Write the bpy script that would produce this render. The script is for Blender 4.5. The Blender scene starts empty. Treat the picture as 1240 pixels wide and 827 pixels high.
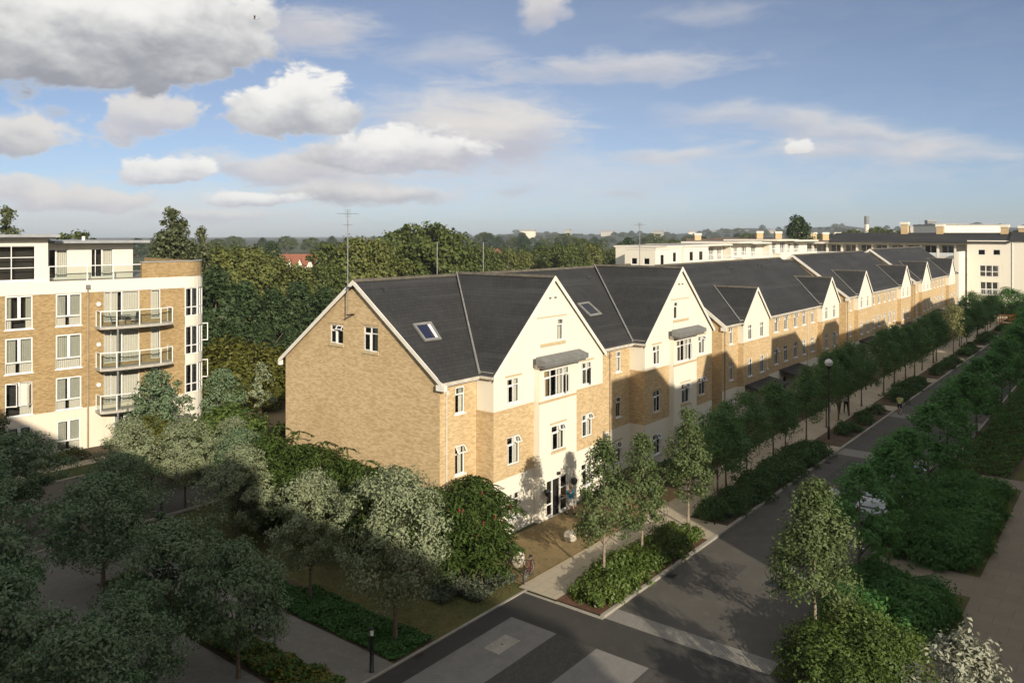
import bpy, bmesh, math, random
import numpy as np
from mathutils import Vector, Matrix

SC = bpy.context.scene
COL = SC.collection
rad = math.radians
RNG = np.random.default_rng(7)
random.seed(7)

# ------------------------------------------------------------------ camera
CAM_H = 15.5
FPX = 975.0
YAW = math.atan((1387.0 - 620.0) / FPX)          # optical axis, degrees left of the street
cd = bpy.data.cameras.new('camera')
cam = bpy.data.objects.new('camera', cd)
COL.objects.link(cam)
cam.location = (0, 0, CAM_H)
cam.rotation_euler = (rad(90), 0, YAW - rad(90))
cd.sensor_width = 36.0
cd.lens = FPX / 1240.0 * 36.0
cd.shift_y = -129.5 / 1240.0
cd.clip_start = 0.1
cd.clip_end = 20000
SC.camera = cam

# ------------------------------------------------------------------ sun, exposure
SUN_AZ, SUN_EL = rad(59.7), rad(20.0)            # direction the light travels, elevation
sd = Vector((math.cos(SUN_AZ) * math.cos(SUN_EL), math.sin(SUN_AZ) * math.cos(SUN_EL), -math.sin(SUN_EL)))
ld = bpy.data.lights.new('sun', 'SUN')
ld.energy = 4.3
ld.angle = rad(0.53)
ld.color = (1.0, 0.89, 0.72)
lo = bpy.data.objects.new('sun', ld)
COL.objects.link(lo)
lo.rotation_euler = sd.to_track_quat('-Z', 'Y').to_euler()
lo.location = (-40, -60, 60)
SC.view_settings.view_transform = 'Standard'
SC.view_settings.look = 'None'
SC.view_settings.exposure = 0.4
SC.view_settings.gamma = 1.0
SC.view_settings.use_curve_mapping = False
SC.render.engine = 'CYCLES'
SC.cycles.max_bounces = 5
SC.cycles.diffuse_bounces = 2
SC.cycles.glossy_bounces = 2
SC.cycles.transmission_bounces = 3
SC.cycles.transparent_max_bounces = 8
SC.cycles.use_denoising = True
SC.cycles.caustics_reflective = False
SC.cycles.caustics_refractive = False

# ------------------------------------------------------------------ node helper
class NT:
    def __init__(s, tree):
        s.t = tree
    def n(s, typ, **kw):
        nd = s.t.nodes.new(typ)
        for k, v in kw.items():
            setattr(nd, k, v)
        return nd
    def l(s, a, b):
        s.t.links.new(a, b)
    def put(s, sock, v):
        if isinstance(v, bpy.types.NodeSocket):
            s.l(v, sock)
        elif isinstance(v, (tuple, list)) and len(v) == 3 and sock.type == 'RGBA':
            sock.default_value = (*v, 1)
        else:
            sock.default_value = v
    def m(s, op, a, b=0.0, c=0.0, clamp=False):
        nd = s.n('ShaderNodeMath', operation=op)
        nd.use_clamp = clamp
        s.put(nd.inputs[0], a); s.put(nd.inputs[1], b); s.put(nd.inputs[2], c)
        return nd.outputs[0]
    def vm(s, op, a, b=(0, 0, 0)):
        nd = s.n('ShaderNodeVectorMath', operation=op)
        s.put(nd.inputs[0], a); s.put(nd.inputs[1], b)
        return nd.outputs['Value'] if op in ('DOT_PRODUCT', 'LENGTH') else nd.outputs[0]
    def mix(s, f, a, b, blend='MIX'):
        nd = s.n('ShaderNodeMix', data_type='RGBA', blend_type=blend)
        s.put(nd.inputs['Factor'], f); s.put(nd.inputs['A'], a); s.put(nd.inputs['B'], b)
        return nd.outputs['Result']
    def noise(s, vec, scale, detail=3.0, rough=0.55, dist=0.0, out=0):
        nd = s.n('ShaderNodeTexNoise')
        if vec is not None:
            s.l(vec, nd.inputs['Vector'])
        nd.inputs['Scale'].default_value = scale
        nd.inputs['Detail'].default_value = detail
        nd.inputs['Roughness'].default_value = rough
        nd.inputs['Distortion'].default_value = dist
        return nd.outputs[out]
    def step(s, v, lo, hi, a=0.0, b=1.0, smooth=True):
        nd = s.n('ShaderNodeMapRange', interpolation_type='SMOOTHSTEP' if smooth else 'LINEAR')
        s.put(nd.inputs[0], v); s.put(nd.inputs[1], lo); s.put(nd.inputs[2], hi)
        nd.inputs[3].default_value = a; nd.inputs[4].default_value = b
        return nd.outputs[0]
    def ramp(s, f, stops):
        nd = s.n('ShaderNodeValToRGB')
        cr = nd.color_ramp
        while len(cr.elements) < len(stops):
            cr.elements.new(0.5)
        for e, (p, c) in zip(cr.elements, stops):
            e.position = p
            e.color = (*c, 1)
        s.put(nd.inputs[0], f)
        return nd.outputs[0]
    def comb(s, x, y, z):
        nd = s.n('ShaderNodeCombineXYZ')
        s.put(nd.inputs[0], x); s.put(nd.inputs[1], y); s.put(nd.inputs[2], z)
        return nd.outputs[0]

# ------------------------------------------------------------------ world: sky with clouds
def px_dir(u, v):
    """azimuth and elevation (degrees) of a direction in the sky"""
    x, z = (u - 620) / FPX, (284 - v) / FPX
    return math.degrees(YAW - math.atan(x)), math.degrees(math.atan(z / math.hypot(1, x)))

W = bpy.data.worlds.new('World')
SC.world = W
W.use_nodes = True
wt = NT(W.node_tree)
W.node_tree.nodes.clear()
sky = wt.n('ShaderNodeTexSky', sky_type='NISHITA')
sky.sun_disc = False
sky.sun_elevation = SUN_EL
sky.sun_rotation = math.atan2(-sd.x, -sd.y)
sky.altitude = 0
sky.air_density = 0.5
sky.dust_density = 0.9
sky.ozone_density = 1.0
bg_sky = wt.n('ShaderNodeBackground')
bg_sky.inputs[1].default_value = SKY_STRENGTH = 0.088
wt.l(sky.outputs[0], bg_sky.inputs[0])

# one cloud: puffy body with a flat grey base, placed by azimuth / elevation
grp = bpy.data.node_groups.new('cloud', 'ShaderNodeTree')
for nm, tp in (('Color', 'Color'), ('Alpha', 'Float'), ('Az', 'Float'), ('El', 'Float'), ('N1', 'Float'), ('N2', 'Float'),
               ('CA', 'Float'), ('CE', 'Float'), ('RA', 'Float'), ('RE', 'Float'), ('Flat', 'Float'), ('Amp', 'Float'),
               ('Soft', 'Float'), ('Opac', 'Float'), ('Tilt', 'Float')):
    grp.interface.new_socket(nm, in_out='INPUT', socket_type='NodeSocket' + tp)
for nm in ('Light', 'Dark'):
    grp.interface.new_socket(nm, in_out='INPUT', socket_type='NodeSocketColor')
grp.interface.new_socket('Color', in_out='OUTPUT', socket_type='NodeSocketColor')
grp.interface.new_socket('Alpha', in_out='OUTPUT', socket_type='NodeSocketFloat')
g = NT(grp)
gi = g.n('NodeGroupInput').outputs
go = g.n('NodeGroupOutput').inputs
qx = g.m('DIVIDE', g.m('SUBTRACT', gi['Az'], gi['CA']), gi['RA'])
qy0 = g.m('DIVIDE', g.m('SUBTRACT', gi['El'], gi['CE']), gi['RE'])
qy = g.m('ADD', qy0, g.m('MULTIPLY', qx, gi['Tilt']))
qyf = g.m('MULTIPLY', qy, g.m('ADD', 1.0, g.m('MULTIPLY', g.m('LESS_THAN', qy, 0.0), gi['Flat'])))
r2 = g.m('ADD', g.m('MULTIPLY', qx, qx), g.m('MULTIPLY', qyf, qyf))
fld = g.m('ADD', g.m('SUBTRACT', 1.0, g.m('SQRT', r2)), g.m('MULTIPLY', g.m('SUBTRACT', gi['N1'], 0.5), gi['Amp']))
msk = g.m('MULTIPLY', g.step(fld, 0.0, gi['Soft']), gi['Opac'])
shade = g.step(g.m('ADD', g.m('SUBTRACT', qy, g.m('MULTIPLY', qx, 0.12)), g.m('ADD', g.m('MULTIPLY', g.m('SUBTRACT', gi['N2'], 0.5), 1.2), g.m('MULTIPLY', g.m('SUBTRACT', gi['N1'], 0.5), 0.7))), -0.6, 0.6)
cc = g.mix(shade, gi['Dark'], gi['Light'])
g.l(g.mix(msk, gi['Color'], cc), go['Color'])
g.l(g.m('SUBTRACT', 1.0, g.m('MULTIPLY', g.m('SUBTRACT', 1.0, gi['Alpha']), g.m('SUBTRACT', 1.0, msk))), go['Alpha'])

tc = wt.n('ShaderNodeTexCoord')
sep = wt.n('ShaderNodeSeparateXYZ')
wt.l(tc.outputs['Generated'], sep.inputs[0])
az0 = wt.m('MULTIPLY', wt.m('ARCTAN2', sep.outputs[1], sep.outputs[0]), 180 / math.pi)
el0 = wt.m('MULTIPLY', wt.m('ARCSINE', sep.outputs[2]), 180 / math.pi)
stretch = wt.comb(az0, wt.m('MULTIPLY', el0, 1.7), 0.0)
warp = wt.n('ShaderNodeSeparateColor')
wt.l(wt.noise(stretch, 0.16, 5, 0.6, out=1), warp.inputs[0])
az = wt.m('ADD', az0, wt.m('MULTIPLY', wt.m('SUBTRACT', warp.outputs[0], 0.5), 5.0))
el = wt.m('ADD', el0, wt.m('MULTIPLY', wt.m('SUBTRACT', warp.outputs[1], 0.5), 2.6))
n1a = wt.noise(stretch, 0.42, 8, 0.62, 0.2)
wst = wt.comb(wt.m('ADD', az0, wt.m('MULTIPLY', wt.m('SUBTRACT', warp.outputs[1], 0.5), 4.0)), wt.m('ADD', wt.m('MULTIPLY', el0, 1.5), wt.m('MULTIPLY', wt.m('SUBTRACT', warp.outputs[0], 0.5), 4.0)), 0.0)
def voro(sc_):
    nd = wt.n('ShaderNodeTexVoronoi', feature='SMOOTH_F1', voronoi_dimensions='2D')
    wt.l(wst, nd.inputs['Vector']); nd.inputs['Scale'].default_value = sc_; nd.inputs['Smoothness'].default_value = 0.35
    return nd.outputs['Distance']
billow = wt.m('SUBTRACT', 0.88, wt.m('ADD', wt.m('ADD', wt.m('MULTIPLY', voro(0.28), 0.55), wt.m('MULTIPLY', voro(0.75), 0.32)), wt.m('MULTIPLY', voro(1.9), 0.16)))
n1 = wt.m('ADD', wt.m('MULTIPLY', n1a, 0.45), wt.m('MULTIPLY', billow, 0.55))
n2 = wt.noise(stretch, 0.26, 4, 0.5, 0.2)
n3 = wt.noise(wt.comb(az0, wt.m('MULTIPLY', el0, 4.0), 3.0), 0.22, 6, 0.6, 0.5)

WHITE, CREAM, GREY, GREYD, LILAC = (0.86, 0.85, 0.82), (0.72, 0.69, 0.66), (0.40, 0.41, 0.45), (0.31, 0.32, 0.36), (0.47, 0.47, 0.53)
# u, v, half width, half height, flat, amp, soft, opacity, tilt, light, dark, wispy
CLOUDS = [
    (620, 150, 1500, 420, 0.0, 0.5, 1.0, 0.18, 0.0, (0.50, 0.52, 0.56), (0.46, 0.48, 0.53), 1),
    (700, 215, 520, 52, 0.0, 1.6, 1.0, 0.42, 0.0, CREAM, LILAC, 1),
    (180, 258, 420, 42, 0.0, 1.3, 0.9, 0.55, 0.0, CREAM, LILAC, 1),
    (560, 152, 160, 62, 0.0, 0.9, 0.75, 0.88, 0.10, CREAM, LILAC, 1),
    (600, 165, 120, 40, 0.0, 0.9, 0.6, 0.75, 0.10, CREAM, LILAC, 1),
    (370, 38, 115, 34, 0.0, 1.1, 0.8, 0.80, 0.05, CREAM, LILAC, 1),
    (560, 70, 90, 26, 0.0, 1.3, 1.1, 0.50, 0.0, CREAM, LILAC, 1),
    (740, 85, 185, 22, 0.0, 1.2, 0.9, 0.72, 0.05, CREAM, LILAC, 1),
    (860, 20, 90, 20, 0.0, 1.2, 1.2, 0.35, 0.0, CREAM, LILAC, 1),
    (1010, 158, 250, 24, 0.0, 0.9, 0.9, 0.72, -1.6, CREAM, LILAC, 1),
    (1070, 185, 190, 15, 0.0, 1.0, 0.9, 0.60, -0.9, CREAM, LILAC, 1),
    (820, 186, 110, 14, 0.0, 1.0, 0.9, 0.60, 0.0, CREAM, LILAC, 1),
    (975, 179, 24, 12, 0.5, 0.7, 0.35, 0.85, 0.0, WHITE, CREAM, 0),
    (625, 226, 40, 10, 0.0, 1.0, 0.9, 0.5, 0.0, LILAC, GREY, 1),
    (748, 236, 34, 7, 0.0, 1.0, 0.9, 0.4, 0.0, LILAC, GREY, 1),
    (655, 4, 38, 40, 0.0, 0.9, 0.6, 0.9, 0.0, CREAM, LILAC, 0),
    (330, 205, 130, 26, 0.3, 1.0, 0.6, 0.85, 0.0, CREAM, LILAC, 1),
    (430, 235, 130, 22, 0.3, 0.9, 0.5, 0.92, 0.0, CREAM, GREY, 0),
    (310, 243, 70, 13, 0.5, 0.9, 0.4, 0.92, 0.0, WHITE, LILAC, 0),
    (30, 232, 90, 20, 0.5, 1.1, 0.5, 0.85, 0.0, CREAM, LILAC, 0),
    (250, 262, 120, 12, 0.4, 1.1, 0.6, 0.7, 0.0, CREAM, LILAC, 0),
    (400, 205, 150, 30, 0.2, 1.0, 0.7, 0.7, 0.0, CREAM, LILAC, 1),
    (110, 245, 130, 20, 0.5, 1.1, 0.5, 0.90, 0.0, CREAM, LILAC, 0),
    (195, 212, 66, 24, 0.9, 1.2, 0.3, 0.95, 0.0, WHITE, LILAC, 0),
    (455, 190, 110, 30, 0.6, 0.9, 0.45, 0.95, 0.0, CREAM, GREY, 0),
    (490, 188, 108, 34, 0.8, 1.2, 0.3, 0.97, 0.10, WHITE, LILAC, 0),
    (365, 138, 94, 52, 0.9, 1.2, 0.26, 1.0, 0.10, WHITE, GREY, 0),
    (180, 150, 76, 36, 0.7, 1.4, 0.32, 0.92, 0.35, CREAM, LILAC, 0),
    (20, 170, 64, 38, 0.5, 1.2, 0.4, 0.95, 0.2, CREAM, GREY, 0),
    (72, 137, 26, 9, 0.0, 1.0, 0.9, 0.55, 0.0, GREY, GREYD, 1),
    (40, 40, 110, 90, 0.5, 0.6, 0.3, 1.0, 0.0, WHITE, GREYD, 0),
    (235, 66, 100, 52, 0.5, 0.9, 0.22, 1.0, 0.55, WHITE, GREYD, 0),
    (140, 45, 215, 92, 0.35, 0.9, 0.26, 1.0, 0.28, WHITE, GREYD, 0),
]
ccol, calpha = None, None
for (u, v, hw, hh, flat, amp, soft, opac, tilt, lt, dk, wisp) in CLOUDS:
    a0, e0 = px_dir(u, v)
    a1, _ = px_dir(u - hw, v); a2, _ = px_dir(u + hw, v)
    _, e1 = px_dir(u, v - hh); _, e2 = px_dir(u, v + hh)
    nd = wt.n('ShaderNodeGroup'); nd.node_tree = grp
    I = nd.inputs
    if ccol is None:
        I['Color'].default_value = (*CREAM, 1); I['Alpha'].default_value = 0.0
    else:
        wt.l(ccol, I['Color']); wt.l(calpha, I['Alpha'])
    wt.l(az, I['Az']); wt.l(el, I['El']); wt.l(n3 if wisp else n1, I['N1']); wt.l(n2, I['N2'])
    for k, val in (('CA', a0), ('CE', e0), ('RA', abs(a1 - a2) / 2 * 1.12), ('RE', abs(e1 - e2) / 2 * 1.15), ('Flat', flat),
                   ('Amp', amp), ('Soft', soft), ('Opac', opac), ('Tilt', tilt)):
        I[k].default_value = val
    I['Light'].default_value = (*lt, 1); I['Dark'].default_value = (*dk, 1)
    ccol, calpha = nd.outputs['Color'], nd.outputs['Alpha']
# unseen bright cloud added overhead and behind the camera to lift shaded areas
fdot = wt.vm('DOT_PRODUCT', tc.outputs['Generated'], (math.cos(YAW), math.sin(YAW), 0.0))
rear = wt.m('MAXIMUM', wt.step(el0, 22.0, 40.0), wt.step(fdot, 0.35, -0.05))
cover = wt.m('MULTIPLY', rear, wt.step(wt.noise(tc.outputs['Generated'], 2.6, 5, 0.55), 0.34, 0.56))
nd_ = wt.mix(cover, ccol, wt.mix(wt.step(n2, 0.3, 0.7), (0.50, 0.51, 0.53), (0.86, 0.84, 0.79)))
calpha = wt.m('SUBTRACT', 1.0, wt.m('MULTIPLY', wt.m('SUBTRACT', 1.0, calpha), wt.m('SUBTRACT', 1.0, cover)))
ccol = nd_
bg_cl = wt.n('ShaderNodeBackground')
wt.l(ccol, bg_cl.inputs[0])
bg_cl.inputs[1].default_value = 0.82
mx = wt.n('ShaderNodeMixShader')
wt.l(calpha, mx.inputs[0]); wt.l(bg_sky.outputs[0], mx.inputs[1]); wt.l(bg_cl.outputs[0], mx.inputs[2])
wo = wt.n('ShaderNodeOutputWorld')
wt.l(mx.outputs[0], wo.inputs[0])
W.cycles.sampling_method = 'MANUAL'
W.cycles.sample_map_resolution = 512
# ------------------------------------------------------------------ materials
M = {}
def new_mat(name):
    m = bpy.data.materials.new(name)
    m.use_nodes = True
    m.node_tree.nodes.clear()
    t = NT(m.node_tree)
    out = t.n('ShaderNodeOutputMaterial')
    M[name] = m
    return m, t, out
def principled(t, out, col, rough=0.8, metal=0.0, spec=0.4, bump=None, bstr=0.3, bdist=0.02):
    p = t.n('ShaderNodeBsdfPrincipled')
    t.put(p.inputs['Base Color'], col)
    t.put(p.inputs['Roughness'], rough)
    t.put(p.inputs['Metallic'], metal)
    t.put(p.inputs['Specular IOR Level'], spec)
    if bump is not None:
        b = t.n('ShaderNodeBump')
        b.inputs['Strength'].default_value = bstr
        b.inputs['Distance'].default_value = bdist
        t.l(bump, b.inputs['Height'])
        t.l(b.outputs[0], p.inputs['Normal'])
    t.l(p.outputs[0], out.inputs[0])
    return p
def pos(t):
    return t.n('ShaderNodeNewGeometry').outputs['Position']
def simple(name, c1, c2=None, scale=1.0, rough=0.8, detail=4, metal=0.0, spec=0.4, bump=0.0, bscale=None, c3=None):
    m, t, out = new_mat(name)
    if c2 is None:
        c2 = tuple(x * 0.85 for x in c1)
    P = pos(t)
    n = t.noise(P, scale, detail, 0.6)
    col = t.mix(t.step(n, 0.3, 0.7), c1, c2)
    if c3 is not None:
        n2 = t.noise(P, scale * 0.17, 4, 0.6)
        col = t.mix(t.step(n2, 0.42, 0.66), col, c3)
    bs = t.noise(P, bscale or scale * 4, 3, 0.6) if bump else None
    principled(t, out, col, rough, metal, spec, bs, bump)
    return m
def surf_uv(t):
    """u along the horizontal tangent of a wall or slope, v = height; works for any facing"""
    ge = t.n('ShaderNodeNewGeometry')
    s = t.n('ShaderNodeSeparateXYZ'); t.l(ge.outputs['True Normal'], s.inputs[0])
    p = t.n('ShaderNodeSeparateXYZ'); t.l(ge.outputs['Position'], p.inputs[0])
    ln = t.m('MAXIMUM', t.m('SQRT', t.m('ADD', t.m('MULTIPLY', s.outputs[0], s.outputs[0]), t.m('MULTIPLY', s.outputs[1], s.outputs[1]))), 0.001)
    u = t.m('DIVIDE', t.m('SUBTRACT', t.m('MULTIPLY', p.outputs[1], s.outputs[0]), t.m('MULTIPLY', p.outputs[0], s.outputs[1])), ln)
    return u, p.outputs[2], ge.outputs['Position'], ln
def brick(name, base, dark, light, mortar):
    m, t, out = new_mat(name)
    u, v, P, _ = surf_uv(t)
    uv = t.comb(u, v, 0.0)
    b = t.n('ShaderNodeTexBrick')
    b.offset = 0.5
    t.l(uv, b.inputs['Vector'])
    b.inputs['Scale'].default_value = 1.0
    b.inputs['Brick Width'].default_value = 0.225
    b.inputs['Row Height'].default_value = 0.075
    b.inputs['Mortar Size'].default_value = 0.006
    b.inputs['Bias'].default_value = -0.1
    b.inputs['Color1'].default_value = (*light, 1)
    b.inputs['Color2'].default_value = (*dark, 1)
    b.inputs['Mortar'].default_value = (*mortar, 1)
    # courses of slightly different batches, streaky along the wall
    st = t.noise(t.comb(t.m('MULTIPLY', u, 1.6), t.m('MULTIPLY', v, 8.0), 0.0), 1.0, 5, 0.75)
    big = t.noise(P, 0.35, 4, 0.6)
    col = t.mix(0.28, b.outputs['Color'], base)
    cell = t.n('ShaderNodeTexWhiteNoise', noise_dimensions='2D')
    t.l(t.comb(t.m('FLOOR', t.m('DIVIDE', t.m('ADD', u, t.m('MULTIPLY', t.m('MODULO', t.m('FLOOR', t.m('DIVIDE', v, 0.075)), 2.0), 0.1125)), 0.225)), t.m('FLOOR', t.m('DIVIDE', v, 0.075)), 0.0), cell.inputs['Vector'])
    col = t.mix(t.m('MULTIPLY', t.step(cell.outputs['Value'], 0.80, 0.92), 0.36), col, dark)
    col = t.mix(t.m('MULTIPLY', t.step(cell.outputs['Value'], 0.18, 0.08), 0.36), col, light)
    col = t.mix(t.m('MULTIPLY', t.step(st, 0.45, 0.75), 0.32), col, light)
    col = t.mix(t.m('MULTIPLY', t.step(st, 0.52, 0.28), 0.45), col, dark)
    col = t.mix(t.m('MULTIPLY', t.step(big, 0.45, 0.7), 0.25), col, dark)
    principled(t, out, col, 0.88, 0, 0.25, b.outputs['Fac'], -0.25, 0.004)
    return m
brick('brick_stock', (0.53, 0.385, 0.205), (0.37, 0.255, 0.125), (0.66, 0.50, 0.295), (0.54, 0.45, 0.31))
brick('brick_gold', (0.33, 0.225, 0.105), (0.22, 0.145, 0.062), (0.45, 0.325, 0.165), (0.37, 0.285, 0.17))
brick('brick_band', (0.50, 0.36, 0.20), (0.44, 0.30, 0.15), (0.56, 0.42, 0.25), (0.48, 0.38, 0.25))
def render_wall(name, c, stain):
    m, t, out = new_mat(name)
    u, v, P, _ = surf_uv(t)
    st = t.noise(t.comb(t.m('MULTIPLY', u, 3.0), t.m('MULTIPLY', v, 0.25), 0.0), 1.0, 5, 0.6)
    n = t.noise(P, 0.6, 5, 0.6)
    f = t.m('MULTIPLY', t.step(st, 0.5, 0.8), t.step(n, 0.4, 0.7))
    col = t.mix(t.m('MULTIPLY', f, 0.7), c, stain)
    principled(t, out, col, 0.9, 0, 0.2, t.noise(P, 45, 2), 0.08, 0.004)
render_wall('render_cream', (0.745, 0.70, 0.595), (0.54, 0.47, 0.36))
render_wall('render_pale', (0.74, 0.69, 0.585), (0.58, 0.51, 0.40))
render_wall('render_base', (0.72, 0.64, 0.52), (0.52, 0.44, 0.33))
def slate(name, c1, c2, edge):
    m, t, out = new_mat(name)
    u, v, P, ln = surf_uv(t)
    b = t.n('ShaderNodeTexBrick')
    b.offset = 0.5
    t.l(t.comb(u, t.m('MULTIPLY', v, 1.72), 0.0), b.inputs['Vector'])
    b.inputs['Scale'].default_value = 1.0
    b.inputs['Brick Width'].default_value = 0.3
    b.inputs['Row Height'].default_value = 0.26
    b.inputs['Mortar Size'].default_value = 0.012
    b.inputs['Mortar Smooth'].default_value = 0.3
    b.inputs['Color1'].default_value = (*c1, 1)
    b.inputs['Color2'].default_value = (*c2, 1)
    b.inputs['Mortar'].default_value = (*edge, 1)
    # uneven courses: some rows weather a little lighter
    rows = t.noise(t.comb(t.m('MULTIPLY', u, 0.05), t.m('MULTIPLY', v, 2.2), 0.0), 1.0, 3, 0.7)
    big = t.noise(P, 0.25, 5, 0.65)
    spot = t.noise(P, 2.2, 4, 0.7)
    col = t.mix(t.m('MULTIPLY', t.step(rows, 0.5, 0.72), 0.55), b.outputs['Color'], tuple(x * 1.75 for x in c2))
    col = t.mix(t.m('MULTIPLY', t.step(big, 0.45, 0.7), 0.4), col, tuple(x * 1.5 for x in c2))
    col = t.mix(t.m('MULTIPLY', t.step(spot, 0.62, 0.75), 0.35), col, (0.085, 0.085, 0.07))
    principled(t, out, col, 0.72, 0, 0.25, b.outputs['Fac'], -0.35, 0.012)
slate('slate', (0.029, 0.0295, 0.030), (0.038, 0.038, 0.038), (0.012, 0.012, 0.012))
slate('tile_brown', (0.09, 0.065, 0.05), (0.11, 0.08, 0.06), (0.05, 0.035, 0.03))
slate('tile_red', (0.26, 0.10, 0.06), (0.22, 0.085, 0.05), (0.12, 0.05, 0.03))
simple('ridge_tile', (0.13, 0.115, 0.09), (0.08, 0.07, 0.055), 2.5, 0.9)
simple('upvc', (0.82, 0.81, 0.79), (0.77, 0.76, 0.73), 2.0, 0.35)
simple('barge', (0.80, 0.77, 0.70), (0.72, 0.68, 0.60), 1.2, 0.5)
simple('gutter', (0.62, 0.58, 0.50), (0.45, 0.41, 0.34), 3.0, 0.6)
simple('pipe_white', (0.72, 0.68, 0.60), (0.62, 0.57, 0.48), 2.0, 0.5)
simple('pipe_brown', (0.40, 0.31, 0.22), (0.30, 0.23, 0.16), 2.0, 0.6)
simple('lead', (0.20, 0.205, 0.20), (0.16, 0.16, 0.155), 3.0, 0.7)
simple('flashing', (0.24, 0.235, 0.225), (0.18, 0.178, 0.17), 3.0, 0.6)
simple('canopy_dark', (0.055, 0.056, 0.06), (0.035, 0.036, 0.04), 4.0, 0.5)
simple('stone_sill', (0.55, 0.44, 0.28), (0.48, 0.37, 0.22), 6.0, 0.85)
simple('black_metal', (0.012, 0.012, 0.013), (0.02, 0.02, 0.02), 8.0, 0.45, spec=0.5)
simple('grey_metal', (0.35, 0.36, 0.36), (0.28, 0.28, 0.28), 5.0, 0.4, metal=0.6)
simple('roof_edge', (0.34, 0.35, 0.36), (0.26, 0.27, 0.28), 2.0, 0.5)
simple('flat_roof', (0.36, 0.35, 0.33), (0.27, 0.26, 0.24), 1.0, 0.9)
simple('concrete_slab', (0.45, 0.43, 0.38), (0.36, 0.34, 0.30), 3.0, 0.85)
simple('room_dark', (0.035, 0.033, 0.03), (0.05, 0.045, 0.04), 1.0, 0.9)
simple('door_dark', (0.015, 0.014, 0.014), (0.02, 0.018, 0.018), 1.0, 0.4)
simple('timber_fence', (0.30, 0.24, 0.16), (0.20, 0.155, 0.10), 3.0, 0.85)
simple('bark', (0.17, 0.13, 0.095), (0.09, 0.07, 0.05), 9.0, 0.95, bump=0.4)
simple('bark_pale', (0.30, 0.25, 0.19), (0.18, 0.14, 0.10), 9.0, 0.95, bump=0.3)
simple('rock_white', (0.62, 0.57, 0.48), (0.42, 0.37, 0.29), 3.0, 0.9, bump=0.5)
simple('orange_paint', (0.75, 0.26, 0.03), (0.62, 0.20, 0.02), 3.0, 0.5)
simple('rubber', (0.012, 0.012, 0.012), (0.02, 0.02, 0.02), 9.0, 0.85)
simple('red_paint', (0.13, 0.02, 0.02), (0.10, 0.015, 0.015), 4.0, 0.35)
simple('car_white', (0.62, 0.63, 0.65), (0.58, 0.59, 0.61), 1.0, 0.25, spec=0.6)
simple('car_silver', (0.42, 0.44, 0.46), (0.38, 0.40, 0.42), 1.0, 0.25, metal=0.4)
simple('car_blue', (0.05, 0.09, 0.2), (0.04, 0.07, 0.16), 1.0, 0.25, spec=0.6)
simple('car_glass', (0.012, 0.014, 0.016), (0.02, 0.022, 0.024), 1.0, 0.08, spec=0.7)
simple('blue_plastic', (0.02, 0.05, 0.22), (0.015, 0.04, 0.17), 2.0, 0.5)
simple('terracotta', (0.42, 0.17, 0.09), (0.33, 0.13, 0.07), 5.0, 0.85)
simple('skin', (0.52, 0.33, 0.24), (0.46, 0.28, 0.20), 9.0, 0.6)
simple('hair_brown', (0.06, 0.035, 0.02), (0.04, 0.022, 0.012), 20.0, 0.7)
simple('hair_fair', (0.30, 0.19, 0.09), (0.22, 0.13, 0.06), 20.0, 0.7)
simple('cloth_yellow', (0.55, 0.60, 0.20), (0.45, 0.50, 0.16), 14.0, 0.85)
simple('cloth_navy', (0.025, 0.03, 0.06), (0.02, 0.022, 0.045), 14.0, 0.9)
simple('cloth_teal', (0.02, 0.22, 0.32), (0.015, 0.17, 0.26), 14.0, 0.85)
simple('cloth_white', (0.70, 0.69, 0.66), (0.6, 0.59, 0.56), 14.0, 0.85)
simple('cloth_black', (0.015, 0.015, 0.017), (0.02, 0.02, 0.022), 14.0, 0.9)
simple('cloth_grey', (0.30, 0.31, 0.33), (0.24, 0.25, 0.27), 14.0, 0.9)
simple('feather', (0.55, 0.54, 0.52), (0.4, 0.4, 0.4), 14.0, 0.8)
simple('sumac_red', (0.20, 0.035, 0.025), (0.14, 0.02, 0.015), 20.0, 0.9)

# glass: clear at normal incidence, mirror of the sky when seen obliquely
m, t, out = new_mat('glass')
tr = t.n('ShaderNodeBsdfTransparent'); tr.inputs[0].default_value = (0.86, 0.88, 0.87, 1)
gl = t.n('ShaderNodeBsdfGlossy'); gl.inputs['Roughness'].default_value = 0.02; gl.inputs[0].default_value = (0.9, 0.93, 0.95, 1)
fr = t.n('ShaderNodeFresnel'); fr.inputs[0].default_value = 1.52
mxs = t.n('ShaderNodeMixShader')
t.l(t.m('ADD', t.m('MULTIPLY', fr.outputs[0], 1.5), 0.03, clamp=True), mxs.inputs[0])
t.l(tr.outputs[0], mxs.inputs[1]); t.l(gl.outputs[0], mxs.inputs[2]); t.l(mxs.outputs[0], out.inputs[0])
m, t, out = new_mat('balcony_glass')
tr = t.n('ShaderNodeBsdfTransparent'); tr.inputs[0].default_value = (0.80, 0.84, 0.82, 1)
gl = t.n('ShaderNodeBsdfGlossy'); gl.inputs['Roughness'].default_value = 0.05
mxs = t.n('ShaderNodeMixShader'); mxs.inputs[0].default_value = 0.12
t.l(tr.outputs[0], mxs.inputs[1]); t.l(gl.outputs[0], mxs.inputs[2]); t.l(mxs.outputs[0], out.inputs[0])
m, t, out = new_mat('globe')
principled(t, out, (0.62, 0.63, 0.60), 0.25, 0, 0.5)
m, t, out = new_mat('frosted')
principled(t, out, (0.55, 0.58, 0.60), 0.3, 0, 0.5)
m, t, out = new_mat('curtain')
tx = t.n('ShaderNodeTexCoord')
nn = t.noise(tx.outputs['Object'], 3.0, 3)
principled(t, out, t.mix(nn, (0.80, 0.77, 0.69), (0.70, 0.66, 0.57)), 0.9, 0, 0.1)
m, t, out = new_mat('curtain_tan')
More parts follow.
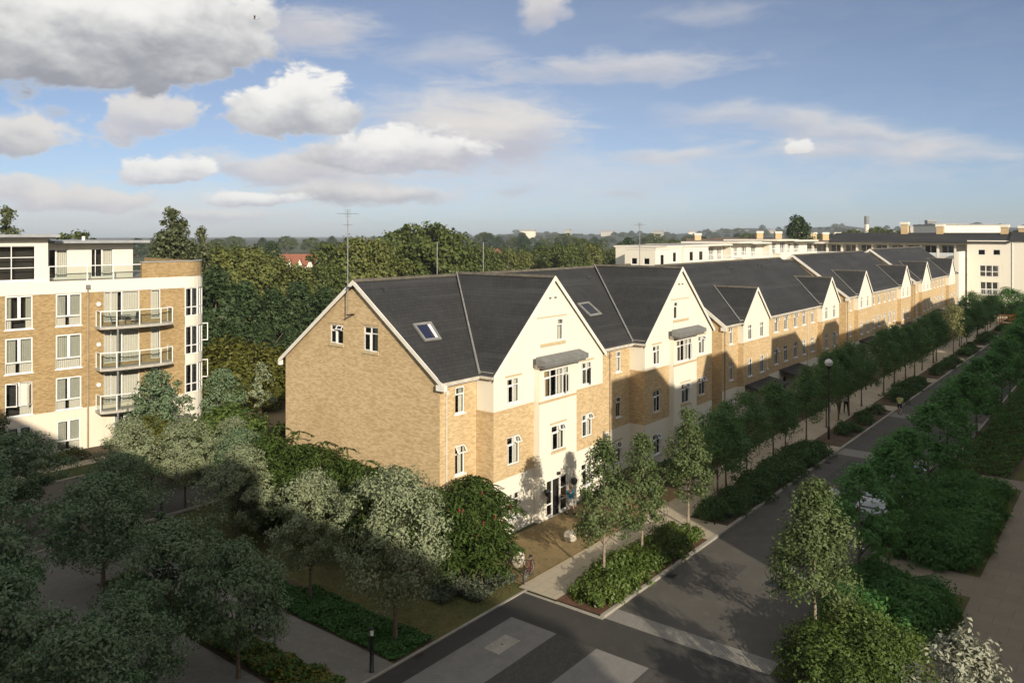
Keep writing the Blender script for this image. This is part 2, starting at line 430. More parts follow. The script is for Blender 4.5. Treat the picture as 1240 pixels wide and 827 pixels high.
principled(t, out, t.mix(t.noise(pos(t), 3.0, 3), (0.50, 0.36, 0.20), (0.40, 0.28, 0.15)), 0.9, 0, 0.1)
m, t, out = new_mat('blind_blue')
principled(t, out, (0.018, 0.024, 0.06), 0.7, 0, 0.2)

# --- ground surfaces
def ground_mat(name, c1, c2, c3, s1, s2, rough=0.9, bump=0.3, fine=30.0, speck=None):
    m, t, out = new_mat(name)
    P = pos(t)
    a = t.noise(P, s1, 5, 0.65)
    b_ = t.noise(P, s2, 4, 0.65)
    f = t.noise(P, fine, 2, 0.6)
    col = t.mix(t.step(a, 0.32, 0.68), c1, c2)
    col = t.mix(t.m('MULTIPLY', t.step(b_, 0.48, 0.72), 0.8), col, c3)
    col = t.mix(t.m('MULTIPLY', t.m('SUBTRACT', f, 0.5), 0.9), col, speck or tuple(x * 1.7 for x in c1))
    principled(t, out, col, rough, 0, 0.3, f, bump, 0.02)
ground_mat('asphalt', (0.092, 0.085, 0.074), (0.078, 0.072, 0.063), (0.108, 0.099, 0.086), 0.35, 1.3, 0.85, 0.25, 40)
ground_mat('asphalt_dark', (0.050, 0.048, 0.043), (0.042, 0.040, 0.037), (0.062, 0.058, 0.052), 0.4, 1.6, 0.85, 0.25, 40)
ground_mat('asphalt_patch', (0.070, 0.066, 0.059), (0.062, 0.058, 0.053), (0.08, 0.075, 0.067), 0.8, 2.0, 0.85, 0.25, 40)
ground_mat('granite', (0.20, 0.19, 0.175), (0.16, 0.155, 0.145), (0.235, 0.22, 0.20), 1.5, 6.0, 0.85, 0.4, 22, (0.33, 0.31, 0.28))
ground_mat('gravel', (0.20, 0.185, 0.16), (0.165, 0.155, 0.135), (0.23, 0.21, 0.18), 0.6, 3.0, 0.9, 0.4, 26)
ground_mat('kerb_stone', (0.34, 0.315, 0.27), (0.27, 0.25, 0.21), (0.38, 0.35, 0.30), 1.2, 5.0, 0.85, 0.2, 30)
ground_mat('mulch', (0.13, 0.065, 0.04), (0.09, 0.048, 0.03), (0.17, 0.09, 0.06), 2.0, 7.0, 0.95, 0.8, 22)
ground_mat('soil', (0.10, 0.07, 0.045), (0.075, 0.055, 0.035), (0.12, 0.085, 0.055), 1.0, 5.0, 0.95, 0.6, 20)
ground_mat('lawn_dry', (0.24, 0.17, 0.085), (0.20, 0.145, 0.07), (0.14, 0.125, 0.045), 0.5, 1.8, 0.95, 0.6, 18, (0.34, 0.25, 0.14))
ground_mat('lawn', (0.105, 0.10, 0.035), (0.075, 0.085, 0.025), (0.15, 0.12, 0.05), 0.45, 1.6, 0.95, 0.6, 18)
ground_mat('grass_green', (0.055, 0.075, 0.02), (0.04, 0.06, 0.015), (0.085, 0.09, 0.03), 0.5, 2.0, 0.95, 0.6, 18)
ground_mat('field', (0.06, 0.07, 0.025), (0.045, 0.055, 0.02), (0.09, 0.085, 0.04), 0.02, 0.1, 0.95, 0.3, 4)
ground_mat('far_hill', (0.030, 0.040, 0.026), (0.045, 0.055, 0.033), (0.075, 0.078, 0.055), 0.006, 0.02, 0.95, 0.3, 0.06)
def paving(name, c1, c2, mort, bw, bh, rot=False, mort_w=0.008, off=0.5):
    m, t, out = new_mat(name)
    P = pos(t)
    b = t.n('ShaderNodeTexBrick'); b.offset = off
    if rot:
        mp = t.n('ShaderNodeMapping'); mp.inputs['Rotation'].default_value = (0, 0, rad(90)); t.l(P, mp.inputs[0]); v = mp.outputs[0]
    else:
        v = P
    t.l(v, b.inputs['Vector'])
    for k, val in (('Scale', 1.0), ('Brick Width', bw), ('Row Height', bh), ('Mortar Size', mort_w)):
        b.inputs[k].default_value = val
    b.inputs['Color1'].default_value = (*c1, 1); b.inputs['Color2'].default_value = (*c2, 1); b.inputs['Mortar'].default_value = (*mort, 1)
    n = t.noise(P, 0.8, 5, 0.65)
    f = t.noise(P, 25, 2, 0.6)
    col = t.mix(t.m('MULTIPLY', t.step(n, 0.35, 0.75), 0.5), b.outputs['Color'], tuple(x * 0.75 for x in c1))
    col = t.mix(t.m('MULTIPLY', t.m('SUBTRACT', f, 0.5), 0.6), col, tuple(x * 1.6 for x in c1))
    principled(t, out, col, 0.88, 0, 0.3, b.outputs['Fac'], -0.3, 0.01)
paving('slabs', (0.42, 0.365, 0.275), (0.37, 0.325, 0.245), (0.21, 0.18, 0.13), 0.6, 0.6, off=0.5)
paving('slabs_grey', (0.27, 0.23, 0.175), (0.235, 0.20, 0.155), (0.17, 0.15, 0.12), 1.2, 0.9, rot=True, mort_w=0.012)
paving('setts', (0.085, 0.080, 0.070), (0.060, 0.057, 0.051), (0.038, 0.036, 0.033), 0.20, 0.10, mort_w=0.008)
paving('rumble', (0.26, 0.245, 0.215), (0.21, 0.20, 0.175), (0.14, 0.13, 0.115), 0.2, 0.1, mort_w=0.01)

# --- foliage: colour differs leaf by leaf, light passes through
def leaf(name, cols, back=None, trans=0.35, rough=0.55, spec=0.25):
    m, t, out = new_mat(name)
    ge = t.n('ShaderNodeNewGeometry')
    oi = t.n('ShaderNodeObjectInfo')
    r = t.m('FRACT', t.m('ADD', ge.outputs['Random Per Island'], t.m('MULTIPLY', oi.outputs['Random'], 0.37)))
    clump = t.noise(ge.outputs['Position'], 0.9, 2, 0.5)
    f = t.m('ADD', t.m('MULTIPLY', r, 0.6), t.m('MULTIPLY', t.step(clump, 0.3, 0.7), 0.4))
    n = len(cols)
    col = t.ramp(f, [(i / (n - 1), c) for i, c in enumerate(cols)])
    if back is not None:
        col = t.mix(ge.outputs['Backfacing'], col, back)
    p = t.n('ShaderNodeBsdfPrincipled')
    t.l(col, p.inputs['Base Color'])
    p.inputs['Roughness'].default_value = rough
    p.inputs['Specular IOR Level'].default_value = spec
    tl = t.n('ShaderNodeBsdfTranslucent')
    t.l(t.mix(0.5, col, (0.10, 0.13, 0.02), 'ADD') if back is None else col, tl.inputs[0])
    mxs = t.n('ShaderNodeMixShader'); mxs.inputs[0].default_value = trans
    t.l(p.outputs[0], mxs.inputs[1]); t.l(tl.outputs[0], mxs.inputs[2]); t.l(mxs.outputs[0], out.inputs[0])
leaf('leaf_street', [(0.055, 0.13, 0.038), (0.09, 0.18, 0.055), (0.135, 0.225, 0.08)], trans=0.35)
leaf('leaf_pear', [(0.06, 0.095, 0.03), (0.10, 0.14, 0.05), (0.155, 0.19, 0.085)], trans=0.25)
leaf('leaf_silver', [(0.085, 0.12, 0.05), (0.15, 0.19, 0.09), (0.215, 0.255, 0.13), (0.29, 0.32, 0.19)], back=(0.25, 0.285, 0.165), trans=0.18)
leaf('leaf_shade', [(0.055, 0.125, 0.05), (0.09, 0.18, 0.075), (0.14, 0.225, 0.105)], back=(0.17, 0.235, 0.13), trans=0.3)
leaf('leaf_park', [(0.055, 0.165, 0.04), (0.09, 0.23, 0.06), (0.14, 0.30, 0.10)], trans=0.4)
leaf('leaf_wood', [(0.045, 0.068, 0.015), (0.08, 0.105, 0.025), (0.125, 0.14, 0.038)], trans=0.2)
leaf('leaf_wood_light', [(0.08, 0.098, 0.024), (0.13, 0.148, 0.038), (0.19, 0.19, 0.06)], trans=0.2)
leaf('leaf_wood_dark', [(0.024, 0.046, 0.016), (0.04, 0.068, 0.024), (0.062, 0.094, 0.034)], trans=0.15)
leaf('leaf_olive', [(0.07, 0.08, 0.012), (0.11, 0.115, 0.02), (0.16, 0.15, 0.03)], trans=0.25)
leaf('leaf_poplar', [(0.065, 0.085, 0.03), (0.11, 0.13, 0.06), (0.18, 0.19, 0.11)], trans=0.2)
leaf('leaf_shrub', [(0.05, 0.085, 0.015), (0.085, 0.13, 0.025), (0.13, 0.175, 0.045)], trans=0.25, rough=0.4)
leaf('leaf_shrub_dark', [(0.045, 0.10, 0.028), (0.065, 0.13, 0.04), (0.095, 0.165, 0.055)], trans=0.3)
leaf('leaf_sumac', [(0.04, 0.075, 0.015), (0.065, 0.105, 0.022), (0.10, 0.14, 0.035)], trans=0.25)
leaf('leaf_ivy', [(0.03, 0.095, 0.018), (0.045, 0.125, 0.026), (0.07, 0.16, 0.04)], trans=0.15, rough=0.4)
leaf('leaf_yellow', [(0.07, 0.10, 0.015), (0.13, 0.14, 0.02), (0.22, 0.18, 0.03)], trans=0.25)
leaf('leaf_sage', [(0.09, 0.11, 0.07), (0.14, 0.165, 0.11), (0.20, 0.22, 0.16)], trans=0.2)
leaf('leaf_lime', [(0.16, 0.17, 0.06), (0.24, 0.24, 0.10), (0.32, 0.31, 0.15)], trans=0.25)
leaf('grass_blade', [(0.10, 0.095, 0.03), (0.15, 0.125, 0.05), (0.22, 0.17, 0.08)], trans=0.2)
leaf('leaf_bush', [(0.045, 0.08, 0.015), (0.075, 0.12, 0.025), (0.12, 0.165, 0.045)], trans=0.25, rough=0.45)
leaf('leaf_whitebeam', [(0.10, 0.13, 0.06), (0.18, 0.205, 0.12), (0.32, 0.33, 0.24)], back=(0.33, 0.34, 0.26), trans=0.18)
# ------------------------------------------------------------------ mesh building
class MB:
    """collects faces for ONE mesh object"""
    def __init__(s):
        s.v, s.f, s.mi, s.sm, s.mats = [], [], [], [], []
    def slot(s, m):
        if m not in s.mats:
            s.mats.append(m)
        return s.mats.index(m)
    def poly(s, pts, m, smooth=False):
        k = len(s.v)
        s.v += [tuple(p) for p in pts]
        s.f.append(tuple(range(k, k + len(pts)))); s.mi.append(s.slot(m)); s.sm.append(smooth)
    def faces(s, pts, fs, m, smooth=False):
        k = len(s.v); i = s.slot(m)
        s.v += [tuple(p) for p in pts]
        for f in fs:
            s.f.append(tuple(k + a for a in f)); s.mi.append(i); s.sm.append(smooth)
    def box(s, x0, y0, z0, x1, y1, z1, m):
        x0, x1 = min(x0, x1), max(x0, x1); y0, y1 = min(y0, y1), max(y0, y1); z0, z1 = min(z0, z1), max(z0, z1)
        p = [(x0, y0, z0), (x1, y0, z0), (x1, y1, z0), (x0, y1, z0), (x0, y0, z1), (x1, y0, z1), (x1, y1, z1), (x0, y1, z1)]
        s.faces(p, [(0, 3, 2, 1), (4, 5, 6, 7), (0, 1, 5, 4), (1, 2, 6, 5), (2, 3, 7, 6), (3, 0, 4, 7)], m)
    def prism(s, pts, vec, m, smooth=False):
        """closed solid: polygon pts swept along vec"""
        n = len(pts); vec = Vector(vec)
        a = [Vector(p) for p in pts]; b = [p + vec for p in a]
        nrm = Vector((0, 0, 0))
        for i in range(n):
            nrm += a[i].cross(a[(i + 1) % n])
        if nrm.dot(vec) > 0:
            a, b = b, a
        fs = [tuple(range(n)), tuple(range(2 * n - 1, n - 1, -1))]
        fs += [(i, n + i, n + (i + 1) % n, (i + 1) % n) for i in range(n)]
        s.faces(a + b, [tuple(f) for f in fs], m, smooth)
    def tube(s, pts, rs, m, n=8, cap=True, smooth=True):
        pts = [Vector(p) for p in pts]
        if not isinstance(rs, (list, tuple)):
            rs = [rs] * len(pts)
        rings = []
        ref = Vector((0.31, 0.17, 0.93)).normalized()
        for i, p in enumerate(pts):
            d = (pts[min(i + 1, len(pts) - 1)] - pts[max(i - 1, 0)]).normalized()
            a = d.cross(ref)
            if a.length < 0.05:
                a = d.cross(Vector((1, 0, 0)))
            a.normalize(); b = d.cross(a)
            rings.append([p + (a * math.cos(2 * math.pi * k / n) + b * math.sin(2 * math.pi * k / n)) * rs[i] for k in range(n)])
        vs = [q for r in rings for q in r]
        fs = []
        for i in range(len(pts) - 1):
            for k in range(n):
                fs.append((i * n + k, i * n + (k + 1) % n, (i + 1) * n + (k + 1) % n, (i + 1) * n + k))
        s.faces(vs, fs, m, smooth)
        if cap:
            k0 = len(vs)
            s.faces(rings[0], [tuple(range(n - 1, -1, -1))], m); s.faces(rings[-1], [tuple(range(n))], m)
    def lathe(s, prof, m, n=16, c=(0, 0, 0), smooth=True):
        vs, fs = [], []
        for r, z in prof:
            for k in range(n):
                a = 2 * math.pi * k / n
                vs.append((c[0] + r * math.cos(a), c[1] + r * math.sin(a), c[2] + z))
        for i in range(len(prof) - 1):
            for k in range(n):
                fs.append((i * n + k, i * n + (k + 1) % n, (i + 1) * n + (k + 1) % n, (i + 1) * n + k))
        s.faces(vs, fs, m, smooth)
    def torus(s, c, axis, R, r, m, n=28, k=8):
        c = Vector(c); ax = Vector(axis).normalized()
        a = ax.orthogonal().normalized(); b = ax.cross(a)
        vs, fs = [], []
        for i in range(n):
            t = 2 * math.pi * i / n
            d = a * math.cos(t) + b * math.sin(t)
            for j in range(k):
                q = 2 * math.pi * j / k
                vs.append(c + d * (R + r * math.cos(q)) + ax * r * math.sin(q))
        for i in range(n):
            for j in range(k):
                fs.append((i * k + j, ((i + 1) % n) * k + j, ((i + 1) % n) * k + (j + 1) % k, i * k + (j + 1) % k))
        s.faces(vs, fs, m, True)
    def mesh(s, name):
        me = bpy.data.meshes.new(name)
        me.from_pydata(s.v, [], s.f)
        for mm in s.mats:
            me.materials.append(M[mm])
        me.polygons.foreach_set('material_index', s.mi)
        me.polygons.foreach_set('use_smooth', s.sm)
        me.update()
        return me
    def build(s, name, parent=None):
        """vertices are in the parent's own space"""
        return link(name, s.mesh(name), parent)

def link(name, data, parent=None, loc=None, rz=None, scale=None):
    o = bpy.data.objects.new(name, data)
    COL.objects.link(o)
    if parent is not None:
        o.parent = parent
    if loc is not None:
        o.location = loc
    if rz is not None:
        o.rotation_euler = (0, 0, rz)
    if scale is not None:
        o.scale = scale if isinstance(scale, (tuple, list)) else (scale,) * 3
    return o
def tag(o, label=None, cat=None, group=None, kind=None):
    if label: o['label'] = label
    if cat: o['category'] = cat
    if group: o['group'] = group
    if kind: o['kind'] = kind
    return o
def thing(name, label, cat, loc=(0, 0, 0), rz=0.0, group=None, scale=None):
    return tag(link(name, None, None, loc, rz, scale), label, cat, group)
def copy_tree(o, parent=None, kids=None):
    if kids is None:
        kids = {}
        for q in bpy.data.objects:
            if q.parent is not None:
                kids.setdefault(q.parent.name, []).append(q)
    c = o.copy(); COL.objects.link(c)
    if parent is not None:
        c.parent = parent
    for ch in kids.get(o.name, []):
        copy_tree(ch, c, kids)
    return c
def structure(name, mb):
    return tag(mb.build(name), kind='structure')
def rect(mb, x0, y0, x1, y1, z, m):
    mb.poly([(x0, y0, z), (x1, y0, z), (x1, y1, z), (x0, y1, z)], m)
ORD = ['nearest', 'second', 'third', 'fourth', 'fifth', 'sixth', 'seventh', 'eighth', 'ninth', 'tenth', 'eleventh', 'twelfth', 'thirteenth',
       'fourteenth', 'fifteenth', 'sixteenth', 'seventeenth', 'eighteenth', 'nineteenth', 'twentieth', 'twenty-first', 'twenty-second',
       'twenty-third', 'twenty-fourth', 'twenty-fifth', 'twenty-sixth', 'twenty-seventh', 'twenty-eighth', 'twenty-ninth', 'thirtieth']

# ------------------------------------------------------------------ walls with real openings
def wall(mb, outline, holes, frame, m, reveal=0.13, rm=None, back=False):
    """outline and holes in wall coordinates (a along, z up); frame(a, d, z) -> point, d = depth inwards"""
    bm = bmesh.new()
    loops = [outline] + [[(a0, z0), (a1, z0), (a1, z1), (a0, z1)] for (a0, z0, a1, z1) in holes]
    ed = []
    for lp in loops:
        vs = [bm.verts.new((a, z, 0)) for a, z in lp]
        ed += [bm.edges.new((vs[i], vs[(i + 1) % len(vs)])) for i in range(len(vs))]
    bmesh.ops.triangle_fill(bm, edges=ed, use_beauty=True, use_dissolve=False)
    bm.verts.index_update()
    pts = [frame(v.co.x, 0, v.co.y) for v in bm.verts]
    out = (Vector(frame(0, -1, 0)) - Vector(frame(0, 0, 0)))
    fs = []
    for f in bm.faces:
        ix = [v.index for v in f.verts]
        a, b, c = (Vector(pts[i]) for i in ix[:3])
        if (b - a).cross(c - a).dot(out) < 0:
            ix.reverse()
        fs.append(tuple(ix))
    mb.faces(pts, fs, m)
    bm.free()
    for (a0, z0, a1, z1) in holes:
        q = [(a0, z0), (a1, z0), (a1, z1), (a0, z1)]
        for i in range(4):
            (p0, w0), (p1, w1) = q[i], q[(i + 1) % 4]
            mb.poly([frame(p0, 0, w0), frame(p1, 0, w1), frame(p1, reveal, w1), frame(p0, reveal, w0)], rm or m)

WIN = {}
def window_meshes(w, h, style, cur):
    """frame, pane, curtain meshes: x along the wall, y inwards, z up from the sill, origin bottom centre"""
    key = (round(w, 2), round(h, 2), style, cur)
    if key in WIN:
        return WIN[key]
    f, p, c = MB(), MB(), MB()
    y0, y1 = 0.05, 0.115
    b = 0.055
    x0, x1 = -w / 2, w / 2
    FM = 'upvc'
    f.box(x0, y0, 0, x1, y1, b, FM); f.box(x0, y0, h - b, x1, y1, h, FM)
    f.box(x0, y0, b, x0 + b, y1, h - b, FM); f.box(x1 - b, y0, b, x1, y1, h - b, FM)
    def vbar(x, a, e, t=0.05):
        f.box(x - t / 2, y0 - 0.012, a, x + t / 2, y1 - 0.004, e, FM)
    def hbar(z, a, e, t=0.05):
        f.box(a, y0 - 0.008, z - t / 2, e, y1 - 0.008, z + t / 2, FM)
    def sash(a, e, zb, zt, ang=0.0, t=0.045, side=None):
        """a sash hung at its top edge (ang > 0) or its side, swung outwards"""
        ca, sa = math.cos(ang), math.sin(ang)
        def T(x, z):
            if side is None:
                return (x, y0 - 0.02 - sa * (zt - z), zt - ca * (zt - z))
            pv = a if side == 'l' else e
            return (pv + (x - pv) * ca, y0 - 0.02 - sa * abs(x - pv), z)
        for (xa, za, xb, zb2) in ((a, zb, e, zb + t), (a, zt - t, e, zt), (a, zb + t, a + t, zt - t), (e - t, zb + t, e, zt - t)):
            q = [Vector(T(xa, za)), Vector(T(xb, za)), Vector(T(xb, zb2)), Vector(T(xa, zb2))]
            f.prism(q, (q[1] - q[0]).cross(q[3] - q[0]).normalized() * 0.03, FM)
        p.poly([T(a + t, zb + t), T(e - t, zb + t), T(e - t, zt - t), T(a + t, zt - t)], 'glass')
    yp = 0.085
    def pane(a, zb, e, zt):
        p.poly([(a, yp, zb), (e, yp, zb), (e, yp, zt), (a, yp, zt)], 'glass')
    if style.startswith('two'):                      # two lights, small top lights
        zt = h * 0.73
        vbar(0, b, h - b); hbar(zt, x0 + b, x1 - b)
        opening = style.endswith('_open')
        pane(x0 + b, b, 0, zt); pane(0, b, x1 - b, zt); pane(x0 + b, zt, 0, h - b)
        sash(x0 + b, -0.025, b, zt - 0.02)
        if opening:
            sash(0.02, x1 - b * 0.5, zt, h - b * 0.5, 0.62)
        elif style.endswith('_side'):
            pane(0, zt, x1 - b, h - b)
            sash(0.02, x1 - b * 0.5, b * 0.5, zt, 0.5, side='r')
        else:
            pane(0, zt, x1 - b, h - b)
    elif style.startswith('one'):                    # one light and a top light
        zt = h * 0.70
        hbar(zt, x0 + b, x1 - b)
        pane(x0 + b, b, x1 - b, zt)
        if style.endswith('_open'):
            sash(x0 + b * 0.5, x1 - b * 0.5, zt, h - b * 0.5, 0.62)
        else:
            pane(x0 + b, zt, x1 - b, h - b); sash(x0 + b * 0.6, x1 - b * 0.6, zt + 0.02, h - b * 0.6)
    elif style == 'four':                            # four lights under four top lights
        zt = h * 0.74
        for k in (1, 2, 3):
            vbar(x0 + w * k / 4, b, h - b)
        hbar(zt, x0 + b, x1 - b)
        pane(x0 + b, b, x1 - b, zt); pane(x0 + b, zt, x1 - b, h - b)
        sash(x0 + b, x0 + w / 4 - 0.03, b, zt - 0.02); sash(x1 - w / 4 + 0.03, x1 - b, b, zt - 0.02, 0.28, side='r')
    elif style.startswith('flat'):                   # tall two-light flats window, low transom
        zt = h * 0.30
        vbar(0, zt, h - b, 0.10); hbar(zt, x0 + b, x1 - b, 0.07)
        pane(x0 + b, b, x1 - b, zt)
        if style.endswith('_open'):
            sash(x0 + b, -0.05, zt + 0.02, h - b * 0.5, 0.7, side='l'); sash(0.05, x1 - b, zt + 0.02, h - b * 0.5, 0.9, side='r')
        else:
            pane(x0 + b, zt, x1 - b, h - b)
            sash(x0 + b, -0.05, zt + 0.03, h - b); sash(0.05, x1 - b, zt + 0.03, h - b)
    elif style == 'slide':                           # sliding doors
        vbar(0, b, h - b, 0.09); vbar(x0 + w * 0.2, b, h - b, 0.05)
        pane(x0 + b, b, x1 - b, h - b)
    elif style == 'plain':
        pane(x0 + b, b, x1 - b, h - b)
    elif style == 'triple':
        zt = h * 0.45
        vbar(-w / 6, b, h - b, 0.16); vbar(w / 6, b, h - b, 0.16); hbar(zt, x0 + b, x1 - b, 0.12)
        vbar(x0 + 0.11, b, h - b, 0.10); vbar(x1 - 0.11, b, h - b, 0.10)
        pane(x0 + b, b, x1 - b, h - b)
    elif style == 'studio':
        hbar(h * 0.36, x0 + b, x1 - b); hbar(h * 0.66, x0 + b, x1 - b)
        for k in (1, 2):
            vbar(x0 + w * k / 3, b, h - b)
        pane(x0 + b, b, x1 - b, h - b)
    # the room behind: dark lining, pleated curtains
    e = 0.04
    bx0, bx1, d0, d1 = x0 - e, x1 + e, 0.135, 0.9
    R = 'room_dark'
    c.poly([(bx0, d1, -e), (bx1, d1, -e), (bx1, d1, h + e), (bx0, d1, h + e)], R)
    for q in ([(bx0, d0, -e), (bx0, d1, -e), (bx0, d1, h + e), (bx0, d0, h + e)], [(bx1, d0, -e), (bx1, d1, -e), (bx1, d1, h + e), (bx1, d0, h + e)],
              [(bx0, d0, -e), (bx1, d0, -e), (bx1, d1, -e), (bx0, d1, -e)], [(bx0, d0, h + e), (bx1, d0, h + e), (bx1, d1, h + e), (bx0, d1, h + e)]):
        c.poly(q, R)
    def drape(a, e2, zb, zt, mm, y=0.24):
        n = max(4, int((e2 - a) / 0.06))
        pts = [(a + (e2 - a) * i / n, y + 0.025 * ((i % 2) * 2 - 1)) for i in range(n + 1)]
        for i in range(n):
            (xa, ya), (xb, yb) = pts[i], pts[i + 1]
            c.poly([(xa, ya, zb), (xb, yb, zb), (xb, yb, zt), (xa, ya, zt)], mm)
    if cur == 1:
        drape(x0, x0 + w * 0.26, 0, h, 'curtain'); drape(x1 - w * 0.24, x1, 0, h, 'curtain')
    elif cur == 2:
        drape(x0, x1, 0, h, 'curtain', 0.3 if style != 'triple' else 0.17)
    elif cur == 3:
        drape(x0, x0 + w * 0.36, 0, h, 'curtain_tan'); drape(x1 - w * 0.36, x1, 0, h, 'curtain')
    elif cur == 4:
        drape(x1 - w * 0.45, x1, 0, h, 'curtain')
    elif cur == 5:
        drape(x0, x0 + w * 0.42, 0, h, 'curtain'); drape(x1 - w * 0.46, x1, 0, h, 'curtain')
    WIN[key] = (f.mesh('window'), p.mesh('pane'), c.mesh('curtain'))
    return WIN[key]
SILL = {}
def add_window(parent, p, rz, w, h, style='two', cur=1, sill=None, lintel=None, name='window'):
    """p = bottom centre of the opening, in the parent's space"""
    f, pn, cu = window_meshes(w, h, style, cur)
    o = link(name, f, parent, p, rz)
    link('pane', pn, o); link('curtain', cu, o)
    if sill or lintel:
        k = (round(w, 2), round(h, 2), sill, lintel)
        if k not in SILL:
            a, b = (MB(), MB())
            if sill:
                a.box(-w / 2 - 0.07, -0.06, -0.13 if sill == 'stone_sill' else -0.07, w / 2 + 0.07, 0.045, 0.004, sill)
            if lintel:
                b.box(-w / 2 - 0.16, -0.035, h + 0.10, w / 2 + 0.16, -0.003, h + 0.19, lintel)
            SILL[k] = (a.mesh('sill') if sill else None, b.mesh('lintel') if lintel else None)
        if SILL[k][0]: link('sill', SILL[k][0], o)
        if SILL[k][1]: link('lintel', SILL[k][1], o)
    return o
# ------------------------------------------------------------------ the long terrace of four blocks
YR, YG, YB, YBACK, YRIDGE = 27.0, 25.87, 25.5, 39.25, 33.12
ZE, KM = 8.35, 0.732                               # eave height, main roof slope
ZR = ZE + KM * (YRIDGE - 26.7)

class Off:
    """builds parts in world coordinates under an empty that stands at loc"""
    def __init__(s, root):
        s.root = root; s.o = Vector(root.location)
    def build(s, name, mb, parent=None):
        mb.v = [tuple(Vector(p) - s.o) for p in mb.v]
        return mb.build(name, parent or s.root)
    def win(s, p, rz, *a, **k):
        return add_window(s.root, Vector(p) - s.o, rz, *a, **k)
def front(y):
    return lambda a, d, z: (a, y + d, z)
def endw(x):
    return lambda a, d, z: (x + d, a, z)
def slab(mb, pts, t, m):
    mb.prism(pts, (0, 0, -t), m)
def bar_between(mb, p, q, w, h, m, side=(0, 0, 1)):
    """board from p to q: w along the horizontal normal, h downwards"""
    p, q = Vector(p), Vector(q)
    d = (q - p); hn = Vector((0, 0, 1)).cross(d).normalized()
    mb.prism([p, q, q + hn * w, p + hn * w], (0, 0, -h), m)

def main_roof(B, x0, x1, zo=0.0, verge0=True, front_drop=0.0, y_eave=26.7, kf=KM):
    r = MB()
    zr = ZR + zo - front_drop
    ze = zr - kf * (YRIDGE - y_eave)
    slab(r, [(x0, y_eave, ze), (x1, y_eave, ze), (x1, YRIDGE, zr), (x0, YRIDGE, zr)], 0.16, 'slate')
    yb = 2 * YRIDGE - 26.7
    slab(r, [(x1, yb, ZE + zo), (x0, yb, ZE + zo), (x0, YRIDGE, zr), (x1, YRIDGE, zr)], 0.16, 'slate')
    o = B.build('roof', r)
    c = MB()
    for i in range(int((x1 - x0) / 0.45)):
        xa = x0 + i * 0.45
        c.prism([(xa, YRIDGE - 0.17, zr - 0.075), (xa, YRIDGE + 0.17, zr - 0.075), (xa, YRIDGE + 0.08, zr + 0.07), (xa, YRIDGE - 0.08, zr + 0.07)], (0.44, 0, 0), 'ridge_tile')
    B.build('ridge', c, None)
    return o
def gable_roof(B, cx, hw, yf, za, zo=0.0):
    """roof over a front gable: ridge runs back into the main slope"""
    r = MB()
    ze = ZE + zo
    yb = min(26.7 + (za - ZE - zo) / KM, YRIDGE)
    for sg in (-1, 1):
        q = [(cx, yf, za), (cx, yb, za), (cx + sg * hw, 26.7, ze), (cx + sg * hw, yf, ze)]
        slab(r, q if sg < 0 else q[::-1], 0.13, 'slate')
    B.build('gable_roof', r)
    c = MB()
    c.prism([(cx - 0.14, yf + 0.03, za - 0.06), (cx + 0.14, yf + 0.03, za - 0.06), (cx, yf + 0.03, za + 0.08)], (0, yb - yf - 0.05, 0), 'ridge_tile')
    B.build('ridge', c)
    v = MB()
    for sg in (-1, 1):
        a, b = Vector((cx + sg * hw, 26.72, ze + 0.02)), Vector((cx, yb, za + 0.01))
        up = Vector((-sg * 0.02, -0.02, 0.05))
        v.tube([a + up, b + up], [0.075, 0.05], 'flashing', 6)
    B.build('valley', v)
    g_ = MB()
    for sg in (-1, 1):
        p, q = (cx + sg * (hw + 0.02), yf - 0.03, ze - 0.02), (cx, yf - 0.03, za + 0.0)
        g_.prism([(p[0], yf - 0.03, p[2] + 0.03), (q[0], yf - 0.03, q[2] + 0.05), (q[0], yf - 0.03, q[2] - 0.21), (p[0], yf - 0.03, p[2] - 0.24)], (0, 0.05, 0), 'barge')
    # short gutters along the sides of the projection
    for sg in (-1, 1):
        g_.box(cx + sg * (hw - 0.02), yf + 0.05, ze - 0.15, cx + sg * (hw + 0.1), 26.6, ze - 0.03, 'gutter')
    B.build('bargeboard', g_)
def gutter(B, runs, zo=0.0):
    for (xa, xb, y) in runs:
        g_ = MB()
        g_.box(xa, y - 0.11, ZE + zo - 0.17, xb, y - 0.0, ZE + zo - 0.045, 'gutter')
        g_.box(xa, y + 0.002, ZE + zo - 0.24, xb, y + 0.06, ZE + zo - 0.06, 'upvc')
        B.build('gutter', g_)
def downpipe(B, x, y, z0, z1, m='pipe_white'):
    d = MB()
    d.tube([(x, y - 0.05, z0), (x, y - 0.05, z1 - 0.25), (x, y - 0.22, z1)], 0.04, m, 8)
    d.box(x - 0.09, y - 0.13, z1 - 0.62, x + 0.09, y - 0.004, z1 - 0.42, m)
    for z in np.arange(z0 + 1.0, z1 - 0.8, 1.8):
        d.box(x - 0.06, y - 0.1, z, x + 0.06, y - 0.002, z + 0.05, m)
    B.build('downpipe', d)
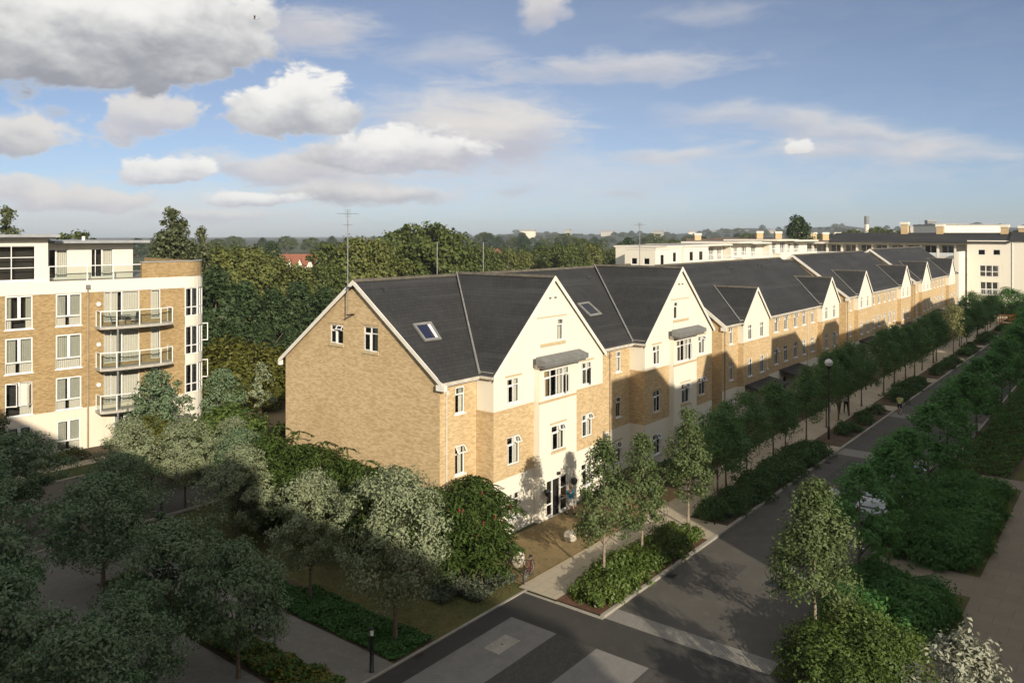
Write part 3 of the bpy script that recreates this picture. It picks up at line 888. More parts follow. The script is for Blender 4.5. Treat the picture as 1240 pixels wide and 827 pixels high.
def roof_window(B, corners, blind=True):
    """four points on the slope, clockwise from the top left"""
    c = [Vector(p) for p in corners]
    n = (c[1] - c[0]).cross(c[3] - c[0]).normalized()
    if n.z < 0: n = -n
    mid = sum(c, Vector()) / 4
    f = MB()
    for i in range(4):
        a, b = c[i], c[(i + 1) % 4]
        a2, b2 = a.lerp(mid, 0.22), b.lerp(mid, 0.22)
        f.prism([a + n * 0.02, b + n * 0.02, b2 + n * 0.02, a2 + n * 0.02], n * 0.09, 'flashing')
    o = B.build('roof_window', f)
    p = MB()
    q = [x.lerp(mid, 0.2) + n * 0.05 for x in c]
    p.poly(q, 'car_glass')
    B.build('pane', p, o).location = (0, 0, 0)
    if not blind:
        return o
    s = MB()
    q2 = [q[0].lerp(q[1], 0.1), q[0].lerp(q[1], 0.72), q[3].lerp(q[2], 0.62), q[3].lerp(q[2], 0.1)]
    s.prism([x + n * 0.006 for x in q2], n * 0.004, 'blind_blue')
    s.prism([q[1] + n * 0.006, q[2] + n * 0.006, q[2].lerp(q[3], 0.2) + n * 0.006, q[1].lerp(q[0], 0.2) + n * 0.006], n * 0.01, 'upvc')
    B.build('blind', s, o)
    return o
def on_slope(u, v):
    """where a sight line meets the front slope of the main roof"""
    x, z = (u - 620) / FPX, (284 - v) / FPX
    d = Vector((math.cos(YAW) + x * math.sin(YAW), math.sin(YAW) - x * math.cos(YAW), z))
    t = (ZE - KM * 26.7 - CAM_H) / (d.z - KM * d.y)
    return Vector((0, 0, CAM_H)) + d * t
def vents(B, xs, zo=0.0):
    m_ = MB()
    for x, dz in xs:
        z = ZR + zo - dz; y = YRIDGE - dz / KM
        m_.prism([(x - 0.16, y - 0.14, z - 0.10 + 0.02), (x + 0.16, y - 0.14, z - 0.10 + 0.02), (x + 0.16, y - 0.14, z + 0.08), (x - 0.16, y - 0.14, z + 0.08)], (0, 0.2, 0.05), 'canopy_dark')
    B.build('roof_vent', m_)

# ---------------- block one: two tall white gables, brick gable end
t1 = thing('apartment_block', 'nearest terrace block with blank brick gable end and two tall white gables', 'building', (28.63, 27, 0), group='terrace blocks along the street')
B = Off(t1)
X0, X1 = 28.63, 57.5
bw, rw = MB(), MB()
endz = ZE + KM * 0.3 - 0.03
wall(bw, [(27, 0), (YBACK, 0), (YBACK, endz), (YRIDGE, ZR - 0.12), (27, endz)], [(34.17, 9.53, 35.23, 10.56), (31.40, 9.35, 32.50, 10.65)], endw(X0), 'brick_stock')
for (yc, zb, h, st, cu) in ((34.70, 9.53, 1.03, 'two_open', 1), (31.95, 9.35, 1.30, 'two', 4)):
    B.win((X0, yc, zb), -math.pi / 2, 1.06 if yc > 34 else 1.10, h, st, cu, 'stone_sill', 'stone_sill')
# recess beside the corner
hl = [(29.74, z0, 30.46, z1) for z0, z1 in ((0.62, 2.0), (3.5, 4.95), (6.55, 7.9))]
wall(bw, [(X0, 0), (31.37, 0), (31.37, 8.5), (X0, 8.5)], hl, front(YR), 'brick_stock')
for i, (a0, z0, a1, z1) in enumerate(hl):
    B.win((30.1, YR, z0), 0, 0.72, z1 - z0, ('one', 'one_open', 'one')[i], (1, 4, 3)[i], 'upvc')
ZS1, ZS0 = 6.45, 2.95
def big_gable(cx, idx):
    xl, xr = cx - 5.2, cx + 5.2
    za = 13.16
    ks = (za - ZE) / 5.35
    # left return
    wall(bw, [(YG, ZS0 if idx else 0), (YR, ZS0 if idx else 0), (YR, ZS1), (YG, ZS1)], [], endw(xl), 'brick_stock')
    wall(rw, [(YG, ZS1), (YR, ZS1), (YR, 8.5), (YG, 8.5)], [], endw(xl), 'render_cream')
    if idx: wall(rw, [(YG, 0), (YR, 0), (YR, ZS0), (YG, ZS0)], [], endw(xl), 'render_pale')
    # right return (faces away from the camera)
    rw.poly([(xr, YR, 0), (xr, YR, 8.5), (xr, YG, 8.5), (xr, YG, 0)], 'brick_stock')
    bl, br = cx - 1.79, cx + 1.79
    lw, rw_ = (xl + 1.11, xl + 2.15), (xr - 2.33, xr - 1.17)
    top = lambda x: za - 0.10 - ks * abs(x - cx)
    up = [(lw[0], 6.72, lw[1], 8.02), (rw_[0], 6.66, rw_[1], 7.98)]
    aw = (cx + 0.40, 9.58, cx + 1.02, 10.80) if not idx else (cx - 1.05, 9.58, cx - 0.45, 10.80)
    wall(rw, [(xl, ZS1), (bl, ZS1), (bl, 8.45), (br, 8.45), (br, ZS1), (xr, ZS1), (xr, top(xr)), (cx, top(cx)), (xl, top(xl))],
         up + [aw], front(YG), 'render_cream')
    mid = [(lw[0], 3.54, lw[1], 5.0)], [(rw_[0], 3.6, rw_[1], 4.93)]
    wall(bw, [(xl, ZS0), (bl, ZS0), (bl, ZS1), (xl, ZS1)], mid[0], front(YG), 'brick_stock')
    wall(bw, [(br, ZS0), (xr, ZS0), (xr, ZS1), (br, ZS1)], mid[1], front(YG), 'brick_stock')
    gd = [(lw[0], 0.7, lw[1], 2.05)], [(rw_[0], 0.7, rw_[1], 2.05)]
    wall(rw, [(xl, 0), (bl, 0), (bl, ZS0), (xl, ZS0)], gd[0], front(YG), 'render_cream')
    wall(rw, [(br, 0), (xr, 0), (xr, ZS0), (br, ZS0)], gd[1], front(YG), 'render_cream')
    # bay
    bh = [(cx - 1.36, 6.63, cx + 1.10, 8.12), (cx - 0.66, 3.62, cx + 0.60, 5.0), (cx - 1.12, 0.02, cx + 0.92, 2.12)]
    wall(rw, [(bl, 0), (br, 0), (br, 8.5), (bl, 8.5)], bh, front(YB), 'render_cream')
    for x, s_ in ((bl, 1), (br, -1)):
        q = [(x, YB, 0), (x, YG, 0), (x, YG, 8.5), (x, YB, 8.5)]
        rw.poly(q if s_ < 0 else q[::-1], 'render_cream')
    # windows
    st = [('two', 3), ('two_side', 5), ('two_open', 1), ('two_open', 5), ('two', 2), ('two', 1)] if not idx else \
         [('two', 3), ('two_open', 5), ('two', 2), ('two_open', 4), ('two_open', 5), ('two', 1)]
    for (h_, (s_, c_)) in zip(up + mid[0] + mid[1] + gd[0] + gd[1], st):
        a0, z0, a1, z1 = h_
        white = z0 > 6 or z0 < 2
        B.win(((a0 + a1) / 2, YG, z0), 0, a1 - a0, z1 - z0, s_, c_, 'upvc' if white else 'stone_sill', 'stone_sill' if z0 > 2 else None)
    a0, z0, a1, z1 = aw
    B.win(((a0 + a1) / 2, YG, z0), 0, a1 - a0, z1 - z0, 'one', 4 if not idx else 2)
    a0, z0, a1, z1 = bh[0]
    B.win(((a0 + a1) / 2, YB, z0), 0, a1 - a0, z1 - z0, 'four', 3, 'upvc')
    a0, z0, a1, z1 = bh[1]
    B.win(((a0 + a1) / 2, YB, z0), 0, a1 - a0, z1 - z0, 'two_open', 5 if idx else 1, 'stone_sill', 'stone_sill')
    # trim: long attic sill and lintel line, storey band
    for bx in ((cx - 1.2, YG - 0.07, 9.36, cx + 1.15, YG - 0.002, 9.52, 'stone_sill'), (cx - 1.5, YG - 0.025, 10.93, cx + 1.35, YG - 0.002, 10.99, 'stone_sill'),
               (xl - 0.03, YG - 0.03, ZS1 - 0.06, bl - 0.03, YG - 0.002, ZS1 + 0.06, 'brick_band'), (br + 0.03, YG - 0.03, ZS1 - 0.06, xr + 0.02, YG - 0.002, ZS1 + 0.06, 'brick_band'),
               (xl - 0.03, YG - 0.002, ZS1 - 0.06, xl - 0.002, YR - 0.03, ZS1 + 0.06, 'brick_band'), (bl - 0.03, YB - 0.03, ZS1 - 0.06, br + 0.03, YB - 0.002, ZS1 + 0.06, 'brick_band')):
        q = MB(); q.box(*bx); B.build('string_course', q)
    for k in (-0.35, 0.15):
        q = MB(); q.tube([(cx + k, YG - 0.12, 12.0), (cx + k, YG + 0.01, 12.0)], 0.05, 'lead', 8); B.build('vent_pipe', q)
    cpy = MB()
    for k in (0, 1):
        xa = cx - 2.1 + k * 2.1; xb = xa + 2.08
        cpy.prism([(xa, YB - 0.002, 8.50), (xa, YB - 0.62, 8.50), (xa, YB - 0.64, 8.76), (xa, YB - 0.002, 8.96)], (xb - xa, 0, 0), 'lead')
    cpy.box(cx - 2.0, YB - 0.5, 8.38, cx + 2.0, YB - 0.003, 8.495, 'lead')
    B.build('bay_canopy', cpy)
    # entrance: glazed double doors with side lights
    a0, z0, a1, z1 = bh[2]
    e = MB()
    y = YB + 0.06
    e.box(a0, y, z0, a0 + 0.07, y + 0.07, z1, 'upvc'); e.box(a1 - 0.07, y, z0, a1, y + 0.07, z1, 'upvc'); e.box(a0 + 0.07, y, z1 - 0.07, a1 - 0.07, y + 0.07, z1, 'upvc')
    for x in (a0 + 0.56, a0 + 1.32):
        e.box(x, y, z0, x + 0.07, y + 0.07, z1 - 0.07, 'upvc')
    for (xa, xb) in ((a0 + 0.07, a0 + 0.56), (a0 + 1.39, a1 - 0.07)):
        for z in (z0, 0.75, 1.40):
            e.box(xa, y + 0.005, z, xb, y + 0.06, z + (0.2 if z < 0.1 else 0.07), 'upvc')
    d = B.build('entrance', e)
    e = MB()
    e.box(a0 - 0.03, y + 0.5, z0 - 0.02, a1 + 0.03, y + 0.55, z1 + 0.03, 'room_dark')
    e.box(a0 + 0.64, y + 0.2, z0, a0 + 1.30, y + 0.24, z1 - 0.08, 'door_dark')
    B.build('door', e, d)
    e = MB()
    for (xa, xb) in ((a0 + 0.07, a0 + 0.56), (a0 + 1.39, a1 - 0.07)):
        e.poly([(xa, y + 0.03, z0), (xb, y + 0.03, z0), (xb, y + 0.03, z1), (xa, y + 0.03, z1)], 'glass')
    B.build('pane', e, d)
    e = MB()
    for x in (a0 - 0.28, a1 + 0.28):
        e.lathe([(0.0, 1.42), (0.10, 1.45), (0.17, 1.60), (0.19, 1.72), (0.12, 1.80), (0.0, 1.82)], 'black_metal', 12, (x, YB - 0.24, 0))
        e.tube([(x, YB - 0.24, 1.82), (x, YB - 0.24, 2.02), (x, YB, 2.04)], 0.012, 'black_metal', 6)
    e.box((a0 + a1) / 2 - 0.1, YB - 0.14, 2.28, (a0 + a1) / 2 + 0.1, YB - 0.003, 2.42, 'black_metal')
    B.build('wall_lamp', e, d)
    gable_roof(B, cx, 5.35, YG - 0.16, za)
big_gable(36.58, 0)
big_gable(52.22, 1)
# recess between the gables
hl = [(45.22, z0, 45.88, z1) for z0, z1 in ((0.62, 2.0), (3.6, 4.95), (6.55, 7.92))]
for part, m_, za_, zb_ in ((bw, 'brick_stock', ZS0, 8.5), (rw, 'render_pale', 0, ZS0)):
    wall(part, [(41.78, za_), (47.02, za_), (47.02, zb_), (41.78, zb_)], [h for h in hl if za_ <= h[1] < zb_], front(YR), m_)
for i, (a0, z0, a1, z1) in enumerate(hl):
    B.win((45.55, YR, z0), 0, 0.66, z1 - z0, ('one_open', 'one', 'one')[i], (4, 1, 4)[i], 'upvc', 'stone_sill' if i == 0 else None)
# set-back link to the next block
wall(bw, [(57.42, ZS0), (61.9, ZS0), (61.9, 8.6), (57.42, 8.6)], [], front(28.25), 'brick_stock')
wall(rw, [(57.42, 0), (61.9, 0), (61.9, ZS0), (57.42, ZS0)], [], front(28.25), 'render_pale')
bw.poly([(X0, YBACK, 0), (X0, YBACK, 8.5), (61.9, YBACK, 8.5), (61.9, YBACK, 0)], 'brick_stock')
bw.poly([(61.9, YBACK, 0), (61.9, YBACK, 8.5), (61.9, YRIDGE, 12.2), (61.9, 28.25, 8.6), (61.9, 28.25, 0)], 'brick_stock')
bw.poly([(57.44, YR, 0), (57.44, YR, 8.5), (57.44, 28.25, 8.5), (57.44, 28.25, 0)], 'brick_stock')
B.build('brick_wall', bw); B.build('render_wall', rw)
main_roof(B, X0 - 0.22, 57.75)
main_roof(B, 57.75, 61.95, 0, False, 0.32, 27.85, 0.79)
gutter(B, [(X0 - 0.18, 31.25, 26.7), (41.93, 46.87, 26.7)])
bb = MB()
for sg in (-1, 1):
    ye = YRIDGE + sg * 6.5
    p = [(X0 - 0.24, ye, ZE - 0.06), (X0 - 0.24, YRIDGE, ZR + 0.03), (X0 - 0.24, YRIDGE, ZR - 0.23), (X0 - 0.24, ye, ZE - 0.30)]
    bb.prism(p, (0.05, 0, 0), 'barge')
    bb.box(X0 - 0.235, ye - 0.12, ZE - 0.42, X0 - 0.002, ye + 0.42 if sg < 0 else ye + 0.05, ZE - 0.14, 'barge')
B.build('bargeboard', bb)
for x, z0 in ((29.08, 0.1), (44.4, 0.1)):
    downpipe(B, x, YR, z0, ZE - 0.1, 'pipe_white' if x < 40 else 'pipe_brown')
roof_window(B, [on_slope(*p) for p in ((499, 393.5), (521, 391), (534, 412), (514, 414.5))])
roof_window(B, [on_slope(*p) for p in ((698.5, 368.5), (712, 366.5), (728.5, 381.5), (714.5, 384))], False)
vents(B, [(30.0, 0.55), (45.5, 0.75), (49.9, 0.75)])

# ---------------- blocks two to four: small white gables, canopied doors
def small_block(x0, zo, label, last=False):
    root = thing('apartment_block', label, 'building', (x0, 27, 0), group='terrace blocks along the street')
    B = Off(root)
    bw, rw = MB(), MB()
    zs1, zs0 = 6.58 + zo, 2.95 + zo
    ze = ZE + zo
    top = ze + 0.18
    L = 34.4
    wall(bw, [(27, 0), (YBACK, 0), (YBACK, endz + zo), (YRIDGE, ZR + zo - 0.12), (27, endz + zo)], [], endw(x0), 'brick_stock')
    def face(xa, xb, wins, y=YR, cream_top=False, styles=None):
        if cream_top:
            wall(bw, [(xa, zs0), (xb, zs0), (xb, zs1), (xa, zs1)], [w for w in wins if w[1] < zs1 and w[1] > zs0], front(y), 'brick_stock')
        else:
            wall(bw, [(xa, zs0), (xb, zs0), (xb, top), (xa, top)], [w for w in wins if w[1] > zs0], front(y), 'brick_stock')
        wall(rw, [(xa, 0), (xb, 0), (xb, zs0), (xa, zs0)], [w for w in wins if w[1] < zs0], front(y), 'render_pale')
        for i, (a0, z0, a1, z1) in enumerate(wins):
            st = 'two' if a1 - a0 > 0.7 else 'plain'
            if st == 'two' and random.random() < 0.28: st = 'two_open'
            B.win(((a0 + a1) / 2, y, z0), 0, a1 - a0, z1 - z0, st, random.choice((1, 5, 4, 3, 2)), 'upvc', None)
    def rows(c, w, ground=True):
        r = [(c - w / 2, 3.64 + zo, c + w / 2, 5.14 + zo), (c - w / 2, 6.58 + zo + 0.04, c + w / 2, 8.04 + zo)]
        if ground: r.append((c - w / 2, 0.75 + zo, c + w / 2, 2.15 + zo))
        return r
    face(x0, x0 + 3.2, rows(x0 + 1.85, 0.82))
    face(x0 + 9.0, x0 + 24.2, sum((rows(x0 + c, 1.08, g) for c, g in ((12.2, True), (14.75, False), (17.5, False), (20.0, True), (22.7, True))), []))
    for gx, k in ((3.2, 0), (24.2, 1)):
        xl, xr, cx = x0 + gx, x0 + gx + 5.8, x0 + gx + 2.9
        za = ze + 2.76
        ks = (za - ze) / 3.05
        y = 26.5
        slit = [(xr - 0.42, 3.75 + zo, xr - 0.14, 5.2 + zo)] if k == 0 else []
        w4 = [rows(cx - 1.45, 1.02, False), rows(cx + 1.25, 1.02, False)]
        face(xl, xr, [w4[0][0], w4[1][0]] + slit, y, True)
        up = [w4[0][1], w4[1][1]]
        up = [(a, b + 0.12, c, d) for a, b, c, d in up]
        wall(rw, [(xl, zs1), (xr, zs1), (xr, za - 0.1 - ks * 2.9), (cx, za - 0.1), (xl, za - 0.1 - ks * 2.9)], up, front(y), 'render_cream')
        for a0, z0, a1, z1 in up:
            B.win(((a0 + a1) / 2, y, z0), 0, a1 - a0, z1 - z0, 'two', random.choice((1, 3, 4)), 'upvc')
        wall(bw, [(y, zs0), (YR, zs0), (YR, zs1), (y, zs1)], [], endw(xl), 'brick_stock')
        wall(rw, [(y, zs1), (YR, zs1), (YR, top), (y, top)], [], endw(xl), 'render_cream')
        wall(rw, [(y, 0), (YR, 0), (YR, zs0), (y, zs0)], [], endw(xl), 'render_pale')
        bw.poly([(xr, YR, 0), (xr, YR, top), (xr, y, top), (xr, y, 0)], 'brick_stock')
        tr_ = MB()
        tr_.box(xl - 0.02, y - 0.025, zs1 - 0.06, xr + 0.02, y - 0.002, zs1 + 0.05, 'brick_band')
        B.build('string_course', tr_)
        gable_roof(B, cx, 3.05, y - 0.14, za, zo)
    # set-back link
    if not last:
        wall(bw, [(x0 + 30.0, zs0), (x0 + L, zs0), (x0 + L, 8.5), (x0 + 30.0, 8.5)], [], front(28.25), 'brick_stock')
        wall(rw, [(x0 + 30.0, 0), (x0 + L, 0), (x0 + L, zs0), (x0 + 30.0, zs0)], [], front(28.25), 'render_pale')
        bw.poly([(x0 + 30.02, YR, 0), (x0 + 30.02, YR, top), (x0 + 30.02, 28.25, top), (x0 + 30.02, 28.25, 0)], 'brick_stock')
    else:
        face(x0 + 30.0, x0 + L, rows(x0 + 32.0, 0.9))
    xe = x0 + L
    bw.poly([(xe, YBACK, 0), (xe, YBACK, 8.5), (xe, YRIDGE, 12.3), (xe, 28.25, 8.6), (xe, 28.25, 0)], 'brick_stock')
    bw.poly([(x0, YBACK, 0), (x0, YBACK, 8.5), (xe, YBACK, 8.5), (xe, YBACK, 0)], 'brick_stock')
    B.build('brick_wall', bw); B.build('render_wall', rw)
    main_roof(B, x0 - 0.15, x0 + 30.3 if not last else xe + 0.2, zo)
    if not last: main_roof(B, x0 + 30.3, xe + 0.02, zo, False, 0.32, 27.85, 0.79)
    gutter(B, [(x0 - 0.1, x0 + 2.98, 26.7), (x0 + 9.2, x0 + 24.0, 26.7)], zo)
    bb = MB()
    for sg in (-1, 1):
        ye = YRIDGE + sg * 6.5
        bb.prism([(x0 - 0.17, ye, ze - 0.02), (x0 - 0.17, YRIDGE, ZR + zo + 0.09), (x0 - 0.17, YRIDGE, ZR + zo - 0.24), (x0 - 0.17, ye, ze - 0.34)], (0.10, 0, 0), 'barge')
    bb.box(x0 - 0.165, 26.55, ze - 0.46, x0 - 0.002, 27.05, ze - 0.16, 'barge')
    B.build('bargeboard', bb)
    for dx in (0.45, 9.35, 20.95):
        downpipe(B, x0 + dx, YR, 0.1, ze - 0.1, 'pipe_white' if dx > 1 else 'pipe_brown')
    vents(B, [(x0 + 13.5 + k, 0.6 + 0.28 * j) for k in (0, 0.5, 1.0) for j in (0, 1)] + [(x0 + 21.5 + k, 0.6 + 0.28 * j) for k in (0, 0.5, 1.0) for j in (0, 1)], zo)
    # canopied entrances
    for dx, y, w in ((3.5, 26.5, 5.6), (13.0, YR, 5.4), (24.4, 26.5, 5.4)):
        xa, xb = x0 + dx, x0 + dx + w
        p = MB()
        p.prism([(xa, y - 0.004, 3.02 + zo), (xa, y - 1.75, 2.66 + zo), (xa, y - 1.75, 2.50 + zo), (xa, y - 0.004, 2.82 + zo)], (w, 0, 0), 'canopy_dark')
        for k in range(int(w / 0.6) + 1):
            x = xa + 0.02 + k * 0.6
            if x + 0.05 < xb:
                p.prism([(x, y - 0.01, 3.035 + zo), (x, y - 1.74, 2.675 + zo), (x, y - 1.74, 2.72 + zo), (x, y - 0.01, 3.08 + zo)], (0.04, 0, 0), 'canopy_dark')
        c = B.build('porch_canopy', p)
        for x in (xa + 0.45, xb - 0.55):
            q = MB(); q.box(x, y - 1.5, 0, x + 0.14, y - 1.36, 2.56 + zo, 'upvc')
            q.box(x - 0.03, y - 1.53, 0, x + 0.17, y - 1.33, 0.22, 'render_pale')
            B.build('post', q, c)
        for x in (xa + 1.9, xa + 3.4):
            q = MB(); q.box(x, y - 1.0, 0, x + 0.15, y - 0.004, 2.68 + zo, 'render_pale'); B.build('porch_wall', q, c)
        for x in (xa + 0.7, xa + 2.25, xa + 3.8):
            q = MB(); q.box(x, y - 0.06, 0.02, x + 0.9, y - 0.003, 2.1, 'upvc'); q.box(x + 0.1, y - 0.075, 0.15, x + 0.8, y - 0.061, 2.0, 'door_dark')
            B.build('door', q, c)
    return root
small_block(61.9, -0.22, 'second terrace block from the near brick gable end, its ridge the lowest')
small_block(96.3, 0.0, 'third terrace block from the near brick gable end, between two white roof verges')
small_block(130.7, 0.18, 'farthest terrace block, beside the tall cream building at the street end', last=True)

# aerials on the ridge
def aerial(label, p, top, kind='yagi', bracket=None):
    a = MB()
    h = top - p[2]
    a.tube([(0, 0, 0), (0, 0, h)], 0.03, 'grey_metal', 6)
    if kind == 'yagi':
        for z in (h - 0.15, h - 0.75, h - 1.9):
            if z < 0.5: continue
            s_ = 0.55 if z > h - 0.5 else 0.16
            a.tube([(-s_, 0.1, z), (s_, -0.1, z)], 0.012, 'grey_metal', 5)
            for k in np.linspace(-s_, s_, 6):
                a.tube([(k, -0.18 - 0.2 * k, z), (k, 0.18 - 0.2 * k, z)], 0.008, 'grey_metal', 4)
        for z in np.linspace(h - 0.3, h + 0.05, 4):
            a.tube([(0, -0.25, z), (0, 0.25, z)], 0.008, 'grey_metal', 4)
    if bracket:
        for z in bracket:
            a.box(-0.05, -0.06, z, 0.42, 0.06, z + 0.06, 'black_metal')
    o = a.build('tv_aerial'); o.location = p
    tag(o, label, 'aerial')
aerial('tall tv aerial mast bracketed to the apex of the near brick gable', (28.22, 33.30, 11.15), 16.75, bracket=(0.05, 1.5))
aerial('bare pole behind the ridge left of the first white gable, nearer the brick gable end', (35.3, 33.5, 12.7), 15.05, 'pole')
aerial('bare pole behind the ridge, just behind the first white gable', (39.6, 33.5, 12.7), 15.0, 'pole')
aerial('tv aerial behind the roof ridge near the second white gable', (60.0, 33.5, 12.3), 16.45)
# ------------------------------------------------------------------ the gold brick flats on the left (own space: x along the front, y inwards)
FL = thing('block_of_flats', 'gold brick flats with balconies, white window frames and a set-back penthouse', 'building', (25.49, 60.54, 0), rad(-6.9))
bw, rw = MB(), MB()
fr0 = lambda a, d, z: (a, d, z)
XW = -16.0
ZB0, ZB1, ZC1 = 2.98, 11.30, 12.18
levels = ((8.97, 11.33), (5.94, 8.38), (2.86, 5.33))
cols_ = (-12.9, -9.6, -6.2, -2.95, 0.17)
bh, rh = [], []
for c in cols_:
    for z0, z1 in levels[:2]:
        bh.append((c - 0.84, z0, c + 0.84, min(z1, ZB1 - 0.02)))
    bh.append((c - 0.84, 3.02, c + 0.84, 5.33))
    rh.append((c - 0.78, 0.12, c + 0.78, 2.28))
doors = []
for z0, z1 in ((9.05, ZB1 - 0.02), (6.0, 8.38), (3.02, 5.33)):
    doors.append((2.53, z0, 5.06, z1)); doors.append((5.90, z0, 6.62, z1))
# side windows of the round corner are built into the curve
wall(bw, [(XW, ZB0), (8.5, ZB0), (8.5, ZB1), (XW, ZB1)], bh + doors, fr0, 'brick_gold')
wall(rw, [(XW, 0), (8.5, 0), (8.5, ZB0), (XW, ZB0)], rh + [(3.2, 0.1, 4.8, 2.2)], fr0, 'render_base')
rw.poly([(XW, -0.05, ZB1), (8.5, -0.05, ZB1), (8.5, -0.05, ZC1), (XW, -0.05, ZC1)], 'render_cream')
rw.poly([(XW, -0.05, ZB1), (XW, 0, ZB1), (8.5, 0, ZB1), (8.5, -0.05, ZB1)], 'render_cream')
rw.poly([(XW, -0.05, ZC1), (8.5, -0.05, ZC1), (8.5, 0.5, ZC1), (XW, 0.5, ZC1)], 'render_cream')
k = 0
for (a0, z0, a1, z1) in bh:
    st = 'flat'
    cu = (5, 2, 5, 4, 5)[k % 5]
    if a0 < -3 and a0 > -5 and z0 < 4: st = 'flat_open'; cu = 4
    if a0 < -3 and a0 > -5 and z0 > 8: cu = 1
    if a0 > -1: cu = (5, 2, 5)[k % 3]
    add_window(FL, ((a0 + a1) / 2, 0, z0), 0, a1 - a0, z1 - z0, st, cu, 'upvc'); k += 1
for (a0, z0, a1, z1) in rh + [(3.2, 0.1, 4.8, 2.2)]:
    add_window(FL, ((a0 + a1) / 2, 0, z0), 0, a1 - a0, z1 - z0, 'flat', 5)
for i, (a0, z0, a1, z1) in enumerate(doors):
    add_window(FL, ((a0 + a1) / 2, 0, z0), 0, a1 - a0, z1 - z0, 'slide' if a1 - a0 > 1 else 'plain', 2 if i else 5, None, None, 'balcony_door' if a1 - a0 > 1 else 'window')
# the rounded corner: alternating bays of window and white spandrel
R_ = 2.1
arc = [(8.5 + R_ * math.sin(t), R_ - R_ * math.cos(t)) for t in np.linspace(0, math.pi / 2, 9)]
def arc_wall(mb, z0, z1, m, off=0.0):
    pr = [(8.5 + (R_ + off) * math.sin(t), R_ - (R_ + off) * math.cos(t)) for t in np.linspace(0, math.pi / 2, 9)]
    for (a, b) in zip(pr[:-1], pr[1:]):
        mb.poly([(*a, z0), (*b, z0), (*b, z1), (*a, z1)], m)
    mb.poly([(*a, z1) for a in pr] + [(8.5, R_, z1)], m)
    mb.poly([(8.5, R_, z0)] + [(*a, z0) for a in pr[::-1]], m)
spans = [(0, ZB0), (5.25, 6.02), (8.26, 9.05), (11.28, ZC1)]
for z0, z1 in spans:
    arc_wall(rw, z0, z1, 'render_cream', 0.05)
arc_wall(bw, ZC1 + 0.02, 13.36, 'brick_gold', 0.0)
bw.poly([(5.25, 0, ZC1), (8.5, 0, ZC1), (8.5, 0, 13.36), (5.25, 0, 13.36)], 'brick_gold')
bw.poly([(5.25, 0, ZC1), (5.25, 0, 13.36), (5.25, 0.35, 13.36), (5.25, 0.35, ZC1)], 'brick_gold')
bw.poly([(5.25, 0, 13.36), (8.5, 0, 13.36), (8.5, 0.35, 13.36), (5.25, 0.35, 13.36)], 'stone_sill')
XE = 8.5 + R_
bw.poly([(XE, R_, 0), (XE, 14, 0), (XE, 14, 13.36), (XE, R_, 13.36)], 'brick_gold')
bw.poly([(XE, 14, 0), (XW, 14, 0), (XW, 14, 12.2), (XE, 14, 12.2)], 'brick_gold')
bw.poly([(XW, 14, 0), (XW, 0, 0), (XW, 0, 12.2), (XW, 14, 12.2)], 'brick_gold')
bw.build('brick_wall', FL); rw.build('render_wall', FL)
cop = MB()
pr = [(8.5 + (R_ + 0.06) * math.sin(t), R_ - (R_ + 0.06) * math.cos(t)) for t in np.linspace(0, math.pi / 2, 9)]
pi_ = [(8.5 + (R_ - 0.3) * math.sin(t), R_ - (R_ - 0.3) * math.cos(t)) for t in np.linspace(0, math.pi / 2, 9)]
for i in range(8):
    cop.prism([(*pr[i], 13.365), (*pr[i + 1], 13.365), (*pi_[i + 1], 13.365), (*pi_[i], 13.365)], (0, 0, 0.07), 'roof_edge')
cop.box(5.2, -0.06, 13.365, 8.49, 0.36, 13.435, 'roof_edge')
cop.build('coping', FL)
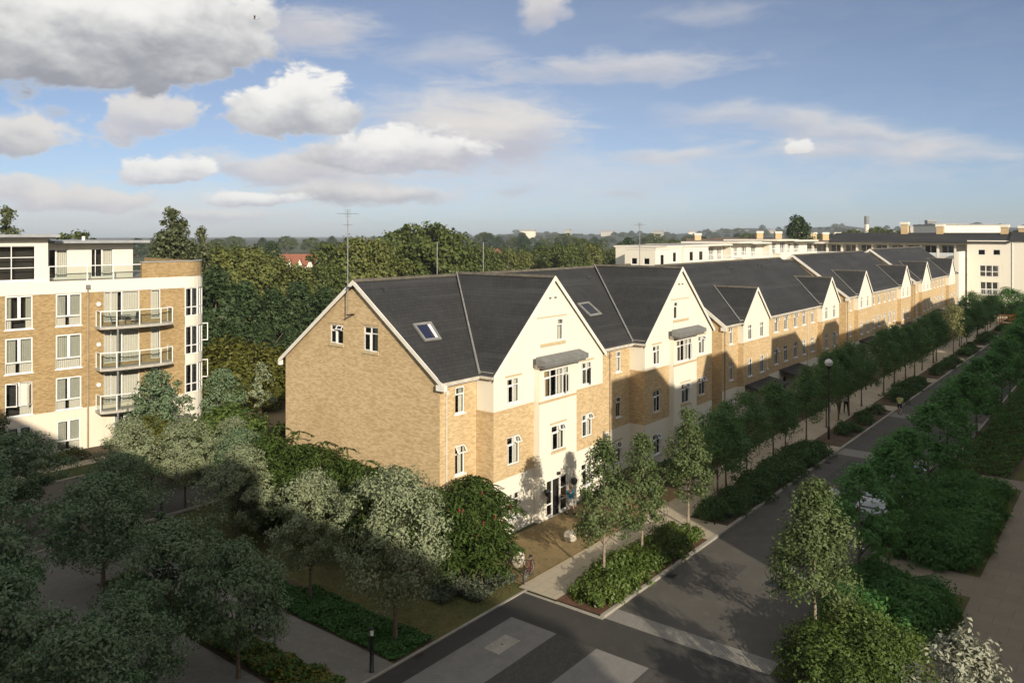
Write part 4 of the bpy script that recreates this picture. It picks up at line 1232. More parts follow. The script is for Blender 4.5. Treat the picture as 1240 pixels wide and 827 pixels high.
for z0, z1 in ((9.05, 11.28), (6.02, 8.26), (ZB0, 5.25)):
    w_ = MB(); p_ = MB(); c_ = MB()
    pts = [arc[0], arc[3], arc[6], arc[8]]
    for (a, b) in zip(pts[:-1], pts[1:]):
        A_, B_ = Vector((*a, 0)), Vector((*b, 0))
        d = (B_ - A_).normalized(); n = Vector((d.y, -d.x, 0))
        L_ = (B_ - A_).length
        def post(s0, s1, za, zb, th=0.05):
            q = [A_ + d * s0 + n * th, A_ + d * s1 + n * th, A_ + d * s1 - n * 0.03, A_ + d * s0 - n * 0.03]
            w_.prism([(v.x, v.y, za) for v in q], (0, 0, zb - za), 'upvc')
        post(0, 0.09, z0, z1); post(L_ - 0.09, L_, z0, z1); post(L_ * 0.46, L_ * 0.54, z0, z1)
        post(0.09, L_ - 0.09, z0, z0 + 0.07, 0.046); post(0.09, L_ - 0.09, z1 - 0.07, z1, 0.046); post(0.09, L_ - 0.09, z0 + 0.66, z0 + 0.74, 0.046)
        p_.poly([(A_.x, A_.y, z0), (B_.x, B_.y, z0), (B_.x, B_.y, z1), (A_.x, A_.y, z1)], 'glass')
        for k_, (s0, s1) in enumerate(((0.03, 0.4), (0.58, 0.97))):
            q = [A_ + d * L_ * s0 - n * 0.2, A_ + d * L_ * s1 - n * 0.2]
            c_.poly([(q[0].x, q[0].y, z0), (q[1].x, q[1].y, z0), (q[1].x, q[1].y, z1), (q[0].x, q[0].y, z1)], 'curtain')
    for z in (z0 + 0.005, z1 - 0.005):
        c_.poly([(*a, z) for a in arc] + [(8.5, R_, z)], 'room_dark')
    c_.poly([(8.5, 0, z0), (8.5, R_, z0), (8.5, R_, z1), (8.5, 0, z1)], 'room_dark'); c_.poly([(8.5, R_, z0), (XE, R_, z0), (XE, R_, z1), (8.5, R_, z1)], 'room_dark')
    if z0 < 8:                                     # an opened sash at the far side
        A_, B_ = Vector((*arc[8], 0)), Vector((arc[8][0] + 0.62, arc[8][1] - 0.25, 0))
        for (za, zb, s0, s1) in ((z0 + 0.75, z0 + 0.82, 0, 1), (z1 - 0.12, z1 - 0.05, 0, 1), (z0 + 0.82, z1 - 0.12, 0, 0.1), (z0 + 0.82, z1 - 0.12, 0.9, 1)):
            q = [A_.lerp(B_, s0), A_.lerp(B_, s1)]
            w_.prism([(q[0].x, q[0].y, za), (q[1].x, q[1].y, za), (q[1].x + 0.02, q[1].y + 0.05, za), (q[0].x + 0.02, q[0].y + 0.05, za)], (0, 0, zb - za), 'upvc')
    o = w_.build('corner_window', FL); p_.build('pane', o); c_.build('curtain', o)
# balconies: bowed slab, white posts, glass
for n_, zf in enumerate((8.80, 5.78, 2.70)):
    s0, s1, dep = 1.92, 7.2, 1.35
    edge = [(s0 + (s1 - s0) * q, -dep * (1 - 0.22 * (2 * q - 1) ** 4) - 0.1 * (1 - (2 * q - 1) ** 2)) for q in np.linspace(0, 1, 11)]
    sl = MB()
    sl.prism([(s0, -0.003, zf - 0.18)] + [(x, y, zf - 0.18) for x, y in edge] + [(s1, -0.003, zf - 0.18)], (0, 0, 0.18), 'concrete_slab')
    b = sl.build('balcony', FL)
    ra, gp = MB(), MB()
    pth = [(s0 + 0.06, -0.06)] + [(min(max(x, s0 + 0.06), s1 - 0.06), y + 0.07) for x, y in edge] + [(s1 - 0.06, -0.06)]
    for (a, c) in zip(pth[:-1], pth[1:]):
        d = Vector((c[0] - a[0], c[1] - a[1], 0))
        n = Vector((-d.y, d.x, 0)).normalized() * 0.03
        ra.prism([(a[0] - n.x, a[1] - n.y, zf + 1.10), (c[0] - n.x, c[1] - n.y, zf + 1.10), (c[0] + n.x, c[1] + n.y, zf + 1.10), (a[0] + n.x, a[1] + n.y, zf + 1.10)], (0, 0, 0.06), 'upvc')
        gp.poly([(a[0], a[1], zf + 0.08), (c[0], c[1], zf + 0.08), (c[0], c[1], zf + 1.09), (a[0], a[1], zf + 1.09)], 'balcony_glass')
    for i in (0, 1, 3, 6, 9, 11, 12):
        x, y = pth[i]
        ra.box(x - 0.035, y - 0.035, zf, x + 0.035, y + 0.035, zf + 1.10, 'upvc')
    ra.build('railing', b); gp.build('glass_panel', b)
st_ = MB()
st_.tube([(3.1, -1.2, 0.02), (3.1, -1.2, 8.61)], 0.075, 'grey_metal', 10); st_.build('balcony_post', FL)
pp = MB()
pp.tube([(1.41, -0.1, 0.1), (1.41, -0.1, 11.55)], 0.06, 'pipe_brown', 8); pp.box(1.28, -0.24, 11.55, 1.54, -0.06, 11.85, 'lead')
pp.build('downpipe', FL)
lam = MB()
for z in (10.4, 7.45, 4.5):
    lam.tube([(2.15, -0.1, z), (2.15, 0.0, z)], 0.15, 'upvc', 14)
lam.build('wall_lamp', FL)
# penthouse
ph = MB()
wall(ph, [(XW, ZC1), (-1.12, ZC1), (-1.12, 15.30), (XW, 15.30)], [(-6.3, 12.32, -1.9, 14.72), (-12.5, 12.32, -8.0, 14.72)], lambda a, d, z: (a, 0.15 + d, z), 'render_cream')
ph.poly([(-1.12, 0.15, ZC1), (-1.12, 1.75, ZC1), (-1.12, 1.75, 15.30), (-1.12, 0.15, 15.30)], 'render_cream')
wall(ph, [(-1.12, ZC1), (5.2, ZC1), (5.2, 14.85), (-1.12, 14.85)], [(-0.95, 12.3, 0.62, 14.42), (2.2, 12.3, 3.75, 14.42)], lambda a, d, z: (a, 1.75 + d, z), 'render_cream')
ph.poly([(5.2, 1.75, ZC1), (5.2, 12, ZC1), (5.2, 12, 14.85), (5.2, 1.75, 14.85)], 'render_cream')
ph.poly([(-1.12, 0.5, ZC1 + 0.02), (10.3, 0.5, ZC1 + 0.02), (10.3, 13.9, ZC1 + 0.02), (-1.12, 13.9, ZC1 + 0.02)], 'flat_roof')
ph.poly([(-1.12, 0.2, ZC1 + 0.012), (5.2, 0.2, ZC1 + 0.012), (5.2, 0.5, ZC1 + 0.012), (-1.12, 0.5, ZC1 + 0.012)], 'flat_roof')
ph.build('penthouse', FL)
add_window(FL, (-4.1, 0.15, 12.32), 0, 4.4, 2.4, 'studio', 0); add_window(FL, (-10.25, 0.15, 12.32), 0, 4.5, 2.4, 'studio', 0)
add_window(FL, (-0.165, 1.75, 12.3), 0, 1.57, 2.12, 'slide', 4, name='balcony_door'); add_window(FL, (2.975, 1.75, 12.3), 0, 1.55, 2.12, 'slide', 4, name='balcony_door')
rf = MB()
rf.box(XW, -0.9, 15.31, -0.62, 12.4, 15.50, 'roof_edge'); rf.box(XW, -0.55, 15.20, -0.8, 12, 15.308, 'upvc')
rf.box(-0.60, 0.45, 14.86, 6.0, 12.6, 15.05, 'roof_edge')
rf.build('roof', FL)
rv = MB()
rv.tube([(2.05, 3.0, 15.05), (2.05, 3.0, 15.35)], 0.12, 'upvc', 8); rv.tube([(-0.3, 3.0, 15.05), (-0.3, 3.0, 15.4)], 0.14, 'grey_metal', 8); rv.build('roof_vent', FL)
ra, gp = MB(), MB()
for (xa, xb) in ((-1.1, 1.4), (1.4, 3.2), (3.2, 5.2)):
    ra.box(xa, 0.12, ZC1, xa + 0.06, 0.18, 13.26, 'upvc'); ra.box(xa + 0.06, 0.125, 13.20, xb, 0.175, 13.26, 'upvc')
    gp.poly([(xa + 0.06, 0.15, ZC1 + 0.08), (xb, 0.15, ZC1 + 0.08), (xb, 0.15, 13.2), (xa + 0.06, 0.15, 13.2)], 'balcony_glass')
o = ra.build('railing', FL); gp.build('glass_panel', o)
# balcony furniture (rests on the top balcony)
def to_world(p):
    c, s = math.cos(rad(-6.9)), math.sin(rad(-6.9))
    return (25.49 + p[0] * c - p[1] * s, 60.54 + p[0] * s + p[1] * c, p[2])
def chair(p, rz, label):
    t = thing('garden_chair', label, 'chair', to_world(p), rz, 'chairs on the top balcony of the flats')
    a = MB(); a.box(-0.22, -0.22, 0.42, 0.22, 0.22, 0.46, 'canopy_dark'); a.build('seat', t)
    a = MB(); a.prism([(-0.22, 0.2, 0.47), (0.22, 0.2, 0.47), (0.22, 0.3, 0.92), (-0.22, 0.3, 0.92)], (0, 0.03, 0), 'canopy_dark'); a.build('backrest', t)
    for x in (-0.2, 0.2):
        for y in (-0.2, 0.2):
            a = MB(); a.tube([(x, y, 0), (x * 0.95, y * 0.95, 0.42)], 0.018, 'grey_metal', 6); a.build('leg', t)
chair((3.0, -0.75, 8.80), 1.2, 'dark garden chair left of the round table on the top balcony of the flats')
chair((4.45, -0.75, 8.80), -1.4, 'dark garden chair right of the round table on the top balcony of the flats')
t = thing('garden_table', 'round garden table between two chairs on the top balcony of the flats', 'table', to_world((3.75, -0.7, 8.80)))
a = MB(); a.lathe([(0, 0.7), (0.42, 0.7), (0.42, 0.73), (0, 0.73)], 'grey_metal', 18); a.build('tabletop', t)
a = MB(); a.tube([(0, 0, 0.02), (0, 0, 0.7)], 0.03, 'grey_metal', 8); a.lathe([(0, 0.0), (0.25, 0.0), (0.22, 0.03), (0, 0.03)], 'grey_metal', 14); a.build('pedestal', t)

# ------------------------------------------------------------------ cream block closing the street end
CB = thing('cream_building', 'tall cream rendered building with dark roof closing the far end of the street', 'building', (185, 28.4, 0))
B = Off(CB)
w_ = MB()
pitch = 11.5
hs = []
for k_ in (0, 1):
    o = -pitch * k_
    for c in (25.8, 23.2):
        hs.append((c - 0.6 + o, 11.4, c + 0.6 + o, 12.45, 'plain'))
    hs.append((22.8 + o, 7.1, 26.2 + o, 9.3, 'triple')); hs.append((22.9 + o, 3.5, 26.1 + o, 6.0, 'triple')); hs.append((22.9 + o, 0.4, 26.1 + o, 2.7, 'triple'))
wall(w_, [(6, 0), (28.37, 0), (28.37, 14.3), (6, 14.3)], [h[:4] for h in hs], lambda a, d, z: (185 + d, a, z), 'render_cream')
for h in hs:
    B.win((185, (h[0] + h[2]) / 2, h[1]), -math.pi / 2, h[2] - h[0], h[3] - h[1], h[4], 2 if h[4] == 'triple' else 0, 'upvc')
w_.poly([(185, 28.37, 0), (192, 28.37, 0), (192, 28.37, 14.3), (185, 28.37, 14.3)], 'render_pale')
w_.box(187.7, 28.4, 0, 200, 61, 13.4, 'render_pale'); w_.box(191.2, -10, 0, 200, 28.35, 13.4, 'render_pale')
w_.box(178, 28.7, 0, 184.9, 29.2, 12.1, 'render_pale')
B.build('wall', w_)
pz = MB()
for k_ in (20.5, 9.0):
    pz.tube([(184.9, k_, 0), (184.9, k_, 14.2)], 0.07, 'upvc', 6)
B.build('downpipe', pz)
for k_ in (0, -pitch):
    r_ = MB()
    r_.box(183.9, 22.4 + k_, 3.35, 184.95, 26.7 + k_, 3.48, 'concrete_slab')
    for y in np.arange(22.45, 26.7, 0.35):
        r_.box(183.93, y + k_, 3.48, 183.97, y + 0.05 + k_, 4.5, 'upvc')
    r_.box(183.92, 22.4 + k_, 4.5, 183.98, 26.7 + k_, 4.56, 'upvc')
    B.build('balcony', r_)
# recessed balconies between the piers, left of the plain wall
r_ = MB()
for y in np.arange(30.5, 60.5, 3.2):
    r_.box(186.2, y, 0, 186.7, y + 0.42, 13.4, 'render_cream')
for z in (4.2, 7.4, 10.6):
    r_.box(186.3, 28.4, z, 187.69, 60.5, z + 0.22, 'render_pale')
    r_.box(186.25, 28.4, z + 0.22, 186.32, 60.5, z + 1.1, 'frosted')
r_.box(185.6, 28.4, 13.42, 200.4, 61.3, 13.75, 'render_cream')
B.build('balcony_pier', r_)
for y in np.arange(31.2, 60, 3.2):
    for z in (4.5, 7.7, 10.9):
        g_ = MB(); g_.box(187.6, y, z, 187.69, y + 2.1, z + 2.2, 'car_glass'); g_.box(187.57, y + 1.0, z, 187.695, y + 1.12, z + 2.2, 'upvc')
        B.build('balcony_door', g_)
rf = MB()
for (ya, yb, zz) in ((5.5, 21.0, 14.5), (21.0, 55.5, 14.1)):
    rf.prism([(184.6, ya, zz - 0.15), (184.6, yb, zz - 0.15), (190, yb, zz + 1.75), (190, ya, zz + 1.75)], (0, 0, -0.2), 'slate')
    rf.prism([(190, ya, zz + 1.75), (190, yb, zz + 1.75), (197, yb, zz - 0.15), (197, ya, zz - 0.15)], (0, 0, -0.2), 'slate')
    rf.poly([(185, ya, zz - 0.4), (196.5, ya, zz - 0.4), (190, ya, zz + 1.6)], 'render_pale'); rf.poly([(185, yb, zz - 0.4), (196.5, yb, zz - 0.4), (190, yb, zz + 1.6)], 'render_pale')
ro = B.build('roof', rf)
for y, zt in ((41.0, 18.2), (34.1, 17.7), (22.4, 17.5), (19.3, 17.3)):
    c = MB()
    c.box(189.2, y - 0.65, 14.0, 190.8, y + 0.65, zt - 0.6, 'brick_stock'); c.box(189.05, y - 0.8, zt - 0.6, 190.95, y + 0.8, zt - 0.05, 'render_pale')
    B.build('chimney', c, ro)
# the white penthouses running behind the terrace: each flat-roofed unit a thing
def penthouse(xa, xb, y0, z1, over, wins, label, deep=9, side=0):
    t = thing('white_apartment', label, 'building', (xa, y0, 0), group='white flat-roofed apartments behind the terrace')
    B = Off(t)
    w_ = MB()
    hl = [(a, z1 - 2.25, b, z1 - 0.75) if not full else (a, z1 - 2.6, b, z1 - 0.35) for a, b, full in wins]
    wall(w_, [(xa, 0), (xb, 0), (xb, z1), (xa, z1)], hl, front(y0), 'render_cream')
    if side:
        sh = [(y0 + 1.0, 11.0, y0 + 1.95, 11.95), (y0 + 3.1, 11.0, y0 + 4.05, 11.95)]
        wall(w_, [(y0, 0), (y0 + deep, 0), (y0 + deep, z1), (y0, z1)], sh, endw(xa), 'render_cream')
        for a0, z0, a1, zt in sh:
            B.win((xa, (a0 + a1) / 2, z0), -math.pi / 2, 0.95, 0.95, 'plain', 0)
    else:
        w_.poly([(xa, y0, 0), (xa, y0, z1), (xa, y0 + deep, z1), (xa, y0 + deep, 0)], 'render_cream')
    w_.poly([(xb, y0, 0), (xb, y0 + deep, 0), (xb, y0 + deep, z1), (xb, y0, z1)], 'render_cream')
    w_.poly([(xa, y0 + deep, 0), (xa, y0 + deep, z1), (xb, y0 + deep, z1), (xb, y0 + deep, 0)], 'render_cream')
    B.build('wall', w_)
    for a0, z0, a1, zt in hl:
        B.win(((a0 + a1) / 2, y0, z0), 0, a1 - a0, zt - z0, 'plain' if a1 - a0 < 1.6 else 'triple', 0 if a1 - a0 < 1.6 else 1)
    if over > 0.5:
        q = MB()
        q.box(xa, y0 - 2.2, 0, xb, y0 - 0.003, z1 - 2.75, 'render_cream')
        q.box(xa, y0 - 2.2, z1 - 2.75, xb, y0 - 2.05, z1 - 2.3, 'render_cream')
        for x in np.arange(xa + 0.1, xb, 0.5):
            q.box(x, y0 - 2.16, z1 - 2.3, x + 0.05, y0 - 2.1, z1 - 1.75, 'upvc')
        q.box(xa, y0 - 2.18, z1 - 1.75, xb, y0 - 2.08, z1 - 1.7, 'upvc')
        B.build('terrace', q)
    r_ = MB()
    r_.box(xa - over, y0 - over * 2.2, z1 + 0.003, xb + over, y0 + deep + 0.3, z1 + 0.28, 'render_pale')
    r_.box(xa - over * 0.6, y0 - over * 1.2, z1 + 0.28, xb + over * 0.6, y0 + deep, z1 + 0.34, 'flat_roof')
    B.build('roof', r_)
penthouse(106.8, 111.6, 57.0, 13.2, 0.05, [(108.4, 109.6, 0)], 'plain white flat-roofed apartment leftmost behind the terrace, square windows in its end', deep=5.2, side=1)
penthouse(111.8, 117.0, 57.8, 13.45, 0.05, [(114.0, 115.2, 0)], 'white flat-roofed apartment with one small window, second from the left behind the terrace')
penthouse(117.1, 126.0, 57.4, 13.5, 0.08, [(119, 120.4, 0), (122.5, 124, 0)], 'wider white flat-roofed apartment with two windows, third from the left behind the terrace')
penthouse(126.1, 137.0, 59.6, 13.55, 0.9, [(127, 129.5, 1), (131, 133.2, 1), (134.4, 136.4, 1)], 'white apartment with deep eaves over dark balcony doors, behind the second terrace roof')
penthouse(137.2, 146.0, 58.2, 13.9, 0.9, [(138.4, 140.2, 0), (142, 144.4, 0)], 'white apartment with a raised overhanging roof, behind the second terrace block ridge')
penthouse(146.2, 157.5, 60.2, 13.7, 0.9, [(147.5, 150, 1), (151.5, 154, 1)], 'white apartment with long eaves and glazed front, between two raised neighbours')
penthouse(157.7, 168.0, 58.8, 14.2, 0.9, [(159, 161.2, 1), (163.5, 166.4, 1)], 'white apartment with a thick flat roof, behind the third terrace block')
penthouse(168.2, 184.0, 60.0, 14.0, 1.0, [(170, 173, 1), (175, 178.5, 1)], 'long white apartment touching the cream building, nearest to its dark roof')

# ------------------------------------------------------------------ low houses farther off
def house(p, rz, w, d, h, rise, wall_m, roof_m, label, chimneys=(), group='houses beyond the white apartments', gables=0):
    t = thing('house', label, 'house', p, rz, group)
    a = MB()
    a.box(-w / 2, -d / 2, 0, w / 2, d / 2, h, wall_m)
    for x in (-w / 2 + 0.02, w / 2 - 0.02):
        a.poly([(x, -d / 2, h), (x, d / 2, h), (x, 0, h + rise - 0.1)], wall_m)
    a.build('wall', t)
    r = MB()
    r.prism([(-w / 2 - 0.3, -d / 2 - 0.4, h - 0.15), (w / 2 + 0.3, -d / 2 - 0.4, h - 0.15), (w / 2 + 0.3, 0, h + rise), (-w / 2 - 0.3, 0, h + rise)], (0, 0, -0.2), roof_m)
    r.prism([(-w / 2 - 0.3, 0, h + rise), (w / 2 + 0.3, 0, h + rise), (w / 2 + 0.3, d / 2 + 0.4, h - 0.15), (-w / 2 - 0.3, d / 2 + 0.4, h - 0.15)], (0, 0, -0.2), roof_m)
    ro = r.build('roof', t)
    for (x, top) in chimneys:
        c = MB(); c.box(x - 0.9, -0.6, h + rise * 0.5, x + 0.9, 0.6, h + rise + top - 0.5, 'brick_stock'); c.box(x - 1.0, -0.7, h + rise + top - 0.5, x + 1.0, 0.7, h + rise + top, 'render_pale')
        c.build('chimney', ro)
    for k_ in range(gables):
        x = -w / 2 + w * (k_ + 0.5) / gables
        c = MB()
        gw = w / gables * 0.36
        c.prism([(x - gw, -d / 2 - 0.5, h - 0.8), (x + gw, -d / 2 - 0.5, h - 0.8), (x, -d / 2 - 0.5, h + rise * 0.55)], (0, 0.06, 0), 'render_cream')
        for sg in (-1, 1):
            c.prism([(x, -d / 2 - 0.55, h + rise * 0.6), (x + sg * gw * 1.1, -d / 2 - 0.55, h - 0.8), (x + sg * gw * 1.1, 0, h - 0.8), (x, 0, h + rise * 0.6)], (0, 0, -0.12), roof_m)
        c.build('gable', t)
    return t
def far_at(u, dist):
    """ground point at a given depth along a bearing"""
    a_ = YAW - math.atan((u - 620) / FPX)
    k_ = dist / math.cos(math.atan((u - 620) / FPX))
    return (k_ * math.cos(a_), k_ * math.sin(a_), 0)
fz = YAW - rad(90)
house(far_at(868, 215), fz + 0.15, 17, 10, 10.5, 3.9, 'render_cream', 'tile_brown', 'brown roofed house with a white gable, leftmost behind the white apartments', ((-5.5, 1.4),))
house(far_at(900, 225), fz, 16, 10, 10.6, 4.0, 'brick_stock', 'tile_brown', 'brown roofed house with one big brick chimney, left of the tall cypress', ((4.5, 1.8),))
house(far_at(940, 225), fz, 20, 10, 10.6, 4.0, 'brick_stock', 'tile_brown', 'brown roofed house with two chimneys just left of the tall cypress', ((0.5, 1.7), (7.0, 1.8)))
house(far_at(997, 235), fz, 22, 10, 11.0, 3.2, 'brick_stock', 'tile_brown', 'brown roofed house with a wide chimney stack right of the tall cypress', ((-3, 1.9), (0.5, 1.9), (4, 1.9)))
house(far_at(1030, 245), fz - 0.2, 16, 10, 10.8, 3.6, 'render_cream', 'slate', 'dark roofed house with white gable, before the power station chimney', ())
house(far_at(361, 300), fz, 15, 9, 4.0, 4.2, 'render_cream', 'tile_red', 'red roofed house with a row of white gables among the trees', (), 'houses among the trees', 4)
house(far_at(597, 420), fz + 0.3, 8, 7, 5.0, 3.0, 'brick_stock', 'tile_red', 'small orange roofed house left of centre in the distant trees', (), 'houses among the trees')
house(far_at(609, 400), fz - 0.2, 8, 7, 4.4, 2.8, 'brick_stock', 'tile_red', 'second small orange roofed house in the distant trees, the lower one', (), 'houses among the trees')

# distant works: chimney, boxes and towers on the skyline
def far_box(u, dist, w, z0, z1, m_, label, name='distant_building', d=None, fins=0):
    p = far_at(u, dist)
    t = thing(name, label, 'building', p, fz)
    a = MB()
    d = d or w * 0.6
    a.box(-w / 2, -d / 2, 0, w / 2, d / 2, z1, m_)
    a.build('wall', t)
    a = MB(); a.box(-w / 2 - 0.2, -d / 2 - 0.2, z1, w / 2 + 0.2, d / 2 + 0.2, z1 + (z1 * 0.02 + 0.3), 'flat_roof'); a.build('roof', t)
    if fins:
        a = MB()
        for k_ in range(fins):
            x = -w / 2 + w * (k_ + 0.5) / fins
            for z in np.arange(max(z0, 4), z1 - 2, 3.5):
                a.box(x - w / fins * 0.28, -d / 2 - 0.06, z, x + w / fins * 0.28, -d / 2 - 0.003, z + 1.7, 'car_glass')
        a.build('window', t)
    return t
far_box(1160, 420, 34, 0, 20.0, 'render_cream', 'pale cream windowless box on the skyline above the dark roof', d=25)
far_box(1143, 425, 14, 0, 20.2, 'lead', 'grey slab building attached to the left of the pale skyline box', d=20)
far_box(1127, 700, 8, 0, 27, 'lead', 'narrow dark grey tower on the skyline left of the pale box', fins=3)
far_box(1138, 690, 17, 0, 24, 'render_pale', 'low pale block between the grey tower and the pale box', fins=5)
for i, (u, h) in enumerate(((1104, 21.5), (1110, 22), (1116, 23))):
    far_box(u, 650, 3.4, 0, h, 'concrete_slab', ('shortest', 'middle', 'tallest')[i] + ' of three slim grey silos on the skyline', 'silo')
t = thing('power_station_chimney', 'tall dark topped chimney stack on the skyline right of the cypress', 'chimney', far_at(1049.5, 900))
a = MB(); a.lathe([(2.6, 0), (2.2, 26), (2.1, 27)], 'render_base', 16); a.build('stack', t)
a = MB(); a.lathe([(2.5, 27), (2.6, 28), (2.6, 35), (2.2, 36), (0, 36)], 'lead', 16); a.build('cap', t)
rs = random.Random(4)
for i in range(0, 26, 2):
    u = 800 + i * 17 + rs.uniform(-6, 6) if i < 20 else 640 + (i - 20) * 24
    dist = rs.uniform(1500, 2100)
    w = rs.uniform(10, 34); base = 12
    p = far_at(u, dist)
    t = thing('distant_building', 'tiny pale building scattered along the distant hillside', 'building', (p[0], p[1], base + rs.uniform(2, 7)), fz + rs.uniform(-0.4, 0.4), 'pale buildings on the distant hillside')
    a = MB(); h = rs.uniform(4, 8); a.box(-w / 2, -7, -14, w / 2, 7, h, rs.choice(('render_base', 'concrete_slab', 'concrete_slab')))
    a.prism([(-w / 2, -7.5, h), (w / 2, -7.5, h), (w / 2, 0, h + 3), (-w / 2, 0, h + 3)], (0, 0, -0.3), 'flat_roof'); a.prism([(-w / 2, 0, h + 3), (w / 2, 0, h + 3), (w / 2, 7.5, h), (-w / 2, 7.5, h)], (0, 0, -0.3), 'flat_roof')
    me = a.mesh('distant_building'); t2 = t; t.name = 'tmp'
    o = link('distant_building', me, None, t.location, t.rotation_euler[2]); tag(o, t['label'], 'building', t['group']); bpy.data.objects.remove(t)

# ------------------------------------------------------------------ the blocks on this side of the street, out of view, that shade it
def plain_block(name, label, x0, y0, x1, y1, h, extra=()):
    t = thing(name, label, 'building', (x0, y0, 0))
    B = Off(t)
    a = MB(); a.box(x0, y0, 0, x1, y1, h, 'brick_stock'); B.build('wall', a)
    r = MB(); r.box(x0 - 0.1, y0 - 0.1, h + 0.003, x1 + 0.1, y1 + 0.1, h + 0.25, 'flat_roof')
    for e in extra:
        if e[0] == 'box': r.box(*e[1:], 'render_pale')
        else: r.prism(e[1], e[2], 'slate')
    B.build('roof', r)
plain_block('apartment_tower', 'tall brick apartment block behind the photographer, shading the park trees', -17, -33.8, -4, 34, 21.65,
            [('box', -9, -12.8, 21.9, -4.05, -8.4, 23.6)])
YF = -3.0
def mans(xa, xb, xc, xd, zt, zb=16.6):
    """roofed projection: rises xa-xb, flat to xc, falls to xd"""
    return ('prism', [(xa, YF, zb), (xb, YF, zt), (xc, YF, zt), (xd, YF, zb)], (0, -4.5, 0))
plain_block('apartment_row', 'long brick apartment row on the near side of the street, facing the terrace', 27.1, -15, 96.2, YF, 16.65,
            [mans(27.1, 27.11, 31.6, 34.2, 18.75), mans(38.6, 39.6, 45.3, 48.0, 18.6), mans(55.2, 55.4, 61.8, 65.0, 18.6), mans(67.4, 69.8, 73.4, 77.5, 18.6),
             mans(84.0, 84.2, 90.0, 93.0, 17.2)])
plain_block('apartment_row', 'shorter brick apartment row beyond a gap on the near side of the street', 105.0, -15, 142, YF, 16.65,
            [mans(105.2, 118, 124, 128, 18.1)])
# ------------------------------------------------------------------ ground, road, pavements (sheets 4 mm apart)
g_ = MB(); rect(g_, -600, -1600, 3800, 3800, 0, 'field'); structure('ground', g_)
# distant hillside
def hill_h(x, y):
    d = math.hypot(x, y); a_ = math.degrees(math.atan2(y, x))
    rise = max(0.0, min(1.0, (d - 1100) / 1300))
    rise = rise * rise * (3 - 2 * rise)
    k_ = 36 - 26 * max(0.0, min(1.0, (a_ - 12) / 28))
    k_ += 5 * math.sin(a_ * 0.35 + 1) + 3 * math.sin(a_ * 0.9) + 1.6 * math.sin(a_ * 2.3 + d * 0.004) + 1.0 * math.sin(a_ * 5.1 + d * 0.01)
    return rise * max(k_, 4) * (0.06 if a_ > 50 else 1.0 - 0.94 * max(0.0, (a_ - 40) / 10)) - 0.3
h_ = MB()
na, nr = 120, 26
vs, fs = [], []
for i in range(na + 1):
    for j in range(nr + 1):
        a_ = rad(-25 + 125 * i / na); d = 1000 + 2600 * j / nr
        vs.append((d * math.cos(a_), d * math.sin(a_), hill_h(d * math.cos(a_), d * math.sin(a_))))
for i in range(na):
    for j in range(nr):
        k_ = i * (nr + 1) + j
        fs.append((k_, k_ + nr + 1, k_ + nr + 2, k_ + 1))
h_.faces(vs, fs, 'far_hill', True); structure('hills', h_)

KY = 17.3
r_ = MB(); rect(r_, 28.9, 10.4, 178, KY - 0.12, 0.008, 'asphalt'); structure('road', r_)
r_ = MB(); rect(r_, 27.9, 10.4, 28.9, KY - 0.12, 0.008, 'rumble')
for x in (58.9, 73.8, 110.2):
    rect(r_, x, 10.4, x + 1.9, KY - 0.12, 0.012, 'rumble')
structure('crossing_strips', r_)
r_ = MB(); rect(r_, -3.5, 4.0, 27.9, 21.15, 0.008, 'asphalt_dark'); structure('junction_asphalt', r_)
r_ = MB(); rect(r_, 2, 16.15, 25.65, 17.98, 0.012, 'setts'); rect(r_, 2, 11.0, 25.65, 13.95, 0.012, 'setts'); structure('junction_setts', r_)
r_ = MB(); rect(r_, 2, 17.98, 25.65, 20.2, 0.012, 'granite'); rect(r_, 2, 13.95, 25.65, 16.15, 0.012, 'granite'); structure('junction_granite', r_)
# short white marks across the far side of the road (parking bays)
r_ = MB()
for x in (36.6, 41.9):
    rect(r_, x, 10.6, x + 0.1, 13.3, 0.012, 'upvc')
structure('bay_markings', r_)
r_ = MB()
for (a, b, c, d) in ((33.0, 14.6, 36.4, 15.7), (47.5, 12.2, 48.6, 16.9), (52.0, 15.2, 58.0, 16.0), (64.0, 12.5, 71.0, 13.2), (84, 14.5, 92, 15.6)):
    rect(r_, a, b, c, d, 0.012, 'asphalt_patch')
structure('road_patches', r_)
# kerbs
k_ = MB()
x = 27.85
while x < 172:
    k_.box(x, KY - 0.12, 0.0, x + 0.9, KY + 0.05, 0.125, 'kerb_stone'); x += 0.912
structure('kerb', k_)
k_ = MB()
k_.box(27.72, KY - 0.12, 0.0, 27.845, 19.5, 0.06, 'kerb_stone'); k_.box(27.72, 19.51, 0, 27.845, 21.3, 0.03, 'kerb_stone')
y = 21.17
x = 10.0
while x < 27.6:
    k_.box(x, y, 0, x + 0.9, y + 0.1, 0.05, 'kerb_stone'); x += 0.905
structure('edging', k_)
k_ = MB(); k_.box(28.9, 10.25, 0, 172, 10.4, 0.12, 'kerb_stone'); structure('far_kerb', k_)
